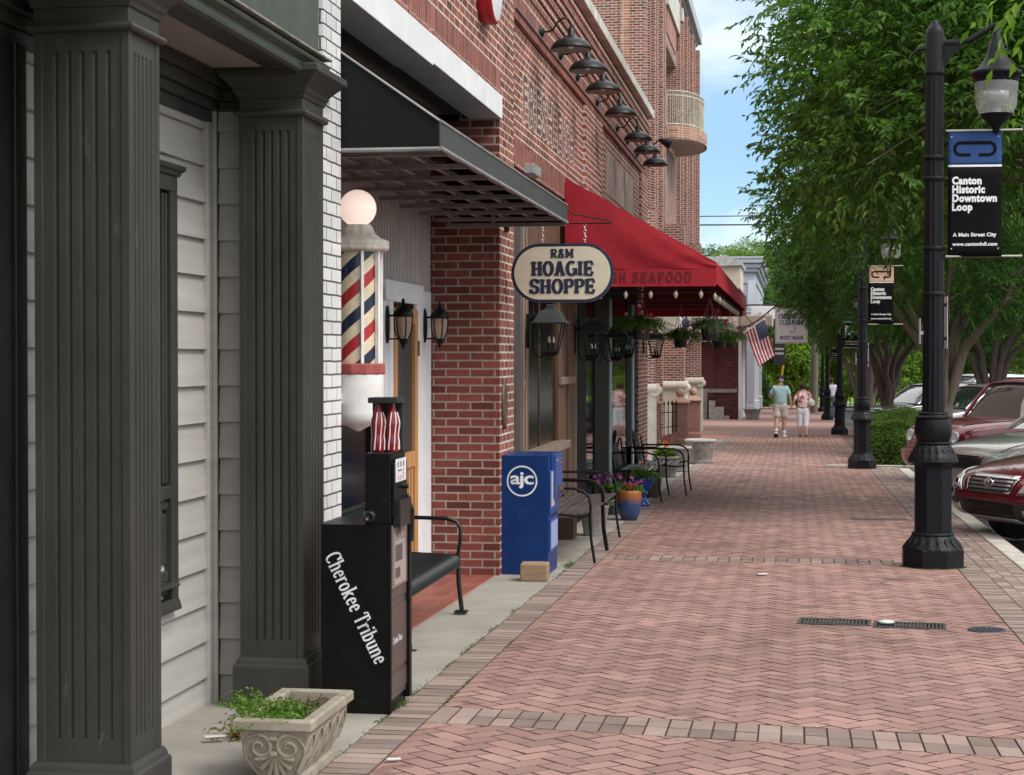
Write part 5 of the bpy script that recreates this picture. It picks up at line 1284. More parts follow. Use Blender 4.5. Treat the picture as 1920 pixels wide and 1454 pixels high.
weave = lambda a, r, z: r*(1+.06*abs(math.sin(a*7+z*16))+.05*abs(math.sin(a*7-z*16)))
for x, y, s, l, pl in ((-2.08,32.35,1.0,'grey stone urn planter with woven relief behind the garden benches',[]), (-1.82,35.9,1.05,'farther grey stone urn planter with woven relief at the patio corner',[]), (-2.12,30.4,.78,'smaller grey planter with an orange flower behind the garden bench',[('leaf',(40,.36,.12,.16,.10,.035,lf3,.4)), ('fl',(3,.52,.04,.05,.055,f_or))])):
    t = pot_thing('urn_planter', l, 'planter', x, y, [(.19,0),(.215,.0),(.215,.03),(.20,.05),(.205,.09),(.21,.13),(.217,.17),(.225,.21),(.232,.25),(.238,.29),(.244,.33),(.25,.37),(.255,.40)], m_urn, pl, 48, weave, 'grey woven-relief urn planters', sc=s)
    b = MB(); b.lathe([(.25*s,.395*s),(.285*s,.40*s),(.295*s,.42*s),(.29*s,.445*s),(.25*s,.45*s),(.235*s,.43*s)], 40, cap=False); b.lathe([(.0,.41*s),(.24*s,.40*s)], 24, cap=False); b.build('rim', mat('urn_rim', (.42,.41,.38), .9, var=.25, scale=12), t)
pot_thing('urn_planter', 'pale woven-relief planter far off in front of the white columns', 'planter', -1.75, 78.5, [(.42,0),(.45,.0),(.46,.06),(.5,.4),(.58,.72),(.64,.75),(.64,.84),(.55,.84)], m_urn, [], 40, weave, sc=.56)

# ------------------------------------------------------------------ hanging baskets and the string of bulbs
def basket(x, y, z, r, label, fl, big=1.0, lm=lf1):
    t = thing('hanging_basket', label, 'hanging basket', (x, y, z), 0, 'flower baskets hanging from the red awning')
    b = MB(); b.lathe([(r*.72,0),(r*.75,.0),(r*.95,.13),(r*1.0,.17),(r*1.04,.172),(r*1.04,.185),(r*.95,.185),(r*.9,.16)], 24); b.build('pot', mat('dark_plastic', (.025,.027,.03)), t)
    top = 2.335-z
    b = MB()
    for k in range(4): a = k*math.pi/2+.5; b.tube((r*math.cos(a), r*math.sin(a), .18), (0,0,top-.04), .004, n=5)
    b.tube((0,0,top-.05),(0,0,top), .006, n=5); b.build('hanger', mat('hanger_wire', (.35,.12,.15), .5), t)
    n = int(420*big); P = [(random.gauss(0,r*.55), random.gauss(0,r*.55), .17) for _ in range(n)]; D = [(p[0]*5+random.gauss(0,.5), p[1]*5+random.gauss(0,.5), random.uniform(.1,1.0)) for p in P]
    foliage('leaves', P, D, [random.uniform(.10,.27)*big for _ in range(n)], 12, .030, .012, lm, t, .55, .5)
    for m, k in fl:
        b = MB(); flowers(b, [(random.gauss(0,r*1.1), random.gauss(-r*.4,r*.7), .22+random.gauss(.0,.07)) for _ in range(k)], .028); b.build('flowers', m, t, fix=False)
basket(-1.71, 20.5, 1.765, .115, 'hanging basket with pink and red petunias beside the oval sign', [(f_pink, 7), (f_red, 5)], 1.1)
basket(-1.60, 26.0, 1.70, .11, 'hanging basket with a dark red bloom, second along the red awning', [(f_mag, 4)], 1.0)
basket(-1.00, 22.0, 1.765, .118, 'hanging basket with grey-green foliage at the corner of the red awning', [(f_mag, 7)], 1.15, lf2)
basket(-1.09, 26.9, 1.69, .12, 'hanging basket with magenta petunias below the grey-green one', [(f_mag, 12), (f_pink, 2)], 1.2)
basket(-.98, 28.4, 1.72, .11, 'hanging basket half hidden behind the magenta petunias at the awning end', [(f_mag, 6)], .9)
def bulbs():
    t = thing('string_lights', 'string of frosted bulbs hanging under the edge of the red awning', 'string lights', (-1.6, 18.84, 2.28))
    b = MB(); pts = [(-2.3,18.84,2.29),(-1.6,18.84,2.275),(-.85,18.84,2.28),(-.84,21,2.285),(-.84,24,2.28),(-.84,28.5,2.285)]; o = Vector(t.location); b.path([Vector(p)-o for p in pts], .006, 6); b.build('cord', m_iron2, t)
    mb_ = mat('bulb_frost', (.42,.37,.27), .3, var=.1)
    P = [(-2.25+.26*k, 18.84) for k in range(6)]+[(-.84, 19.6+.62*k) for k in range(14)]
    for x, y in P:
        b = MB(); c = Vector((x,y,2.275))-o; b.lathe([(.012,0),(.012,-.02)], 8, c); b.lathe([(.010,-.02),(.022,-.045),(.024,-.06),(.016,-.085),(.004,-.10)], 12, c, mi=1); b.build('bulb', [m_iron2, mb_], t)
bulbs()

# ------------------------------------------------------------------ ironwork in the paving and litter
def grate(x, y, w, d, label, rz=0):
    t = thing('drain_grate', label, 'drain grate', S(x, y, .001), R(rz), 'drain grates in the paving'); m = mat('grate_iron', (.09,.082,.078), .55, .5, var=.3, scale=12)
    b = MB(); b.box(-w/2,w/2,-d/2,d/2,-.02,.001); b.build('pit', m_black, t)
    b = MB(); b.box(-w/2,w/2,-d/2,-d/2+.02,0,.008); b.box(-w/2,w/2,d/2-.02,d/2,0,.008); b.box(-w/2,-w/2+.02,-d/2+.02,d/2-.02,0,.008); b.box(w/2-.02,w/2,-d/2+.02,d/2-.02,0,.008); b.box(-w*.2,w*.2,-.03,.03,.0,.006)
    k = -w/2+.035
    while k < w/2-.03: b.box(k,k+.012,-d/2+.02,d/2-.02,0,.0065); k += .024
    b.build('bars', m, t)
grate(.27, 12.12, .47, .26, 'slotted iron drain grate in the brick paving, the bare one of a pair', -4); grate(.75, 12.02, .46, .26, 'slotted iron drain grate with a white scrap lying on it, beside the bare one', -4)
t = thing('valve_cover', 'small round iron cover in the paving beside the drain grates', 'manhole cover', S(1.225, 11.9, .001))
b = MB(); b.lathe([(.12,-.01),(.12,.006),(.105,.006),(.10,.003),(0,.003)], 32, cap=False)
for k in range(-3,4):
    L = math.sqrt(.0095-(k*.026)**2) if abs(k*.026) < .09 else .03; b.box(k*.026-.006,k*.026+.006,-L,L,.003,.007)
b.build('lid', mat('cover_iron', (.055,.065,.085), .5, .5, var=.3, scale=14), t)
t = thing('drain_grate', 'long iron grate partly hidden behind the pedestal of the big lamp', 'drain grate', S(1.05, 21.4, .001), 0, 'drain grates in the paving'); b = MB(); b.box(-.4,.25,-.12,.12,-.01,.006); b.build('bars', mat('grate_iron', (.09,.082,.078)), t, bevel=.004)
t = thing('paper_scrap', 'crumpled white scrap lying on a drain grate', 'litter', S(.60, 12.03, .016)); b = MB(); b.ball((0,0,.008), .05, 12, sc=(1.1,1.0,.28)); b.build('paper', mat('label_white', (.62,.62,.60)), t)
for k, (x, y, l) in enumerate(((-1.64, 7.35, 'white cigarette end on the joint beside the border bricks'), (-2.62, 11.4, 'pale torn paper on the red porch tiles'), (.95, 24.9, 'flat white scrap near the band of grey pavers by the lamp'), (-.25, 15.0, 'tiny white scrap lying alone on the paving near the timber block'))):
    b = MB(); w = (.03,.05,.05,.03)[k]; b.box(-w,w,-.012-.01*k,.012+.01*k,.003,.010); o = b.build('litter', mat('label_white', (.62,.62,.60)), bevel=.003); o.location = S(x, y, .006); o.rotation_euler = (0,0,R(20+30*k)); tag(o, l, 'litter')
# moss in the joint along the apron
P = []; D = []; L = []
for k in range(1500):
    y = 6.8+13*random.random()**1.5; c = math.sin(y*3.1)+math.sin(y*7.7+1)+math.sin(y*1.3)
    if c < .2 and random.random() > .12: continue
    P.append(S(-1.899+random.gauss(0,.010), y, -.005)); D.append((random.gauss(0,.6), random.gauss(0,.6), 1)); L.append(random.uniform(.008,.03))
for k in range(150): P.append(S(-1.90+random.gauss(-.01,.02), 8.62+random.gauss(0,.05), 0)); D.append((random.gauss(0,.7), random.gauss(0,.7), 1)); L.append(random.uniform(.02,.06))
for k in range(120): P.append(S(-1.90+random.gauss(-.01,.02), 15.5+random.gauss(0,.15), 0)); D.append((random.gauss(0,.7), random.gauss(0,.7), 1)); L.append(random.uniform(.02,.06))
for k in range(200): P.append(S(-1.692+random.gauss(0,.005), random.choice((8.9,9.4,10.8))+random.gauss(0,.12), -.004)); D.append((random.gauss(0,.7), random.gauss(0,.7), 1)); L.append(random.uniform(.008,.02))
for k in range(200): a = random.uniform(math.pi*1.05, math.pi*1.98); P.append(S(1.19+.275*math.cos(a), 16+.275*math.sin(a), 0)); D.append((random.gauss(0,.7), random.gauss(0,.7), 1)); L.append(random.uniform(.008,.025))
tag(foliage('moss', P, D, L, 6, .008, .005, leaf_mat('moss_leaf', [(.05,.09,.015),(.10,.16,.03),(.07,.11,.03)], .25), None), 'green moss and weeds in the joint along the concrete apron', 'moss', kind='stuff')

# ================================================================== TREES AND HEDGES
m_bark = mat('bark', (0.20,0.155,0.12), .9, var=.3, scale=5, col2=(.09,.07,.056), bmp=.7, bscale=14, stretch=(5,5,.7), dist=.02)
m_lf_near = leaf_mat('zelkova_leaf', [(.030,.092,.018),(.080,.175,.030),(.048,.125,.024),(.16,.26,.045),(.062,.148,.028)], .38, .5)
m_lf_far = leaf_mat('far_leaf', [(.034,.092,.022),(.075,.16,.034),(.050,.122,.028)], .34, .5)
m_lf_lime = leaf_mat('lime_leaf', [(.10,.19,.028),(.17,.28,.04),(.13,.22,.03),(.22,.32,.06)], .38, .5)
m_lf_mid = leaf_mat('mid_leaf', [(.055,.13,.03),(.09,.18,.04),(.04,.10,.024)], .32, .5)

def tree_meshes(fork, limbs, trunk_r, clumps, radii, per, n, ll, lw, sl, droop, leafm, seed):
    """vase-shaped tree: limbs fan out of a low fork, twigs run to every leaf clump"""
    random.seed(seed)
    tr = MB(); tr.path([(0,0,-.1),(.0,0,.12),(.02,0,fork*.5),(0,.02,fork)], [trunk_r*1.25, trunk_r*1.02, trunk_r*.92, trunk_r*.95], 12)
    paths = []
    for L in limbs:
        P = [Vector(p) for p in L]; q = []
        for i in range(len(P)-1):
            for k in range(4): q.append(P[i].lerp(P[i+1], k/4))
        q.append(P[-1]); q = [p+Vector((random.gauss(0,.02), random.gauss(0,.02), 0)) for p in q]; paths.append(q)
        r0 = trunk_r*.50; tr.path(q, [r0*(1-.86*i/(len(q)-1))+.006 for i in range(len(q))], 8)
    tw = MB()
    for c in clumps:
        c = Vector(c); best = None
        for q in paths:
            for p in q[len(q)//4:]:
                d = (c-p).length+.6*max(0, p.z-c.z+.3)
                if best is None or d < best[0]: best = (d, p)
        p = best[1]; mid = p.lerp(c, .5)+Vector((0,0,.12*(c-p).length)); tw.path([p, mid, c], [.028,.017,.007], 5)
    V, F = clump_leaves(clumps, radii, per, n, ll, lw, sl, droop)
    return tr, tw, raw_mesh('crown', V, F, leafm)
def vase(limb_n, r, h, fork, seed, z1=None):
    rr = random.Random(seed); out = []
    for k in range(limb_n):
        a = 2*math.pi*k/limb_n+rr.uniform(-.3,.3); s = rr.uniform(.75,1.1)*r; hh = h*rr.uniform(.8,1.0)
        out.append([(.05*math.cos(a),.05*math.sin(a),fork-.25),(.30*s*math.cos(a)*.6,.30*s*math.sin(a)*.6,fork+.30*(hh-fork)),(.62*s*math.cos(a),.62*s*math.sin(a),fork+.62*(hh-fork)),(s*math.cos(a),s*math.sin(a),hh)])
    return out
def crown_points(n, rx, ry, z0, z1, seed, shell=.55, flatb=.0):
    rr = np.random.default_rng(seed); out = []
    while len(out) < n:
        d = rr.normal(0,1,3); d /= np.linalg.norm(d); q = rr.uniform(shell**3, 1)**(1/3)
        zc = (z0+z1)/2; p = np.array([d[0]*rx*q, d[1]*ry*q, zc+d[2]*(z1-z0)/2*q])
        out.append(tuple(p))
    return out
def make_tree(name, label, x, y, fork, limbs, tr_r, clumps, radii, per, n, ll, lw, sl, droop, leafm, seed, group=None):
    t = thing(name, label, 'tree', S(x, y), 0, group)
    a, b, me = tree_meshes(fork, limbs, tr_r, clumps, radii, per, n, ll, lw, sl, droop, leafm, seed)
    a.build('trunk', m_bark, t, fix=False); b.build('branches', m_bark, t, fix=False); link('crown', me, t); return t

# outline of the crowns: how far they may lean over the walk at a given height (seen along the street)
LIM_V = [-.20, .01, .018, .029, .04, .047, .06, .072, .10, .16, .19, .26]
LIM_U = [.03, .022, .013, .004, -.006, -.012, -.013, -.020, -.009, -.020, -.011, -.013]
def lean_ok(x, y, z, r): return (x-.62*r)/y > np.interp((z-1.58-.45*r)/y, LIM_V, LIM_U)
# nearest tree: its trunk stands right of the frame, the crown hangs over lamp and walk
def near_tree():
    x, y = 5.0, 25.0; rr = np.random.default_rng(3); C = []; Rd = []
    def put(p, r):
        if p[2]-.85*r+gz(y) > (2.95 if p[0] < -1.0 else 2.55) and lean_ok(x+p[0], y+p[1], p[2]+gz(y), r): C.append(tuple(p)); Rd.append(r)
    for c in crown_points(110, 5.2, 4.6, 2.9, 9.8, 5, .55): put(c, rr.uniform(.7,1.1))
    for k in range(170): put((rr.uniform(-6.2,-2.6), rr.uniform(-4.0,3.5), rr.uniform(3.2, 8.8)), rr.uniform(.5,.95))
    for k in range(60): put((rr.uniform(-4.6,1.0), rr.uniform(-4.6,-2.0), rr.uniform(2.95, 8.0)), rr.uniform(.6,1.0))
    for k in range(30): put((rr.uniform(-6.0,-4.3), rr.uniform(-3.5,3.0), rr.uniform(2.9, 7.5)), rr.uniform(.4,.6))
    return make_tree('street_tree', 'large leafy zelkova whose crown hangs over the big lamp and its banner', x, y, 1.7, vase(9, 3.6, 7.4, 1.7, 2), .22, C, Rd, 88, 11, .120, .046, .36, .22, m_lf_near, 11, 'street trees in the parking strip')
nt_ = near_tree()
def mid_tree():
    rr = np.random.default_rng(8); C = []
    for k in range(150):
        z = rr.uniform(3.3, 8.4); rmax = np.interp(z, [3.3,4.2,5.6,7.2,8.4], [1.5,2.7,3.9,3.6,1.8]); a = rr.uniform(0, 2*math.pi); q = rmax*math.sqrt(rr.uniform(.25,1)); C.append((q*math.cos(a), q*math.sin(a), z))
    return make_tree('street_tree', 'zelkova with forked trunk rising behind the dark red off-roader bonnet', 3.42, 43.0, 1.15, vase(9, 2.9, 5.8, 1.15, 5), .23, C, [rr.uniform(.65,1.05) for _ in C], 70, 11, .13, .052, .40, .24, m_lf_far, 12, 'street trees in the parking strip')
mt_ = mid_tree()
for (x, y, rz, s, l) in ((5.75,55.0,70,1.05,'zelkova with thick fluted trunk seen just above the red roof'), (3.05,61.0,140,1.0,'zelkova with many upright stems beyond the silver cars'), (3.1,76.0,215,1.02,'zelkova beyond the multi-stemmed one, half hidden by lamp posts'), (3.2,93.0,300,1.0,'last zelkova down the kerb, over the sign of the cleaners'), (11.5,54.0,20,1.1,'zelkova standing in the street behind the red off-roader')):
    dup(mt_, S(x, y), R(rz), l, 'street trees in the parking strip', s)
# a tree beside the camera lends the bright twigs in the upper right corner
def twig_tree():
    rr = np.random.default_rng(4); t = thing('street_tree', 'tree whose bright green twigs hang in front of the big lamp lantern', 'tree', S(4.16, 7.3), 0, 'street trees in the parking strip')
    b = MB(); b.path([(0,0,-.1),(0,0,1.2),(-.05,.0,2.4)], [.2,.16,.14], 12); b.path([(-.05,0,2.3),(-1.2,-.1,3.1),(-2.4,-.3,3.25),(-3.3,-.45,3.05)], [.10,.05,.022,.008], 8); b.path([(0,0,2.3),(.3,.5,3.6),(.8,.9,5.2)], [.11,.08,.03], 8); b.build('trunk', m_bark, t, fix=False)
    P = []; D = []; L = []
    for k in range(15): q = rr.uniform(0, 1); P.append((-2.95-.42*q+rr.normal(0,.04), -.42+rr.normal(0,.16), 3.10-.06*q+rr.normal(0,.04))); D.append((rr.normal(-.1,.5), rr.normal(-.1,.5), rr.normal(-.25,.25))); L.append(rr.uniform(.14,.26))
    for k in range(4): P.append((-3.22+rr.normal(0,.05), -.5+rr.normal(0,.05), 2.92-.07*k)); D.append((-.7+rr.normal(0,.3), rr.normal(0,.2), -.30)); L.append(.17)
    V, F = sprays(np.array(P), np.array(D), np.array(L), 7, .080, .027, .45, .35); link('twigs', raw_mesh('twigs', V, F, leaf_mat('bright_leaf', [(.10,.20,.025),(.17,.29,.04),(.07,.15,.02)], .45)), t)
    C = [(rr.uniform(-.8,3.0), rr.uniform(-1.5,3.0), rr.uniform(4.9,7.5)) for _ in range(26)]; V, F = clump_leaves(C, [.9]*26, 26, 10, .12, .045); link('crown', raw_mesh('crown', V, F, m_lf_near), t)
twig_tree()

def hedge(name, label, cx, cy, hx, hy, h, seed, ll=.05, n=26000, group=None):
    rr = np.random.default_rng(seed); t = thing(name, label, 'hedge', S(cx, cy), 0, group)
    def surf(k):
        d = rr.normal(0,1,(k,3)); d[:,2] = np.abs(d[:,2]); d /= np.linalg.norm(d, axis=1, keepdims=True)
        e = 1/ (np.abs(d)**3.2).sum(axis=1, keepdims=True)**(1/3.2); return d*e
    q = surf(n); bumpy = 1+.035*np.sin(q[:,0:1]*9+seed)+.035*np.sin(q[:,1:2]*11)+rr.normal(0,.022,(n,1)); P = q*bumpy*np.array([hx,hy,h]); D = q*np.array([1/hx,1/hy,1/h])+rr.normal(0,.5,(n,3))
    V, F = sprays(P, D, np.full(n,.05), 3, ll*.8, ll*.45, .2, .6, 1.0); link('foliage', raw_mesh('foliage', V, F, leaf_mat('hedge_leaf', [(.04,.09,.014),(.085,.15,.026),(.055,.11,.018),(.12,.19,.035)], .25)), t)
    b = MB(); k = 18; b.ball((0,0,0), 1.0, 24); b.v = [tuple(np.sign(p)*np.abs(p)**.62*np.array([hx,hy,h])*.93) for p in [np.array(v) for v in b.v]]; b.build('core', mat('hedge_core', (.018,.03,.01), .95, var=.3), t)
hedge('hedge', 'clipped round boxwood hedge at the front corner of the planting bed', 1.98, 36.6, .62, .78, .76, 1)
hedge('hedge', 'clipped boxwood hedge running behind the front hedge, beside the silver cars', 2.45, 40.2, 1.0, 2.2, .93, 2)

# ================================================================== CARS
m_rub = mat('tyre', (.018,.018,.018), .85, var=.2); m_rim = mat('alloy', (.42,.42,.43), .3, .9); m_cglass = mat('car_glass', (.020,.032,.030), .03, var=.05, scale=2, spec=1.0, coat=1.0)
m_plas = mat('black_plastic', (.018,.018,.019), .55, var=.2); m_lens = glass_mat('lens', (.55,.57,.58), .06, .8, .2); m_amb = mat('amber_lens', (.75,.18,.02), .2); m_tail = mat('tail_lens', (.35,.01,.01), .2)
def paint(name, c, metal=.35):
    return mat(name, c, .28, metal, var=.03, scale=2, coat=1.0, spec=.5)
def evaled(o):
    dg = bpy.context.evaluated_depsgraph_get(); dg.update(); return bpy.data.meshes.new_from_object(o.evaluated_get(dg))
def car(label, name, cat, pos, head, pm, st, gh, wheels, wr, style='wagon', group='cars parked nose-in along the kerb'):
    """st: body stations (x, half width, z bottom, z shoulder, z top), nose first; gh: glasshouse (x, half width, z)"""
    t = thing(name, label, cat, pos, head, group)     # the nose points to -x of the car's own frame
    vs = []; fs = []; K = 8
    for x, hw, zb, zs, zt in st:
        half = [(0,zb),(.80*hw,zb),(.97*hw,zb+.07),(1.0*hw,zb+.45*(zs-zb)),(.975*hw,zs-.05),(.93*hw,zs),(.72*hw,zs+.72*(zt-zs)),(.0,zt)]
        ring = half+[(-y,z) for y,z in half[-2:0:-1]]
        vs += [(x,y,z) for y,z in ring]
    N = 14
    for i in range(len(st)-1):
        for j in range(N): a = i*N+j; b_ = i*N+(j+1)%N; fs.append((a,a+N,b_+N,b_))
    fs += [tuple(range(N)), tuple(range((len(st)-1)*N+N-1, (len(st)-1)*N-1, -1))]
    b = MB(); b.add(vs, fs, 0, True); body = b.build('tmp', pm); md = body.modifiers.new('s','SUBSURF'); md.levels = 3; md.render_levels = 3
    cut = MB()
    for wx in wheels:
        for s in (-1,1): cut.lathe([(wr+.055,-.34),(wr+.055,.2)], 32, M=Matrix.Translation((wx, s*st[4][1]*.98, wr)) @ Matrix.Rotation(R(90 if s < 0 else -90),4,'X'))
    co = cut.build('tmp2', m_plas); bo = body.modifiers.new('b','BOOLEAN'); bo.operation = 'DIFFERENCE'; bo.object = co; bo.solver = 'FAST'
    me = evaled(body); bpy.data.objects.remove(body); bpy.data.objects.remove(co)
    me.name = 'body'; link('body', me, t); bv = BVHTree.FromPolygons([v.co.copy() for v in me.vertices], [tuple(p.vertices) for p in me.polygons])
    def patch(nm, poly, m, off=.008, grid=7, origin='front', side=1, par=None, bev=0):
        """a piece that follows the bodywork: poly (y, z) seen from the front, or (x, z) seen from the side"""
        (a0,b0),(a1,b1),(a2,b2),(a3,b3) = poly; vs_ = []; f_ = []
        for i in range(grid+1):
            for j in range(grid+1):
                u, v = i/grid, j/grid; a = (a0*(1-u)+a1*u)*(1-v)+(a3*(1-u)+a2*u)*v; z = (b0*(1-u)+b1*u)*(1-v)+(b3*(1-u)+b2*u)*v
                if origin == 'front': h, nrm, _, _ = bv.ray_cast(Vector((-2,a,z)), Vector((1,0,0)))
                elif origin == 'top': h, nrm, _, _ = bv.ray_cast(Vector((a,z,4)), Vector((0,0,-1)))
                else: h, nrm, _, _ = bv.ray_cast(Vector((a,side*3,z)), Vector((0,-side,0)))
                ax = {'front': Vector((-1,0,0)), 'top': Vector((0,0,1))}.get(origin, Vector((0,side,0)))
                if h is None: h = {'front': Vector((.5,a,z)), 'top': Vector((a,z,1))}.get(origin, Vector((a,side*.8,z))); nrm = ax
                if nrm.dot(ax) < 0: nrm = -nrm
                vs_.append(h+nrm*off)
        for i in range(grid):
            for j in range(grid): q = i*(grid+1)+j; f_.append((q,q+grid+1,q+grid+2,q+1))
        bb = MB(); bb.add(vs_, f_, 0, True); o = bb.build(nm, m, par or t, fix=False); s_ = o.modifiers.new('s','SOLIDIFY'); s_.thickness = .012; s_.offset = -.5; return o
    # glasshouse
    vs = []; fs = []
    for x, hw, z, zb in gh:
        vs += [(x,-hw*1.0,zb),(x,-hw*.93,z-.10 if z-zb > .25 else z-.02),(x,-hw*.80,z-.015),(x,0,z),(x,hw*.80,z-.015),(x,hw*.93,z-.10 if z-zb > .25 else z-.02),(x,hw,zb)]
    for i in range(len(gh)-1):
        for j in range(6): a = i*7+j; fs.append((a,a+1,a+8,a+7))
    b = MB(); b.add(vs, fs, 0, True); g = b.build('window_glass', m_cglass, t); g.modifiers.new('s','SUBSURF').render_levels = 2
    # roof skin and pillars, proud of the glass
    r = [q for q in gh if q[2] > max(k[2] for k in gh)-.12]; b = MB(); vs = []; fs = []
    for x, hw, z, zb in r: vs += [(x,-hw*.94,z-.10),(x,-hw*.83,z-.012),(x,-hw*.5,z+.006),(x,0,z+.016),(x,hw*.5,z+.006),(x,hw*.83,z-.012),(x,hw*.94,z-.10)]
    for i in range(len(r)-1):
        for j in range(6): a = i*7+j; fs.append((a,a+1,a+8,a+7))
    b.add(vs, fs, 0, True); o = b.build('roof', pm, t); s_ = o.modifiers.new('s','SOLIDIFY'); s_.thickness = .02
    for s in (-1,1):
        b = MB(); f0, f1 = gh[0], r[0]; b.path([(f0[0]-.02, s*f0[1]*.99, f0[3]),( (f0[0]+f1[0])/2, s*(f0[1]*.98+f1[1]*.92)/2, (f0[3]+f1[2])/2+.02),(f1[0],s*f1[1]*.90,f1[2]-.04)], .026 if style == 'sedan' else .034, 8); b.build('windscreen_pillar', pm, t)
        for x in style_pillars[style]:
            q = min(gh, key=lambda k: abs(k[0]-x)); b = MB(); b.path([(x-.03,s*q[1]*1.0,q[3]),(x,s*q[1]*.945,q[2]-.09)], .045, 6); b.build('door_pillar', m_plas if style != 'van' else pm, t)
        l0, l1 = gh[-1], r[-1]; b = MB(); b.path([(l0[0],s*l0[1]*.96,l0[3]),(l1[0],s*l1[1]*.90,l1[2]-.05)], .06, 8); b.build('rear_pillar', pm, t)
        if style in ('wagon','suv'): b = MB(); b.path([(r[0][0]+.2,s*r[0][1]*.78,r[0][2]+.0),(r[0][0]+.3,s*r[0][1]*.78,r[0][2]+.055),(r[-1][0]-.2,s*r[-1][1]*.78,r[-1][2]+.055),(r[-1][0]-.1,s*r[-1][1]*.78,r[-1][2]+.0)], .016, 6); b.build('roof_rail', m_plas, t)
        b = MB(); b.ball((gh[0][0]+.42,s*(gh[0][1]+.13),gh[0][3]+.08), .10, 12, sc=(.55,1,.72)); b.tube((gh[0][0]+.42,s*gh[0][1]*.95,gh[0][3]+.02),(gh[0][0]+.42,s*(gh[0][1]+.1),gh[0][3]+.05), .02); b.build('wing_mirror', pm, t)
        for wx in wheels:
            M = Matrix.Translation((wx, s*(st[4][1]-.11), wr)) @ Matrix.Rotation(R(-90*s),4,'X'); w = MB()
            w.lathe([(wr*.6,-.1),(wr*.93,-.1),(wr,-.07),(wr,.07),(wr*.93,.1),(wr*.62,.1)], 32, M=M); w = w.build('wheel', m_rub, t); w2 = MB(); w2.lathe([(wr*.63,.085),(wr*.60,.095),(wr*.56,.06),(wr*.16,.06),(wr*.12,.085),(0,.09)], 28, M=M, cap=False)
            for k in range(7): a = 2*math.pi*k/7; w2.path([Vector((wr*.12*math.cos(a),wr*.12*math.sin(a),.075)), Vector((wr*.58*math.cos(a),wr*.58*math.sin(a),.085))], .022, 6, M=M)
            w2.build('rim', m_rim, w)
    b = MB(); 
    for s in (-.45,.25): x0 = gh[0][0]; b.path([(x0+.03,s,gh[0][3]+.035),(x0+.12,s+.2,gh[0][3]+.10),(x0+.20,s+.5,gh[0][3]+.145)], .008, 5)
    b.build('wipers', m_plas, t)
    gap = mat('shut_line', (.006,.006,.006), .8)
    for s in (-1,1):
        patch('bonnet_gap', [(.16,s*.63-.005),(gh[0][0]-.05,s*.74-.005),(gh[0][0]-.05,s*.74+.005),(.16,s*.63+.005)], gap, .003, 10, 'top')
        for x in (gh[0][0]+.28, *[p for p in style_pillars[style][:2]]): patch('door_gap', [(x-.005,.38),(x+.005,.38),(x+.005,st[5][3]-.02),(x-.005,st[5][3]-.02)], gap, .003, 6, 'side', s)
    return t, patch, bv
style_pillars = {'wagon': (2.65,3.55), 'suv': (2.55,3.5), 'sedan': (2.6,), 'van': (2.9,4.0)}
def ST(L, W, H, nose=.0, zb=.26):     # generic station table
    w = W/2
    return [(.0,w*.60,zb+.16,.58*H,.66*H),(.05,w*.80,zb+.06,.70*H,.78*H),(.24,w*.94,zb,.80*H,.895*H),(.62,w*.99,zb-.02,.86*H,.94*H),(1.15,w,zb-.02,.93*H,1.0*H),(1.5,w,zb-.02,.97*H,1.03*H),(L*.62,w*1.0,zb-.02,1.0*H,1.02*H),(L*.9,w*.97,zb+.02,1.0*H,1.01*H),(L*.97,w*.92,zb+.08,.97*H,.99*H),(L,w*.82,zb+.16,.9*H,.92*H)]
def GH(x0, W, zb, zr, L, sl=.72, rs=.35):
    w = W/2*.92; return [(x0,w,zb+.01,zb-.02),(x0+sl*.5,w*.97,zb+.53*(zr-zb),zb-.02),(x0+sl,w*.93,zr-.05,zb-.02),(x0+sl+.3,w*.92,zr,zb-.02),(L*.6,w*.92,zr+.01,zb-.02),(L-.3-rs,w*.90,zr-.03,zb-.02),(L-.12,w*.84,zb+.03,zb-.02)]
def posn(x, y): return (x, y, gz(y)-.135)
def heading(deg): return R(deg)
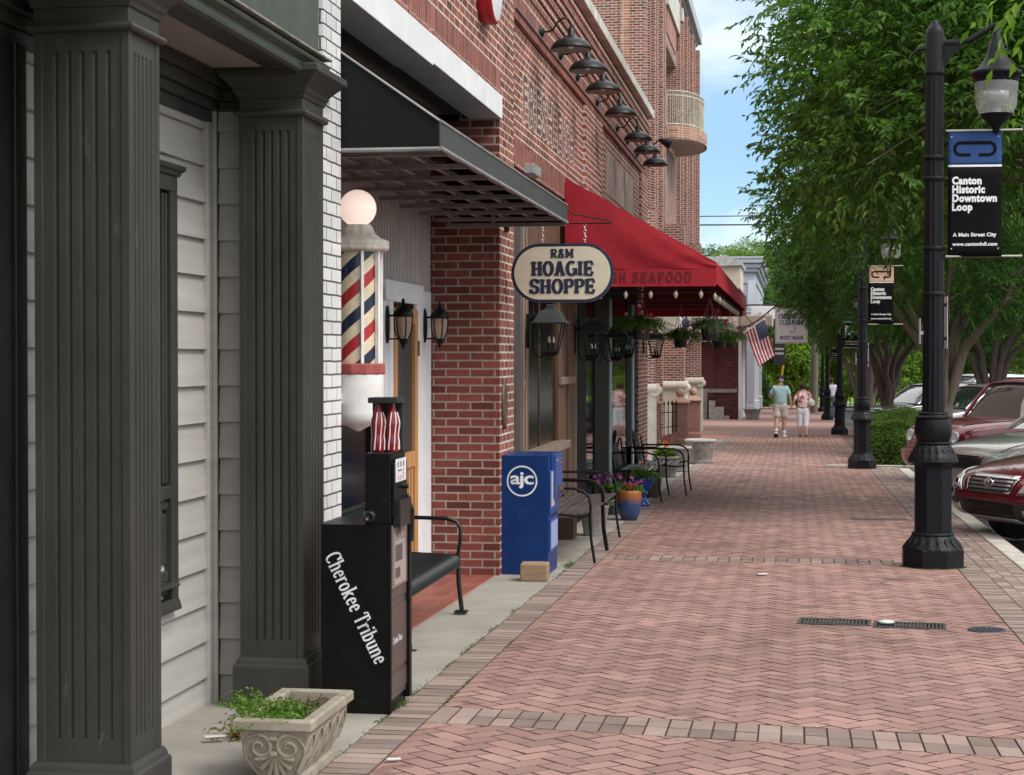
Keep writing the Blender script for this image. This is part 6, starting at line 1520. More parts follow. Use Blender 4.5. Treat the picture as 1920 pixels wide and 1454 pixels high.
# 1: dark red wagon, nearest
A1 = R(30)      # nose towards the walk and the camera
p_red = paint('wagon_red', (.14,.005,.016), .1)
L = 4.75
st = [(.0,.55,.44,.56,.63),(.05,.74,.35,.66,.75),(.22,.86,.30,.75,.835),(.55,.90,.28,.82,.915),(1.1,.91,.28,.90,1.0),(1.45,.91,.28,.95,1.04),(2.9,.91,.28,1.0,1.03),(4.3,.89,.30,1.0,1.02),(4.62,.85,.36,.97,1.0),(4.75,.76,.44,.9,.93)]
t, patch, bv = car('dark red wagon with chrome-rimmed slatted grille and oval emblem, parked by the big lamp', 'parked_car', 'car', posn(2.0, 19.3), A1, p_red, st, GH(1.35,1.8,1.02,1.60,L), (.92,3.62), .33, 'wagon')
def wagon_front():
    g = patch('grille', [(-.35,.605),(.35,.605),(.39,.735),(-.39,.735)], m_plas, .010)
    for k in range(3): z = .630+.034*k; patch('grille_bar', [(-.34-.014*k,z-.009),(.34+.014*k,z-.009),(.34+.014*k,z+.009),(-.34-.014*k,z+.009)], mat('grille_grey', (.34,.34,.34), .3, .7), .022, par=g)
    patch('grille_rim', [(-.41,.718),(.41,.718),(.41,.752),(-.41,.752)], m_chrome, .026, par=g); patch('grille_rim', [(-.355,.588),(.355,.588),(.36,.604),(-.36,.604)], m_chrome, .018, par=g)
    for s in (-1,1): patch('grille_rim', [(s*.345,.602),(s*.365,.602),(s*.412,.735),(s*.388,.735)], m_chrome, .020, par=g)
    h = bv.ray_cast(Vector((-2,0,.685)), Vector((1,0,0)))[0]
    b = MB(); M = Matrix.Translation((h.x-.034,0,.692)) @ Matrix.Rotation(R(-90),4,'Y') @ Matrix.Diagonal((.62,1,1,1)); b.lathe([(.074,-.02),(.080,.0),(.074,.012),(.067,.012),(.064,.004),(0,.004)], 32, M=M, cap=False); b.build('emblem', m_chrome, t)
    b = MB()
    for (yy,zz,r) in ((-.033,.712,.014),(.0,.698,.009),(.019,.706,.008),(.039,.696,.009),(.010,.678,.009),(.033,.678,.008)):
        pts = [(r*(1 if k%2==0 else .4)*math.cos(math.pi*k/4), r*(1 if k%2==0 else .4)*math.sin(math.pi*k/4)) for k in range(8)]; b.prism([(yy+u, zz+v) for u,v in pts], lambda u,v,d: (h.x-.039-d,u,v), 0, .003)
    b.build('emblem_stars', m_chrome, t)
    for s in (-1,1):
        patch('headlight', [(s*.47,.60),(s*.76,.635),(s*.86,.80),(s*.56,.735)], m_lens, .012); patch('headlight_rim', [(s*.46,.583),(s*.76,.618),(s*.765,.637),(s*.465,.602)], m_chrome, .014)
        k_ = patch('headlight_core', [(s*.55,.64),(s*.66,.65),(s*.68,.70),(s*.57,.69)], m_chrome, .016)
        patch('fog_rim', [(s*.50,.33),(s*.76,.34),(s*.77,.455),(s*.51,.455)], m_chrome, .012); patch('fog_lamp', [(s*.53,.35),(s*.73,.36),(s*.74,.44),(s*.54,.44)], mat('fog_lens', (.45,.40,.34), .2, .3), .02)
    patch('lower_bumper', [(-.84,.29),(.84,.29),(.85,.50),(-.85,.50)], m_plas, .009, 12); patch('air_intake', [(-.40,.39),(.40,.39),(.41,.495),(-.41,.495)], m_black, .012)
    sp = patch('skid_plate', [(-.44,.262),(.44,.262),(.40,.36),(-.40,.36)], mat('skid_silver', (.42,.40,.39), .4, .6), .03, 10)
    for k in range(5): y = -.26+.13*k; patch('skid_rib', [(y-.03,.29),(y+.0,.29),(y+.0,.345),(y-.03,.345)], mat('skid_dark', (.16,.15,.15), .5), .038, 2, par=sp)
wagon_front()
# 2: silver-green saloon behind it
p_sil = paint('saloon_silver', (.46,.45,.40), .2); L = 4.7
t, patch, bv = car('pale silver-green saloon parked between the two dark red cars', 'parked_car', 'car', posn(2.2, 24.6), A1, p_sil, ST(L,1.82,1.05,zb=.28), GH(1.32,1.8,1.08,1.62,L,.85,.3), (.92,3.62), .33, 'sedan')
for s in (-1,1): patch('headlight', [(s*.50,.66),(s*.76,.70),(s*.80,.84),(s*.56,.78)], m_lens, .01); patch('fog_lamp', [(s*.5,.33),(s*.66,.33),(s*.66,.42),(s*.5,.42)], m_plas, .01)
patch('grille', [(-.38,.60),(.38,.60),(.42,.76),(-.42,.76)], m_plas, .01); patch('number_strip', [(-.4,.735),(.4,.735),(.41,.765),(-.41,.765)], m_chrome, .018)
# 3: dark red off-roader
p_jeep = paint('offroad_red', (.20,.008,.024), .1); L = 4.45
ST3 = [(.0,.66,.46,.80,.87),(.04,.80,.42,.93,1.0),(.16,.88,.40,1.01,1.09),(.5,.90,.38,1.05,1.14),(1.0,.91,.38,1.08,1.17),(1.35,.91,.38,1.10,1.18),(2.8,.91,.38,1.10,1.14),(4.1,.90,.40,1.08,1.10),(4.38,.88,.44,1.06,1.08),(4.45,.82,.5,1.0,1.02)]
t, patch, bv = car('boxy dark red off-roader with round headlamps parked by the planting bed', 'parked_car', 'car', posn(2.2, 30.0), A1, p_jeep, ST3, GH(1.22,1.82,1.14,1.78,L,.42,.06), (.86,3.5), .36, 'suv')
for s in (-1,1):
    for q in (0,):
        h = bv.ray_cast(Vector((-2,s*.62,.86)), Vector((1,0,0)))[0]; b = MB(); M = Matrix.Translation((h.x-.005,s*.62,.86)) @ Matrix.Rotation(R(-90),4,'Y'); b.lathe([(.092,-.03),(.098,.012),(.088,.02),(.082,.012),(.0,.03)], 28, M=M, cap=False); b.build('headlight', m_lens, t)
    patch('indicator', [(s*.80,.74),(s*.86,.74),(s*.865,.84),(s*.81,.84)], m_amb, .01)
for k in range(7): y = -.36+.12*k; patch('grille_slot', [(y-.035,.72),(y+.035,.72),(y+.035,.95),(y-.035,.95)], m_black, .008, 4)
patch('bumper', [(-.84,.44),(.84,.44),(.85,.64),(-.85,.64)], p_jeep, .10, 12); patch('tow_panel', [(-.5,.40),(.5,.40),(.5,.47),(-.5,.47)], m_plas, .07)
# farther cars
def plain_front(patch, W, h=.7):
    w = W/2
    for s in (-1,1): patch('headlight', [(s*w*.62,h-.06),(s*w*.88,h-.02),(s*w*.90,h+.12),(s*w*.66,h+.08)], m_lens, .012)
    g = patch('grille', [(-w*.55,h-.10),(w*.55,h-.10),(w*.60,h+.08),(-w*.60,h+.08)], m_plas, .01); patch('grille_bar', [(-w*.55,h-.02),(w*.55,h-.02),(w*.56,h+.02),(-w*.56,h+.02)], m_chrome, .02, par=g); patch('lower_bumper', [(-w*.9,.36),(w*.9,.36),(w*.92,.52),(-w*.92,.52)], m_plas, .012, 10)
FAR = [('silver crossover with sloping bonnet parked beyond the hedge', (3.05,50.5), (.42,.42,.43), 'suv', 4.6, 1.02, 1.66), ('silver crossover, farther one, with chrome-barred grille beside the third lamp', (2.35,60.5), (.45,.45,.46), 'suv', 4.7, 1.04, 1.70),
       ('pale green-white saloon low behind the hedge', (4.6,47.0), (.50,.53,.50), 'sedan', 4.6, .92, 1.44), ('small slate-blue hatchback parked behind the forked tree trunk', (4.9,52.8), (.30,.34,.42), 'sedan', 4.2, .94, 1.48)]
for k, (l, (x, y), c, sty, L, H, zr) in enumerate(FAR):
    p_ = paint('far_paint_%d' % k, c, .5); t, patch, bv = car(l, 'parked_car', 'car', posn(x, y), A1, p_, ST(L,1.82,H,zb=.28), GH(1.35,1.8,H+.02,zr,L,.8 if sty=='suv' else .95,.2 if sty=='suv' else .6), (.92,L-1.1), .34, sty); plain_front(patch, 1.82, .70*H/.93)
    if k == 0:
        for s in (-1,1): patch('indicator', [(s*.74,.66),(s*.86,.70),(s*.87,.76),(s*.75,.72)], m_amb, .016)
p_van = paint('van_white', (.72,.73,.74), .0); L = 5.2
t, patch, bv = car('tall white passenger van parked behind the tree trunks', 'parked_van', 'van', posn(4.3, 65.0), A1, p_van, ST(L,1.95,1.15,zb=.32), GH(1.25,1.94,1.16,2.02,L,.75,.12), (.95,4.1), .36, 'van'); plain_front(patch, 1.95, .85)

# ================================================================== FAR BUILDINGS
def tall_building():
    t = thing('tall_brick_building', 'tall red brick apartment building with curved balcony beyond the shop row', 'building', (-6, 50, gz(50)))
    W = dict(parent=t, world=True); X = -3.65
    mb1 = brick_mat('tower_brick', (.30,.105,.075), (.20,.065,.05), (.52,.45,.40), ms=.011, stain=.2, bstr=.4); mb2 = brick_mat('tower_quoin', (.42,.19,.12), (.36,.16,.10), (.55,.48,.42), bw=.30, ms=.009, off=0, stain=.15)
    mp = mat('tower_render', (.36,.175,.13), .85, var=.2, scale=1.5, bmp=.3, bscale=40); ms = mat('tower_stone', (.55,.54,.50), .8, var=.15, scale=4)
    b = MB(); b.box(-16, X-.04, 45.0, 52.4, -1, 18); b.box(-16, X-1.3, 52.4, 57.6, -1, 18); b.box(-16, X-.04, 57.6, 68.6, -1, 13.2)
    b.box(X-1.4, X-.04, 52.4, 57.6, -1, 7.75); b.box(X-1.4, X-.04, 52.4, 57.6, 10.75, 13.2); b.build('wall', mb1, **W)
    b = MB(); b.box(-4.28, -4.04, 44.975, 45.0, -1, 18); b.build('quoin_strip', mb2, **W)
    b = MB()
    for y, w, p in ((45.03,.25,.02),(45.9,.2,.05),(46.9,.35,.10),(48.2,.35,.06),(49.6,.4,.11),(51.2,.45,.05),(57.7,.5,.08),(59.6,.25,.05),(61.2,.35,.1),(63.0,.25,.06),(64.6,.45,.10),(66.4,.3,.08),(68.2,.45,.14)):
        b = MB(); b.box(X-.2, X+p, y, y+w, -1, 13.0 if y > 55 else 18); b.build('pilaster', mb1, **W)
    b = MB()
    for y0, y1, z0, z1 in ((45.3,52.0,6.4,7.3),(57.7,68.2,11.2,12.6),(46,52,11.4,12.6),(53,57,11.0,13.0)): b.box(X-.1, X-.012, y0, y1, z0, z1)
    b.build('spandrel', mp, **W)
    for i, (y0, y1, z0, z1) in enumerate(((47.35,48.1,1.6,6.2),(48.7,49.5,1.6,6.2),(50.2,51.0,1.6,6.0),(58.3,59.4,1.2,5.6),(60.0,61.0,1.2,5.6),(62.0,62.8,8.3,10.6),(65.4,66.1,8.3,10.4),(63.5,64.4,1.2,5.2),(47.4,48.0,8.2,11),(50.2,50.9,8.2,11))):
        b = MB(); b.box(X-.06, X-.02, y0, y1, z0, z1); f = b.build('window', mat('win_frame', (.30,.29,.26), .6), **W); b = MB(); b.box(X-.05, X-.012, y0+.06, y1-.06, z0+.06, z1-.06); b.v = [tuple(Vector(p)-Vector(t.location)) for p in b.v]; b.build('pane', m_glass, f)
    b = MB(); b.box(X-.1, X+.06, 52.6, 57.8, 11.75, 12.7); b.build('sign_band', ms, **W)
    b = MB(); b.box(-16, X+.05, 57.6, 68.75, 13.2, 13.3); b.box(-16, X+.2, 57.6, 68.9, 13.3, 13.75); b.box(-16,X+.12,57.6,68.8,13.75,13.95); b.build('cornice', mat('cornice_grey', (.40,.43,.47), .7, var=.15), bevel=.03, **W)
    b = MB(); 
    for y, z in ((57.8,12.2),(64.6,9.4),(68.2,9.2)): b.box(X+.0, X+.16, y-.03, y+.5, z, z+.4)
    b.build('stone_block', ms, **W)
    # curved balcony
    cy, r = 54.9, 2.35
    def bow(a, o=0): return (X+(1.05+o)*math.sin(a)**.8 if math.sin(a) > 0 else X, cy-(r+o)*math.cos(a))
    A = [math.pi*i/28 for i in range(29)]
    b = MB(); b.prism([bow(a) for a in A], lambda u,v,d: (u,v,d), 7.86, 8.22); b.build('balcony_slab', mb2, **W)
    b = MB(); b.prism([bow(a,-.06) for a in A], lambda u,v,d: (u,v,d), 7.835, 7.862); b.build('balcony_soffit', mat('balcony_pale', (.52,.47,.43), .8, var=.1), **W)
    b = MB(); mr = mat('rail_cream', (.50,.47,.37), .5, .1)
    for z in (8.30, 9.12, 9.25): b.path([(*bow(a,-.10), z) for a in A], .022, 6)
    for i in range(57):
        a = math.pi*i/56; u, v = bow(a,-.10); b.tube((u,v,8.22),(u,v,9.25), .012 if i % 7 else .025, n=5)
    b.build('balcony_rail', mr, **W)
    b = MB(); b.box(X-1.29, X-1.25, 53.2, 56.8, 8.2, 10.6); b.build('balcony_door', m_glass, **W)
    b = MB(); b.box(X-1.3, X-.05, 52.41, 57.59, 10.70, 10.74); b.build('loggia_ceiling', mat('balcony_pale', (.52,.47,.43)), **W)
    # street-level piers with pale bases and scrolled tops
    mcb = mat('cream_stone', (.60,.565,.49), .75, var=.12, scale=4, bmp=.2, bscale=40)
    for y, x0, x1 in ((50.0,-3.6,-2.99),(58.6,-3.4,-2.98),(44.95,-3.6,-3.42)):
        zb = gz(y)
        b = MB(); b.box(x0, x1, y, y+.8, .86, 5.2); b.box(x0-.02,x1+.03,y-.03,y+.1,.86,5.2) if False else None; b.build('street_pier', mb1, **W)
        b = MB(); b.box(x0-.12, x1+.06, y-.16, y+.9, zb, .70); b.tube((x0-.14,y-.1,.76),(x1+.08,y-.1,.76), .13, n=20); b.tube((x0-.14,y+.8,.76),(x1+.08,y+.8,.76), .13, n=20); b.tube((x1+.03,y-.2,.70),(x1+.03,y+.9,.70), .12, n=20); b.tube((x0-.1,y-.2,.70),(x0-.1,y+.9,.70), .12, n=20); b.build('pier_base', mcb, bevel=.02, **W)
    b = MB(); b.prism([(-3.75,2.95),(-3.3,2.95),(-2.66,2.30),(-2.66,2.15),(-3.75,2.15)], lambda u,v,d: (u,d,v), 46.8, 48.4); b.box(-3.7,-2.95,58,60.5,2.35,2.95); b.build('entry_hood', mcb, bevel=.02, **W)
    b = MB(); b.box(-3.62,-3.60,50.9,58.5,-.9,4.8); b.build('shop_window', m_glass, **W)
    b = MB(); b.box(-3.60,-3.52,50.9,51.1,-.9,4.8); b.box(-3.60,-3.52,53,53.2,-.9,4.8); b.build('shop_window_frame', mat('taupe_frame', (.20,.18,.15), .6), **W)
tall_building()
# terracotta gate posts with an iron fence round the patio
m_tc = mat('terracotta', (.25,.125,.10), .85, var=.25, scale=5, bmp=.3, bscale=40); m_tc2 = mat('terracotta_cap', (.44,.26,.19), .85, var=.15, scale=6)
for x, y, l in ((-3.52,45.3,'terracotta gate post with ball finial, half hidden by the fish market pier'), (-2.90,47.0,'terracotta gate post with ball finial, middle and most complete of the three'), (-2.87,52.6,'terracotta gate post with ball finial, last and smallest of the three')):
    t = thing('gate_post', l, 'gate post', S(x, y), 0, 'terracotta posts of the patio fence'); s = .205
    b = MB(); b.rlathe(-s,s,-s,s,[(.03,0),(.03,.12),(.0,.15),(.0,1.0),(.015,1.02),(.03,1.06)]); b.build('shaft', m_tc, t, bevel=.01); b = MB(); b.rlathe(-s+.06,s-.06,-s-.006,s+.006,[(.0,.24),(.0,.88)]); b.build('panel', m_tc, t, bevel=.004)
    b = MB(); b.rlathe(-s,s,-s,s,[(.045,1.06),(.045,1.09),(-.06,1.17),(-.12,1.20),(-.13,1.22)]); b.ball((0,0,1.315), .115, 18); b.build('finial', m_tc2, t)
t = thing('iron_fence', 'short black iron fence with spear tops between the terracotta posts', 'fence', S(-3.1, 46.2))
b = MB(); dx, dy = .42, 1.5
for z in (.45,.82): b.tube((-dx,-dy/2,z),(dx*.5,dy/2,z), .012, n=6)
for k in range(8):
    u = k/7; p = (-dx+1.5*dx*u, -dy/2+dy*u); b.tube((*p,.2),(*p,1.02), .011, n=6); b.lathe([(.011,1.0),(.028,1.04),(.003,1.13)], 6, (*p,0))
b.build('railing', m_iron2, t); b = MB(); n = 10
for k in range(n): 
    u = k/n; z = .22+.14*u*u; b.box(-dx+1.5*dx*u,-dx+1.5*dx*(u+1.05/n), -dy/2+dy*u, -dy/2+dy*(u+1/n), 0, z)
b.build('low_wall', m_tc, t)

def cleaners():
    t = thing('maroon_shop', 'low maroon brick shop with cream siding gable and flat canopy, beyond the patio', 'building', (-4, 82, gz(82)))
    W = dict(parent=t, world=True); mbr = brick_mat('maroon_brick', (.095,.022,.022), (.07,.017,.018), (.12,.05,.045), bw=.24, rh=.08, ms=.008, stain=.25)
    b = MB(); b.box(-9, -2.36, 79, 92, -1.8, 4.55); b.build('wall', mbr, **W)
    b = MB(); b.box(-4.1,-3.42,78.97,79.0,-.2,2.6); b.build('painted_panel', mat('maroon_paint', (.085,.012,.018), .6, var=.1), **W)
    b = MB(); b.box(-4.2,-2.42,78.93,79.0,.0,.16); b.box(-4.2,-3.7,78.92,79.0,-1.4,.0); b.build('stone_course', m_conc_d, **W)
    b = MB(); b.box(-3.62,-2.98,78.7,79.0,-1.35,-.62); b.box(-3.62,-3.35,78.7,79.0,-.62,-.35); b.box(-2.98,-2.75,78.75,79,-1.35,-1.0); b.build('stone_steps', mat('worn_stone', (.34,.32,.29), .9, var=.35, scale=6), bevel=.02, **W)
    b = MB(); b.box(-5.5,-2.30,78.95,84,4.5,5.55); b.build('siding_gable', mat('cream_siding', (.58,.54,.46), .8, var=.1), **W)
    b = MB(); b.add([(-5.6,78.8,5.5),(-2.9,78.8,5.95),(-2.2,78.8,5.62),(-2.2,84.2,5.62),(-2.9,84.2,5.95),(-5.6,84.2,5.5),(-5.6,78.8,5.4),(-2.2,78.8,5.5),(-2.2,84.2,5.5),(-5.6,84.2,5.4)], [(0,1,4,5),(1,2,3,4),(0,6,7,2,1),(5,4,3,8,9),(2,7,8,3),(0,5,9,6),(6,9,8,7)]); b.build('roof', mat('roof_pale', (.45,.47,.48), .7), **W)
    boxes('door_frame', ((-2.37,-2.24,79.0,79.25,-1.3,2.3), (-2.37,-2.26,83,83.2,-1.3,3), (-2.37,-2.26,86,86.2,-1.3,3)), m_white, **W); b = MB(); b.box(-2.38,-2.33,79.25,86,-1.2,2.2); b.build('shop_window', m_glass, **W)
    b = MB(); b.box(-2.42,-.95,81,86,2.92,3.36); b.build('canopy', mat('canopy_beige', (.50,.41,.35), .8, var=.1), bevel=.02, **W)
    b = MB(); b.box(-5.2,-2.36,78.2,79.0,2.2,3.6); b.build('lean_to', mat('cream_siding', (.58,.54,.46)), **W)
    t2 = thing('hanging_sign', 'pale square hanging sign of the cleaners on a rusty bracket, partly behind leaves', 'sign', (-.1, 78.9, 2.10))
    b = MB(); b.box(-.70,.70,-.06,.06,.02,1.55); b.build('sign_box', mat('sign_box', (.55,.50,.49), .5, var=.1), t2, bevel=.02); b = MB(); b.box(-.64,.64,-.064,-.058,.10,1.50); b.build('sign_face', mat('sign_pale', (.74,.75,.78), .5, var=.05), t2)
    b = MB(); f = lambda dz, dx=0: (lambda u,v,d: (dx+u,-.066-d,dz+v)); kw = dict(thick=.19, thin=.07, sw=.13, sh=.06, d=.004)
    serif_text(b,'CHEROKEE',.21,f(1.08),widen=.82,**kw); serif_text(b,'CLEANERS',.20,f(.82),widen=.82,**kw); serif_text(b,'ON',.09,f(.47),**kw); serif_text(b,'WEST MAIN',.17,f(.18),widen=.86,**kw); b.build('lettering', mat('slate_blue', (.09,.13,.24), .6), t2)
    b = MB(); o = Vector(t2.location); pt = lambda x,z: Vector((x,78.9,z))-o
    b.path([pt(-2.36,3.78),pt(.62,3.78)], .035, 8); b.path([pt(-2.3,2.7),pt(-1.55,3.10),pt(-.75,3.76)], .03, 8); b.path([pt(-2.3,3.6),pt(-1.5,2.65)], .02, 6)
    for x in (-.5,.5): b.tube(pt(x,3.76), pt(x,3.62), .02, n=6)
    b.build('bracket', mat('rusty_iron', (.10,.05,.035), .7, .3, var=.3), t2)
cleaners()
def columned():
    t = thing('columned_building', 'white building with square columns and heavy grey cornice far down the street', 'building', (-3, 100, gz(100)))
    W = dict(parent=t, world=True); mw = mat('column_white', (.62,.65,.72), .7, var=.05); mg = mat('cornice_blue', (.42,.46,.52), .7, var=.1)
    b = MB(); b.box(-9,-2.75,95.3,118,-2,5.1); b.build('wall', mat('grey_wall', (.20,.20,.20), .8, var=.2), **W)
    b = MB(); b.box(-4.4,-1.98,95.0,118,3.95,5.95); b.build('entablature', mg, **W); b = MB()
    for o, z0, z1 in ((.06,5.35,5.6),(.16,5.95,6.15),(.28,6.15,6.4),(.42,6.4,6.62),(.46,6.62,6.72)): b.box(-4.4,-1.98+o,95.0-o,118.3,z0,z1)
    b.build('cornice', mg, bevel=.02, **W)
    b = MB(); b.box(-3.0,-2.72,94.93,95.0,4.0,5.5); b.box(-2.36,-1.95,94.93,95.0,4.0,5.5); b.build('corner_board', mw, **W)
    for y in (95.0, 106.0, 117.0):
        b = MB(); b.rlathe(-2.42,-2.02,y,y+.4,[(.05,gz(y)-.05),(.05,-1.0),(0,-.95),(0,3.8),(.06,3.85),(.06,3.96)]); b.build('column', mw, **W)
    b = MB(); b.box(-2.74,-2.72,96,117,-1.2,3); b.build('shop_window', m_glass, **W)
    # board signs on the far pavement
columned()
def flag(t, W_, H_, m, rows, loc_fn):
    vs = []; fs = []; n, k = 18, 12
    for i in range(n+1):
        for j in range(k+1): vs.append(loc_fn(i/n, j/k))
    for i in range(n):
        for j in range(k): a = i*(k+1)+j; fs.append((a,a+k+1,a+k+2,a+1))
    return vs, fs
def us_flag(label, base, tip, L, W_, droop, yaw=0):
    """striped flag hanging from a tilted staff; u runs down the fly, v across the hoist"""
    t = thing('flag', label, 'flag', base); s = Vector(tip); d = s.normalized()
    b = MB(); b.tube((0,0,0), s, .022, n=8); b.ball(s, .04, 8); b.build('staff', mat('staff_white', (.6,.6,.58), .5), t)
    fly = Vector(droop).normalized()
    def at(u, v, off=0):   # u along fly 0..L, v along hoist from the tip down
        p = s-d*(v*W_)+fly*(u*L); w = .05*math.sin(5*u+3*v); return p+Vector((.3*w, -w+off, 0))
    cols = [mat('flag_red', (.36,.012,.03), .7), mat('flag_white', (.70,.68,.70), .7), mat('flag_blue', (.02,.03,.10), .7)]
    b = MB()
    for q in range(13):
        for i in range(16):
            u0, u1 = i/16, (i+1)/16; v0, v1 = q/13, (q+1)/13; b.add([at(u0,v0),at(u1,v0),at(u1,v1),at(u0,v1)], [(0,1,2,3)], 2 if (u1 <= .4376 and q < 7) else (q % 2), True)
    b.build('cloth', cols, t, fix=False)
    b = MB()
    for r in range(9):
        for c in range(6 if r % 2 == 0 else 5):
            u = .04+(c+(.0 if r % 2 == 0 else .5))*.07; v = (r+.5)*7/13/9; w = .012; b.add([at(u-w*.5,v-w,-.012),at(u+w*.5,v-w,-.012),at(u+w*.5,v+w,-.012),at(u-w*.5,v+w,-.012)], [(0,1,2,3)])
    b.build('stars', cols[1], t, fix=False)
us_flag('American flag hanging from a slanted staff in front of the white columns', (-2.42,70.2,2.12), (1.30,-.2,.86), 1.42, .82, (.33,0,-1))
us_flag('small American flag on a dark staff under the red awning, behind the baskets', (-2.95,43.5,2.05), (.42,-.1,.50), .55, .40, (.25,0,-1))
t = thing('board_sign', 'small dark board sign with pale lines hanging behind the flag', 'sign', (-.95, 86, 1.15))
b = MB(); b.box(-.02,.55,-.03,.03,.0,1.45); b.build('board', mat('sign_dark', (.02,.022,.022), .6), t, bevel=.01); b = MB()
for z, h in ((1.12,.12),(.72,.09),(.5,.1)): b.box(.08,.48,-.034,-.03,z,z+h)
b.build('pale_lines', mat('pale_grey', (.4,.4,.4), .6), t); b = MB(); b.tube((.26,.0,1.45),(.26,0,1.75), .02); b.build('hanger', m_iron2, t)
t = thing('banner_sign', 'white board with dark script above the canopy of the maroon shop', 'sign', (-2.0, 88, 3.36)); b = MB(); b.box(-.05,1.15,-.04,.04,0,.62); b.build('board', m_white, t, bevel=.01); b = MB()
for k in range(7): b.path([(.1+.13*k,-.045,.12),(.15+.13*k,-.045,.22+.07*(k%3)),(.2+.13*k,-.045,.12)], .02, 5)
b.build('script', mat('pale_grey', (.4,.4,.4)), t)
# ------------------------------------------------------------------ utility pole, wires, far greenery
t = thing('utility_pole', 'grey wooden utility pole among the far shrubs', 'utility pole', S(1.07, 98)); b = MB(); b.path([(0,0,-.2),(.05,0,6),(.12,0,11)], [.21,.18,.14], 12); b.build('pole', mat('pole_wood', (.25,.215,.185), .9, var=.3, scale=6, stretch=(4,4,.4)), t); b = MB(); b.box(-1.1,1.3,-.06,.06,9.6,9.75); b.build('crossarm', m_wood, t); b = MB(); b.ball((.42,-.1,3.75), .3, 12, sc=(.6,.3,1)); b.build('blue_tag', mat('tag_blue', (.02,.07,.25), .5), t)
t = thing('guy_wire', 'slanted guy wire with bright yellow guard beside the man', 'guy wire', S(-.85, 92)); b = MB(); b.tube((0,0,0),(.95,0,7.0), .02, n=6); b.build('wire', mat('wire_green', (.10,.14,.08), .6), t); b = MB(); b.tube((.0,-.01,.02),(.36,-.01,2.66), .055, n=8); b.build('guard', mat('guard_yellow', (.75,.42,.03), .5), t)
def wires(label, p0, p1, rr, sag):
    b = MB(); A = Vector(p0); B = Vector(p1); n = 24; b.path([A.lerp(B,i/n)-Vector((0,0,sag*4*(i/n)*(1-i/n))) for i in range(n+1)], rr, 5); tag(b.build('power_line', mat('wire_black', (.03,.03,.035), .6)), label, 'cable')
wires('upper power line crossing the sky behind the tall brick building', (-30,120,10.95), (25,121,10.95), .035, .15); wires('lower, thicker power line crossing the sky behind the tall brick building', (-30,118,10.35), (25,119,10.1), .05, .15)
wires('thin cable sloping down from the cornice of the columned building', (-6,100,6.4), (6,126,2.6), .025, .2); wires('thin power line just above the far tree tops', (-30,125,6.2), (25,126,6.1), .03, .1)
def round_tree(label, x, y, h, r, m, seed, per=38, ll=.15, z0=None, trunk=.14, name='garden_tree', group=None, cat='tree'):
    rr = np.random.default_rng(seed); z0 = h*.25 if z0 is None else z0; C = crown_points(26, r*.8, r*.8, z0, h, seed, .3); t = thing(name, label, cat, S(x, y), 0, group)
    b = MB(); 
    for k in range(4): a = 2*math.pi*k/4+seed; b.path([(.1*math.cos(a),.1*math.sin(a),-.2),(.3*r*math.cos(a),.3*r*math.sin(a),h*.4),(.55*r*math.cos(a),.55*r*math.sin(a),h*.75)], [trunk*.6,trunk*.4,.03], 6)
    b.build('trunk', m_bark, t, fix=False); V, F = clump_leaves(C, [r*rr.uniform(.3,.45) for _ in C], per*30/(r*r)**.5, 8, ll, ll*.45, r*.22, .4); link('crown', raw_mesh('crown', V, F, m), t); return t
m_lf_sun = leaf_mat('sunny_leaf', [(.16,.29,.04),(.24,.38,.06),(.20,.33,.05),(.31,.44,.09)], .42)
GT = [('bright lime tree behind the utility pole and the woman', .4,112,5.2,2.2,m_lf_sun), ('bright lime tree behind the man in white and the lamp posts', 3.0,114,4.6,2.0,m_lf_sun), ('small lime tree with bare stems beyond the third lamp', 4.2,102,4.2,1.5,m_lf_sun),
      ('dark green tree behind the flag and the hanging sign', -2.6,138,9.5,3.6,m_lf_mid), ('broad green tree above the hanging sign', 1.6,146,10.5,4.4,m_lf_mid), ('tall pale green tree rising behind the columned building', -5.2,150,13.0,4.2,m_lf_lime),
      ('round dark shrub beside the white columns', -2.35,121,2.3,.9,m_lf_mid), ('pale green low shrub on the far lawn', -1.2,132,1.9,1.5,m_lf_sun), ('mid green tree across the street beside the white-globed lamp', 15.5,105,8.0,4.0,m_lf_lime), ('green tree across the street behind the white van', 10.5,112,8.5,4.0,m_lf_mid),
      ('tall green tree across the street, largest behind the white-globed lamp', 20,125,12,5.5,m_lf_lime), ('lime tree beyond the multi-stemmed zelkova', 6.0,110,5.6,2.4,m_lf_sun), ('green tree beyond the parked silver cars', 8.6,122,7.0,3.2,m_lf_lime)]
for i, (l, x, y, h, r, m) in enumerate(GT): round_tree(l, x, y, h, r, m, 20+i, group='garden trees and shrubs at the end of the street', z0=.1 if h < 3 else None, cat='shrub' if h < 3 else 'tree', name='garden_shrub' if h < 3 else 'garden_tree')
sheet('lawn', -14, -1.2, [122,128,135,160], .06, mat('lawn_grass', (.22,.36,.06), .95, var=.2, scale=3)); sheet('lawn', -1.2, 40, [138.2,150,170], .03, mat('lawn_grass', (.17,.28,.05)))
def wood():
    rr = np.random.default_rng(9); C = []; Rd = []
    for k in range(240):
        x = rr.uniform(-70, 90); y = rr.uniform(185, 330); C.append((x, y, -2+max(0,(y-180)*.07)+rr.uniform(2, 11))); Rd.append(rr.uniform(3,5.5))
    V, F = clump_leaves(C, Rd, 16, 7, .5, .24, 1.3, .4); tag(link('far_wood', raw_mesh('far_wood', V, F, leaf_mat('wood_leaf', [(.06,.13,.06),(.10,.18,.08),(.08,.15,.07)], .3))), 'wooded hillside closing the far end of the street', 'wood', kind='stuff')
wood()
t = dup(lamp, S(13.2, 110), R(200), 'small white-globed street lamp far across the street above the red roof')

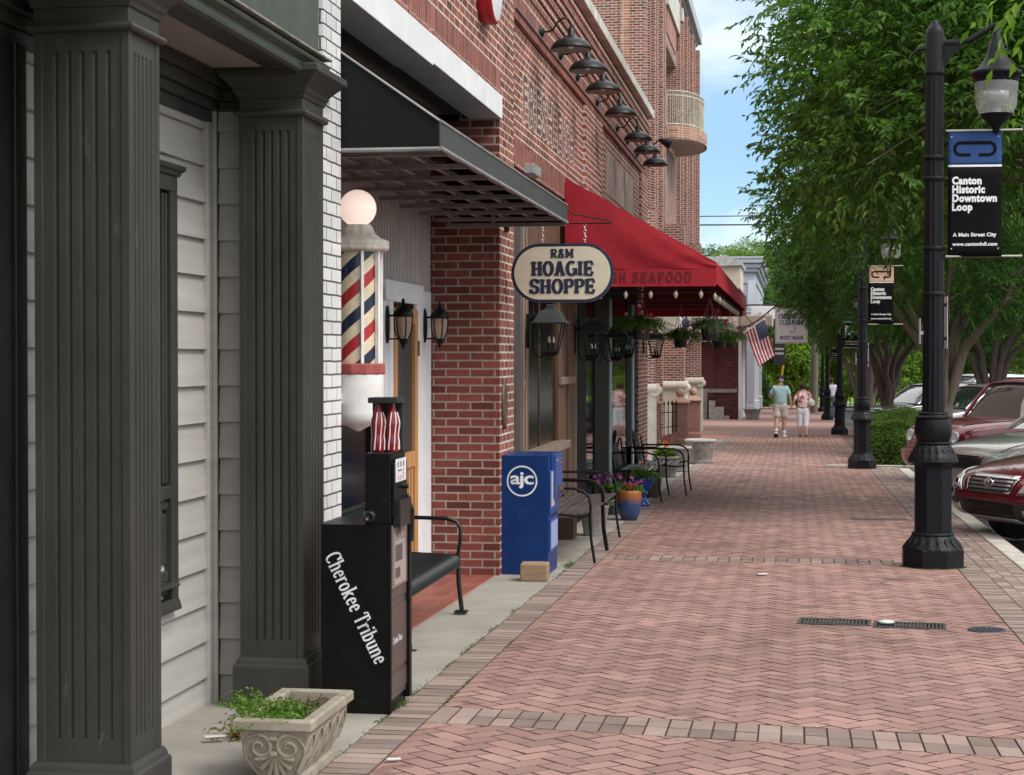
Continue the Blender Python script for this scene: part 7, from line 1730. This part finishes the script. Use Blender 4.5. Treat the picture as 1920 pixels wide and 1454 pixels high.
# ================================================================== PEOPLE
def limb(nodes, edges, chain, start):
    idx = [start]
    for p in chain: nodes.append(p); edges.append((idx[-1], len(nodes)-1)); idx.append(len(nodes)-1)
    return idx
def hand(nodes, edges, wrist, d, out, s=1.0):
    """palm and five separate, slightly curled fingers"""
    w = Vector(nodes[wrist][:3]); d = Vector(d).normalized(); o = Vector(out).normalized(); n = d.cross(o).normalized()
    pm = w+d*.055*s; nodes.append((*pm,.024*s,.036*s)); p = len(nodes)-1; edges.append((wrist,p))
    for k, (q, ln) in enumerate(((-.028,.060),(-.010,.072),(.010,.068),(.028,.054))):
        a = pm+d*.045*s+o*q*s; nodes.append((*a,.0095*s,.0095*s)); i = len(nodes)-1; edges.append((p,i)); b_ = a+d*ln*.55*s+n*.012*s; nodes.append((*b_,.0085*s,.0085*s)); edges.append((i,i+1)); c = b_+d*ln*.4*s+n*.03*s; nodes.append((*c,.0075*s,.0075*s)); edges.append((i+1,i+2))
    a = pm-o*.036*s+d*.0*s; nodes.append((*a,.011*s,.011*s)); i = len(nodes)-1; edges.append((p,i)); b_ = a-o*.02*s+d*.035*s+n*.012*s; nodes.append((*b_,.009*s,.009*s)); edges.append((i,i+1))
def part(name, nodes, edges, m, t, root=0, sub=2, smooth=True):
    V, F = skin(nodes, edges, root, sub); me = bpy.data.meshes.new(name); me.from_pydata(V, [], F); me.materials.append(m); me.polygons.foreach_set('use_smooth', [True]*len(F)); me.update(); return link(name, me, t)
m_skin = mat('skin', (.45,.24,.17), .55, var=.12, scale=8); m_skin2 = mat('skin_fair', (.55,.32,.24), .55, var=.1, scale=8)
def walker(label, pos, h, build, legs, arms, cloth, skinm, headyaw=0, rz=0):
    """figure seen from behind, walking towards +y; joint positions for a height of 1.75 scaled to h"""
    t = thing('person', label, 'person', pos, rz); k = h/1.75; kb = k*build
    S3 = lambda p, r, r2=None: (p[0]*k, p[1]*k, p[2]*k, r*kb, (r2 or r)*kb)
    # one continuous body: pelvis, spine, neck, head, arms with hands, legs with feet
    N = [S3((0,0,.95),.13,.10)]; E = []
    sp = limb(N, E, [S3((0,0,1.10),.125,.10), S3((0,-.005,1.27),.15,.105), S3((0,-.01,1.41),.12,.09), S3((0,.0,1.49),.055,.055), S3((0,.02,1.56),.055,.058), S3((0,.02,1.63),.078,.092), S3((0,.015,1.70),.066,.08), S3((0,.0,1.745),.03,.04)], 0)
    for s, (kn, an, toe) in zip((-1,1), legs):
        limb(N, E, [S3((s*.095,0,.88),.088,.09), S3(kn,.056,.058), S3(((kn[0]+an[0])/2,(kn[1]+an[1])/2-.012,(kn[2]+an[2])/2+.04),.052,.056), S3(an,.034,.036), S3(toe,.036,.026)], 0)
    wr = []
    for s, (el, ha) in zip((-1,1), arms):
        i = limb(N, E, [S3((s*.165,-.01,1.40),.06,.055), S3(el,.040,.042), S3(ha,.026,.028)], sp[3])
        hd = Vector(ha)-Vector(el); hand(N, E, i[-1], hd, (0.2,1,0) if abs(hd.normalized().y) < .8 else (1,0,0), k); wr.append(ha)
    part('body', N, E, skinm, t)
    # face on the far side, ears at the sides
    b = MB()
    for s in (-1,1): b.ball((s*.078*kb,.02*k,1.615*k), .03*k, 8, sc=(.35,.6,1))
    b.ball((0,.115*k,1.60*k), .02*k, 8, sc=(.7,1,1.2)); b.build('ears_and_nose', skinm, t)
    b = MB()
    for s in (-1,1): b.ball((s*.032*k,.095*k,1.635*k), .012*k, 8)
    b.build('eyes', mat('eye', (.05,.04,.03), .2), t); b = MB(); b.ball((0,.10*k,1.555*k), .022*k, 8, sc=(1.3,.4,.3)); b.build('mouth', mat('lips', (.35,.12,.10), .5), t)
    cloth(t, k, kb, S3, legs, arms); return t
def man_cloth(t, k, kb, S3, legs, arms):
    teal = mat('teal_polo', (.30,.46,.47), .85, var=.10, scale=4, bmp=.3, bscale=9, dist=.01); khaki = mat('khaki', (.50,.45,.43), .85, var=.12, scale=5, bmp=.4, bscale=10, dist=.012)
    N = [S3((0,0,.86),.185,.14)]; E = []; sp = limb(N, E, [S3((0,.0,1.05),.188,.145), S3((0,-.01,1.22),.185,.14), S3((0,-.015,1.37),.165,.12), S3((0,0,1.45),.10,.085), S3((0,.005,1.485),.07,.07)], 0)
    for s, (el, ha) in zip((-1,1), arms): 
        a = Vector((s*.17,-.01,1.39)); e = Vector(el); limb(N, E, [S3(a,.085,.08), S3(a.lerp(e,.45),.072,.075), S3(a.lerp(e,.80),.075,.075)], sp[3])
    part('polo_shirt', N, E, teal, t)
    N = [S3((0,0,.95),.168,.132), S3((0,0,1.04),.16,.125)]; E = [(0,1)]
    for s, (kn, an, toe) in zip((-1,1), legs):
        kn = Vector(kn); hp = Vector((s*.09,0,.84)); limb(N, E, [S3(hp,.108,.12), S3(hp.lerp(kn,.5),.103,.108), S3(hp.lerp(kn,.92),.102,.105)], 0)
    part('shorts', N, E, khaki, t)
    for s, (kn, an, toe) in zip((-1,1), legs):
        hp = Vector((s*.09,0,.84)); c = hp.lerp(Vector(kn),.62)+Vector((s*.10,0,0)); b = MB(); b.box((c.x-.02)*k,(c.x+.02)*k,(c.y-.07)*k,(c.y+.07)*k,(c.z-.08)*k,(c.z+.08)*k); b.build('cargo_pocket', khaki, t, bevel=.012)
        an = Vector(an); kn = Vector(kn); q = an.lerp(kn,.36); part('sock', [S3(an,.044,.046), S3(q,.050,.052)], [(0,1)], mat('white_cotton', (.78,.78,.80), .8, var=.03), t)
        toe = Vector(toe); dd = (toe-an); heel = an-Vector((0,.055,.035)) if dd.y > .05 else an-Vector((0,.03,-.05)); part('shoe', [S3(heel,.044,.036), S3((an+toe)/2-Vector((0,0,.028)),.05,.034), S3(toe+Vector((0,.02,-.005)),.048,.028)], [(0,1),(1,2)], mat('shoe_white', (.70,.70,.70), .6, var=.08), t)
        b = MB(); u = (toe-heel).normalized(); w = Vector((1,0,0)); nrm = u.cross(w).normalized(); nrm = nrm if nrm.z < 0 else -nrm
        c = [heel-u*.05, toe+u*.07]; b.add([(p+w*sx_*.05+nrm*o)*k for o in (.03,.042) for p in c for sx_ in (-1,1)], [(0,1,3,2),(4,6,7,5),(0,4,5,1),(2,3,7,6),(0,2,6,4),(1,5,7,3)]); b.build('sole', mat('sole_dark', (.03,.028,.03), .8) if s < 0 else mat('shoe_white', (.70,.70,.70)), t, bevel=.008)
    b = MB(); b.ball((0,.005*k,1.615*k), .096*k, 16, sc=(.92,1.08,.75)); b.build('hair', mat('grey_hair', (.30,.27,.25), .9, var=.2, scale=30), t)
    b = MB(); b.lathe([(.098,1.655),(.099,1.69),(.085,1.735),(.05,1.762),(.012,1.770),(.0,1.772)], 24, mi=0, cap=False); b.v = [(x*k*.96,(y*1.1+.012)*k,z*k) for x,y,z in b.v]; b.prism(arc(0,.09,.075,.10,0,180,12), lambda u,v,d: (u*k,(v+.01)*k,d*k), 1.66, 1.668); b.build('cap', mat('navy_cap', (.012,.014,.02), .8, var=.2), t)
    b = MB(); b.ball((0,-.093*k,1.665*k), .03*k, 10, sc=(1,.25,.35)); b.build('cap_strap', mat('cap_logo', (.35,.35,.36), .7), t)
mleg = [((-.10,-.05,.50),(-.115,-.30,.17),(-.12,-.22,.07)), ((.105,.07,.50),(.11,.05,.09),(.12,.17,.035))]
marm = [((-.30,-.02,1.14),(-.20,.20,1.22)), ((.265,-.02,1.13),(.30,.03,.90))]
walker('older man in teal polo, khaki shorts and dark cap walking away on brick', S(-.38, 53.2), 1.80, 1.12, mleg, marm, man_cloth, m_skin)
def woman_cloth(t, k, kb, S3, legs, arms):
    m, tt, p = new_mat('floral_blouse'); v = tt.nodes.new('ShaderNodeTexVoronoi'); v.inputs['Scale'].default_value = 11; tcn = tt.nodes.new('ShaderNodeTexCoord'); tt.links.new(tcn.outputs['Object'], v.inputs['Vector'])
    n = noise(tt, 9, 4, .6); c = mixc(tt, (.72,.62,.60), (.42,.05,.08), ramp(tt, n, [(.50,0.0),(.56,1.0)])); c = mixc(tt, c, (.55,.35,.30), ramp(tt, v.outputs['Distance'], [(.12,.7),(.22,0.0)])); tt.links.new(c, p.inputs['Base Color']); p.inputs['Roughness'].default_value = .85
    N = [S3((0,0,.83),.19,.145)]; E = []; sp = limb(N, E, [S3((0,0,1.03),.178,.14), S3((0,-.01,1.22),.165,.13), S3((0,-.012,1.37),.15,.115), S3((0,0,1.44),.09,.08), S3((0,.005,1.475),.062,.062)], 0)
    for s, (el, ha) in zip((-1,1), arms): a = Vector((s*.165,-.01,1.385)); e = Vector(el); limb(N, E, [S3(a,.078,.075), S3(a.lerp(e,.4),.066,.068), S3(a.lerp(e,.85),.066,.066)], sp[3])
    part('blouse', N, E, m, t)
    N = [S3((0,0,.92),.168,.135), S3((0,0,1.02),.16,.128)]; E = [(0,1)]
    for s, (kn, an, toe) in zip((-1,1), legs): hp = Vector((s*.09,0,.82)); kn = Vector(kn); an = Vector(an); limb(N, E, [S3(hp,.115,.125), S3(hp.lerp(kn,.6),.10,.105), S3(kn,.088,.09), S3(kn.lerp(an,.5),.080,.082)], 0)
    part('capri_trousers', N, E, mat('white_linen', (.74,.75,.80), .85, var=.10, scale=5, bmp=.4, bscale=9, dist=.012), t)
    for s, (kn, an, toe) in zip((-1,1), legs):
        an = Vector(an); toe = Vector(toe); part('sandal', [S3(an-Vector((0,.05,.05)),.042,.022), S3((an+toe)/2-Vector((0,0,.035)),.042,.02), S3(toe+Vector((0,.03,-.012)),.042,.018)], [(0,1),(1,2)], mat('sandal_brown', (.09,.05,.04), .6), t)
    b = MB(); b.ball((0,.0,1.635*k), .118*k, 18, sc=(.98,1.05,1.02)); b.v = [(x,y,z) if z > 1.55*k else (x*.8,y*.8,z) for x,y,z in b.v]; b.build('hair', mat('brown_hair', (.045,.018,.012), .8, var=.4, scale=26, bmp=.6, bscale=40), t)
wleg = [((-.095,.03,.50),(-.085,.02,.09),(-.08,.14,.03)), ((.095,-.03,.50),(.10,-.12,.10),(.11,-.01,.04))]
warm = [((-.29,-.03,1.13),(-.36,.10,.98)), ((.25,-.02,1.12),(.20,.16,1.10))]
walker('short-haired woman in red floral blouse and white capri trousers walking beside the man', S(.27, 53.3), 1.60, 1.10, wleg, warm, woman_cloth, m_skin2)
t = thing('handbag', 'cream shoulder handbag hanging from the shoulder of the woman', 'bag', (.27+.235, 53.22, gz(53.3)+.90)); b = MB(); b.ball((0,0,.10), .15, 16, sc=(.72,.45,.80)); b.build('bag', mat('cream_leather', (.58,.55,.46), .6, var=.1), t); b = MB(); b.path([(-.05,0,.18),(-.10,0,.36),(-.08,.02,.43),(-.02,.03,.36),(.03,0,.18)], .010, 6); b.build('strap', mat('cream_leather', (.58,.55,.46)), t); b = MB(); b.ball((.0,-.01,.015), .10, 12, sc=(1.0,.5,.45)); b.build('bag_base', mat('tan_leather', (.22,.13,.08), .6), t)
def third_cloth(t, k, kb, S3, legs, arms):
    N = [S3((0,0,.92),.17,.13)]; E = []; sp = limb(N, E, [S3((0,0,1.05),.17,.13), S3((0,-.01,1.22),.17,.13), S3((0,-.012,1.37),.155,.115), S3((0,0,1.45),.09,.08)], 0)
    for s, (el, ha) in zip((-1,1), arms): a = Vector((s*.17,-.01,1.39)); e = Vector(el); limb(N, E, [S3(a,.08,.078), S3(a.lerp(e,.75),.07,.07)], sp[3])
    part('shirt', N, E, mat('pale_shirt', (.60,.62,.70), .85, var=.05), t); N = [S3((0,0,.95),.155,.125), S3((0,0,1.03),.15,.12)]; E = [(0,1)]
    for s, (kn, an, toe) in zip((-1,1), legs): limb(N, E, [S3((s*.09,0,.84),.10,.105), S3(kn,.075,.078), S3(an,.06,.06)], 0)
    part('jeans', N, E, mat('denim', (.08,.11,.18), .85, var=.15), t)
    for s, (kn, an, toe) in zip((-1,1), legs): an = Vector(an); toe = Vector(toe); part('shoe', [S3(an-Vector((0,.05,.05)),.045,.03), S3(toe,.045,.026)], [(0,1)], mat('sole_dark', (.03,.028,.03)), t)
    b = MB(); b.ball((0,0,1.66*k), .10*k, 14, sc=(.95,1.05,.9)); b.build('hair', mat('black_hair', (.015,.012,.01), .8), t)
walker('man in a white shirt half hidden behind the far street lamps', S(1.70, 83), 1.80, 1.05, wleg, [((-.27,-.02,1.13),(-.28,.05,.90)), ((.27,-.02,1.13),(.28,.05,.90))], third_cloth, mat('skin_dark', (.18,.09,.06), .55))
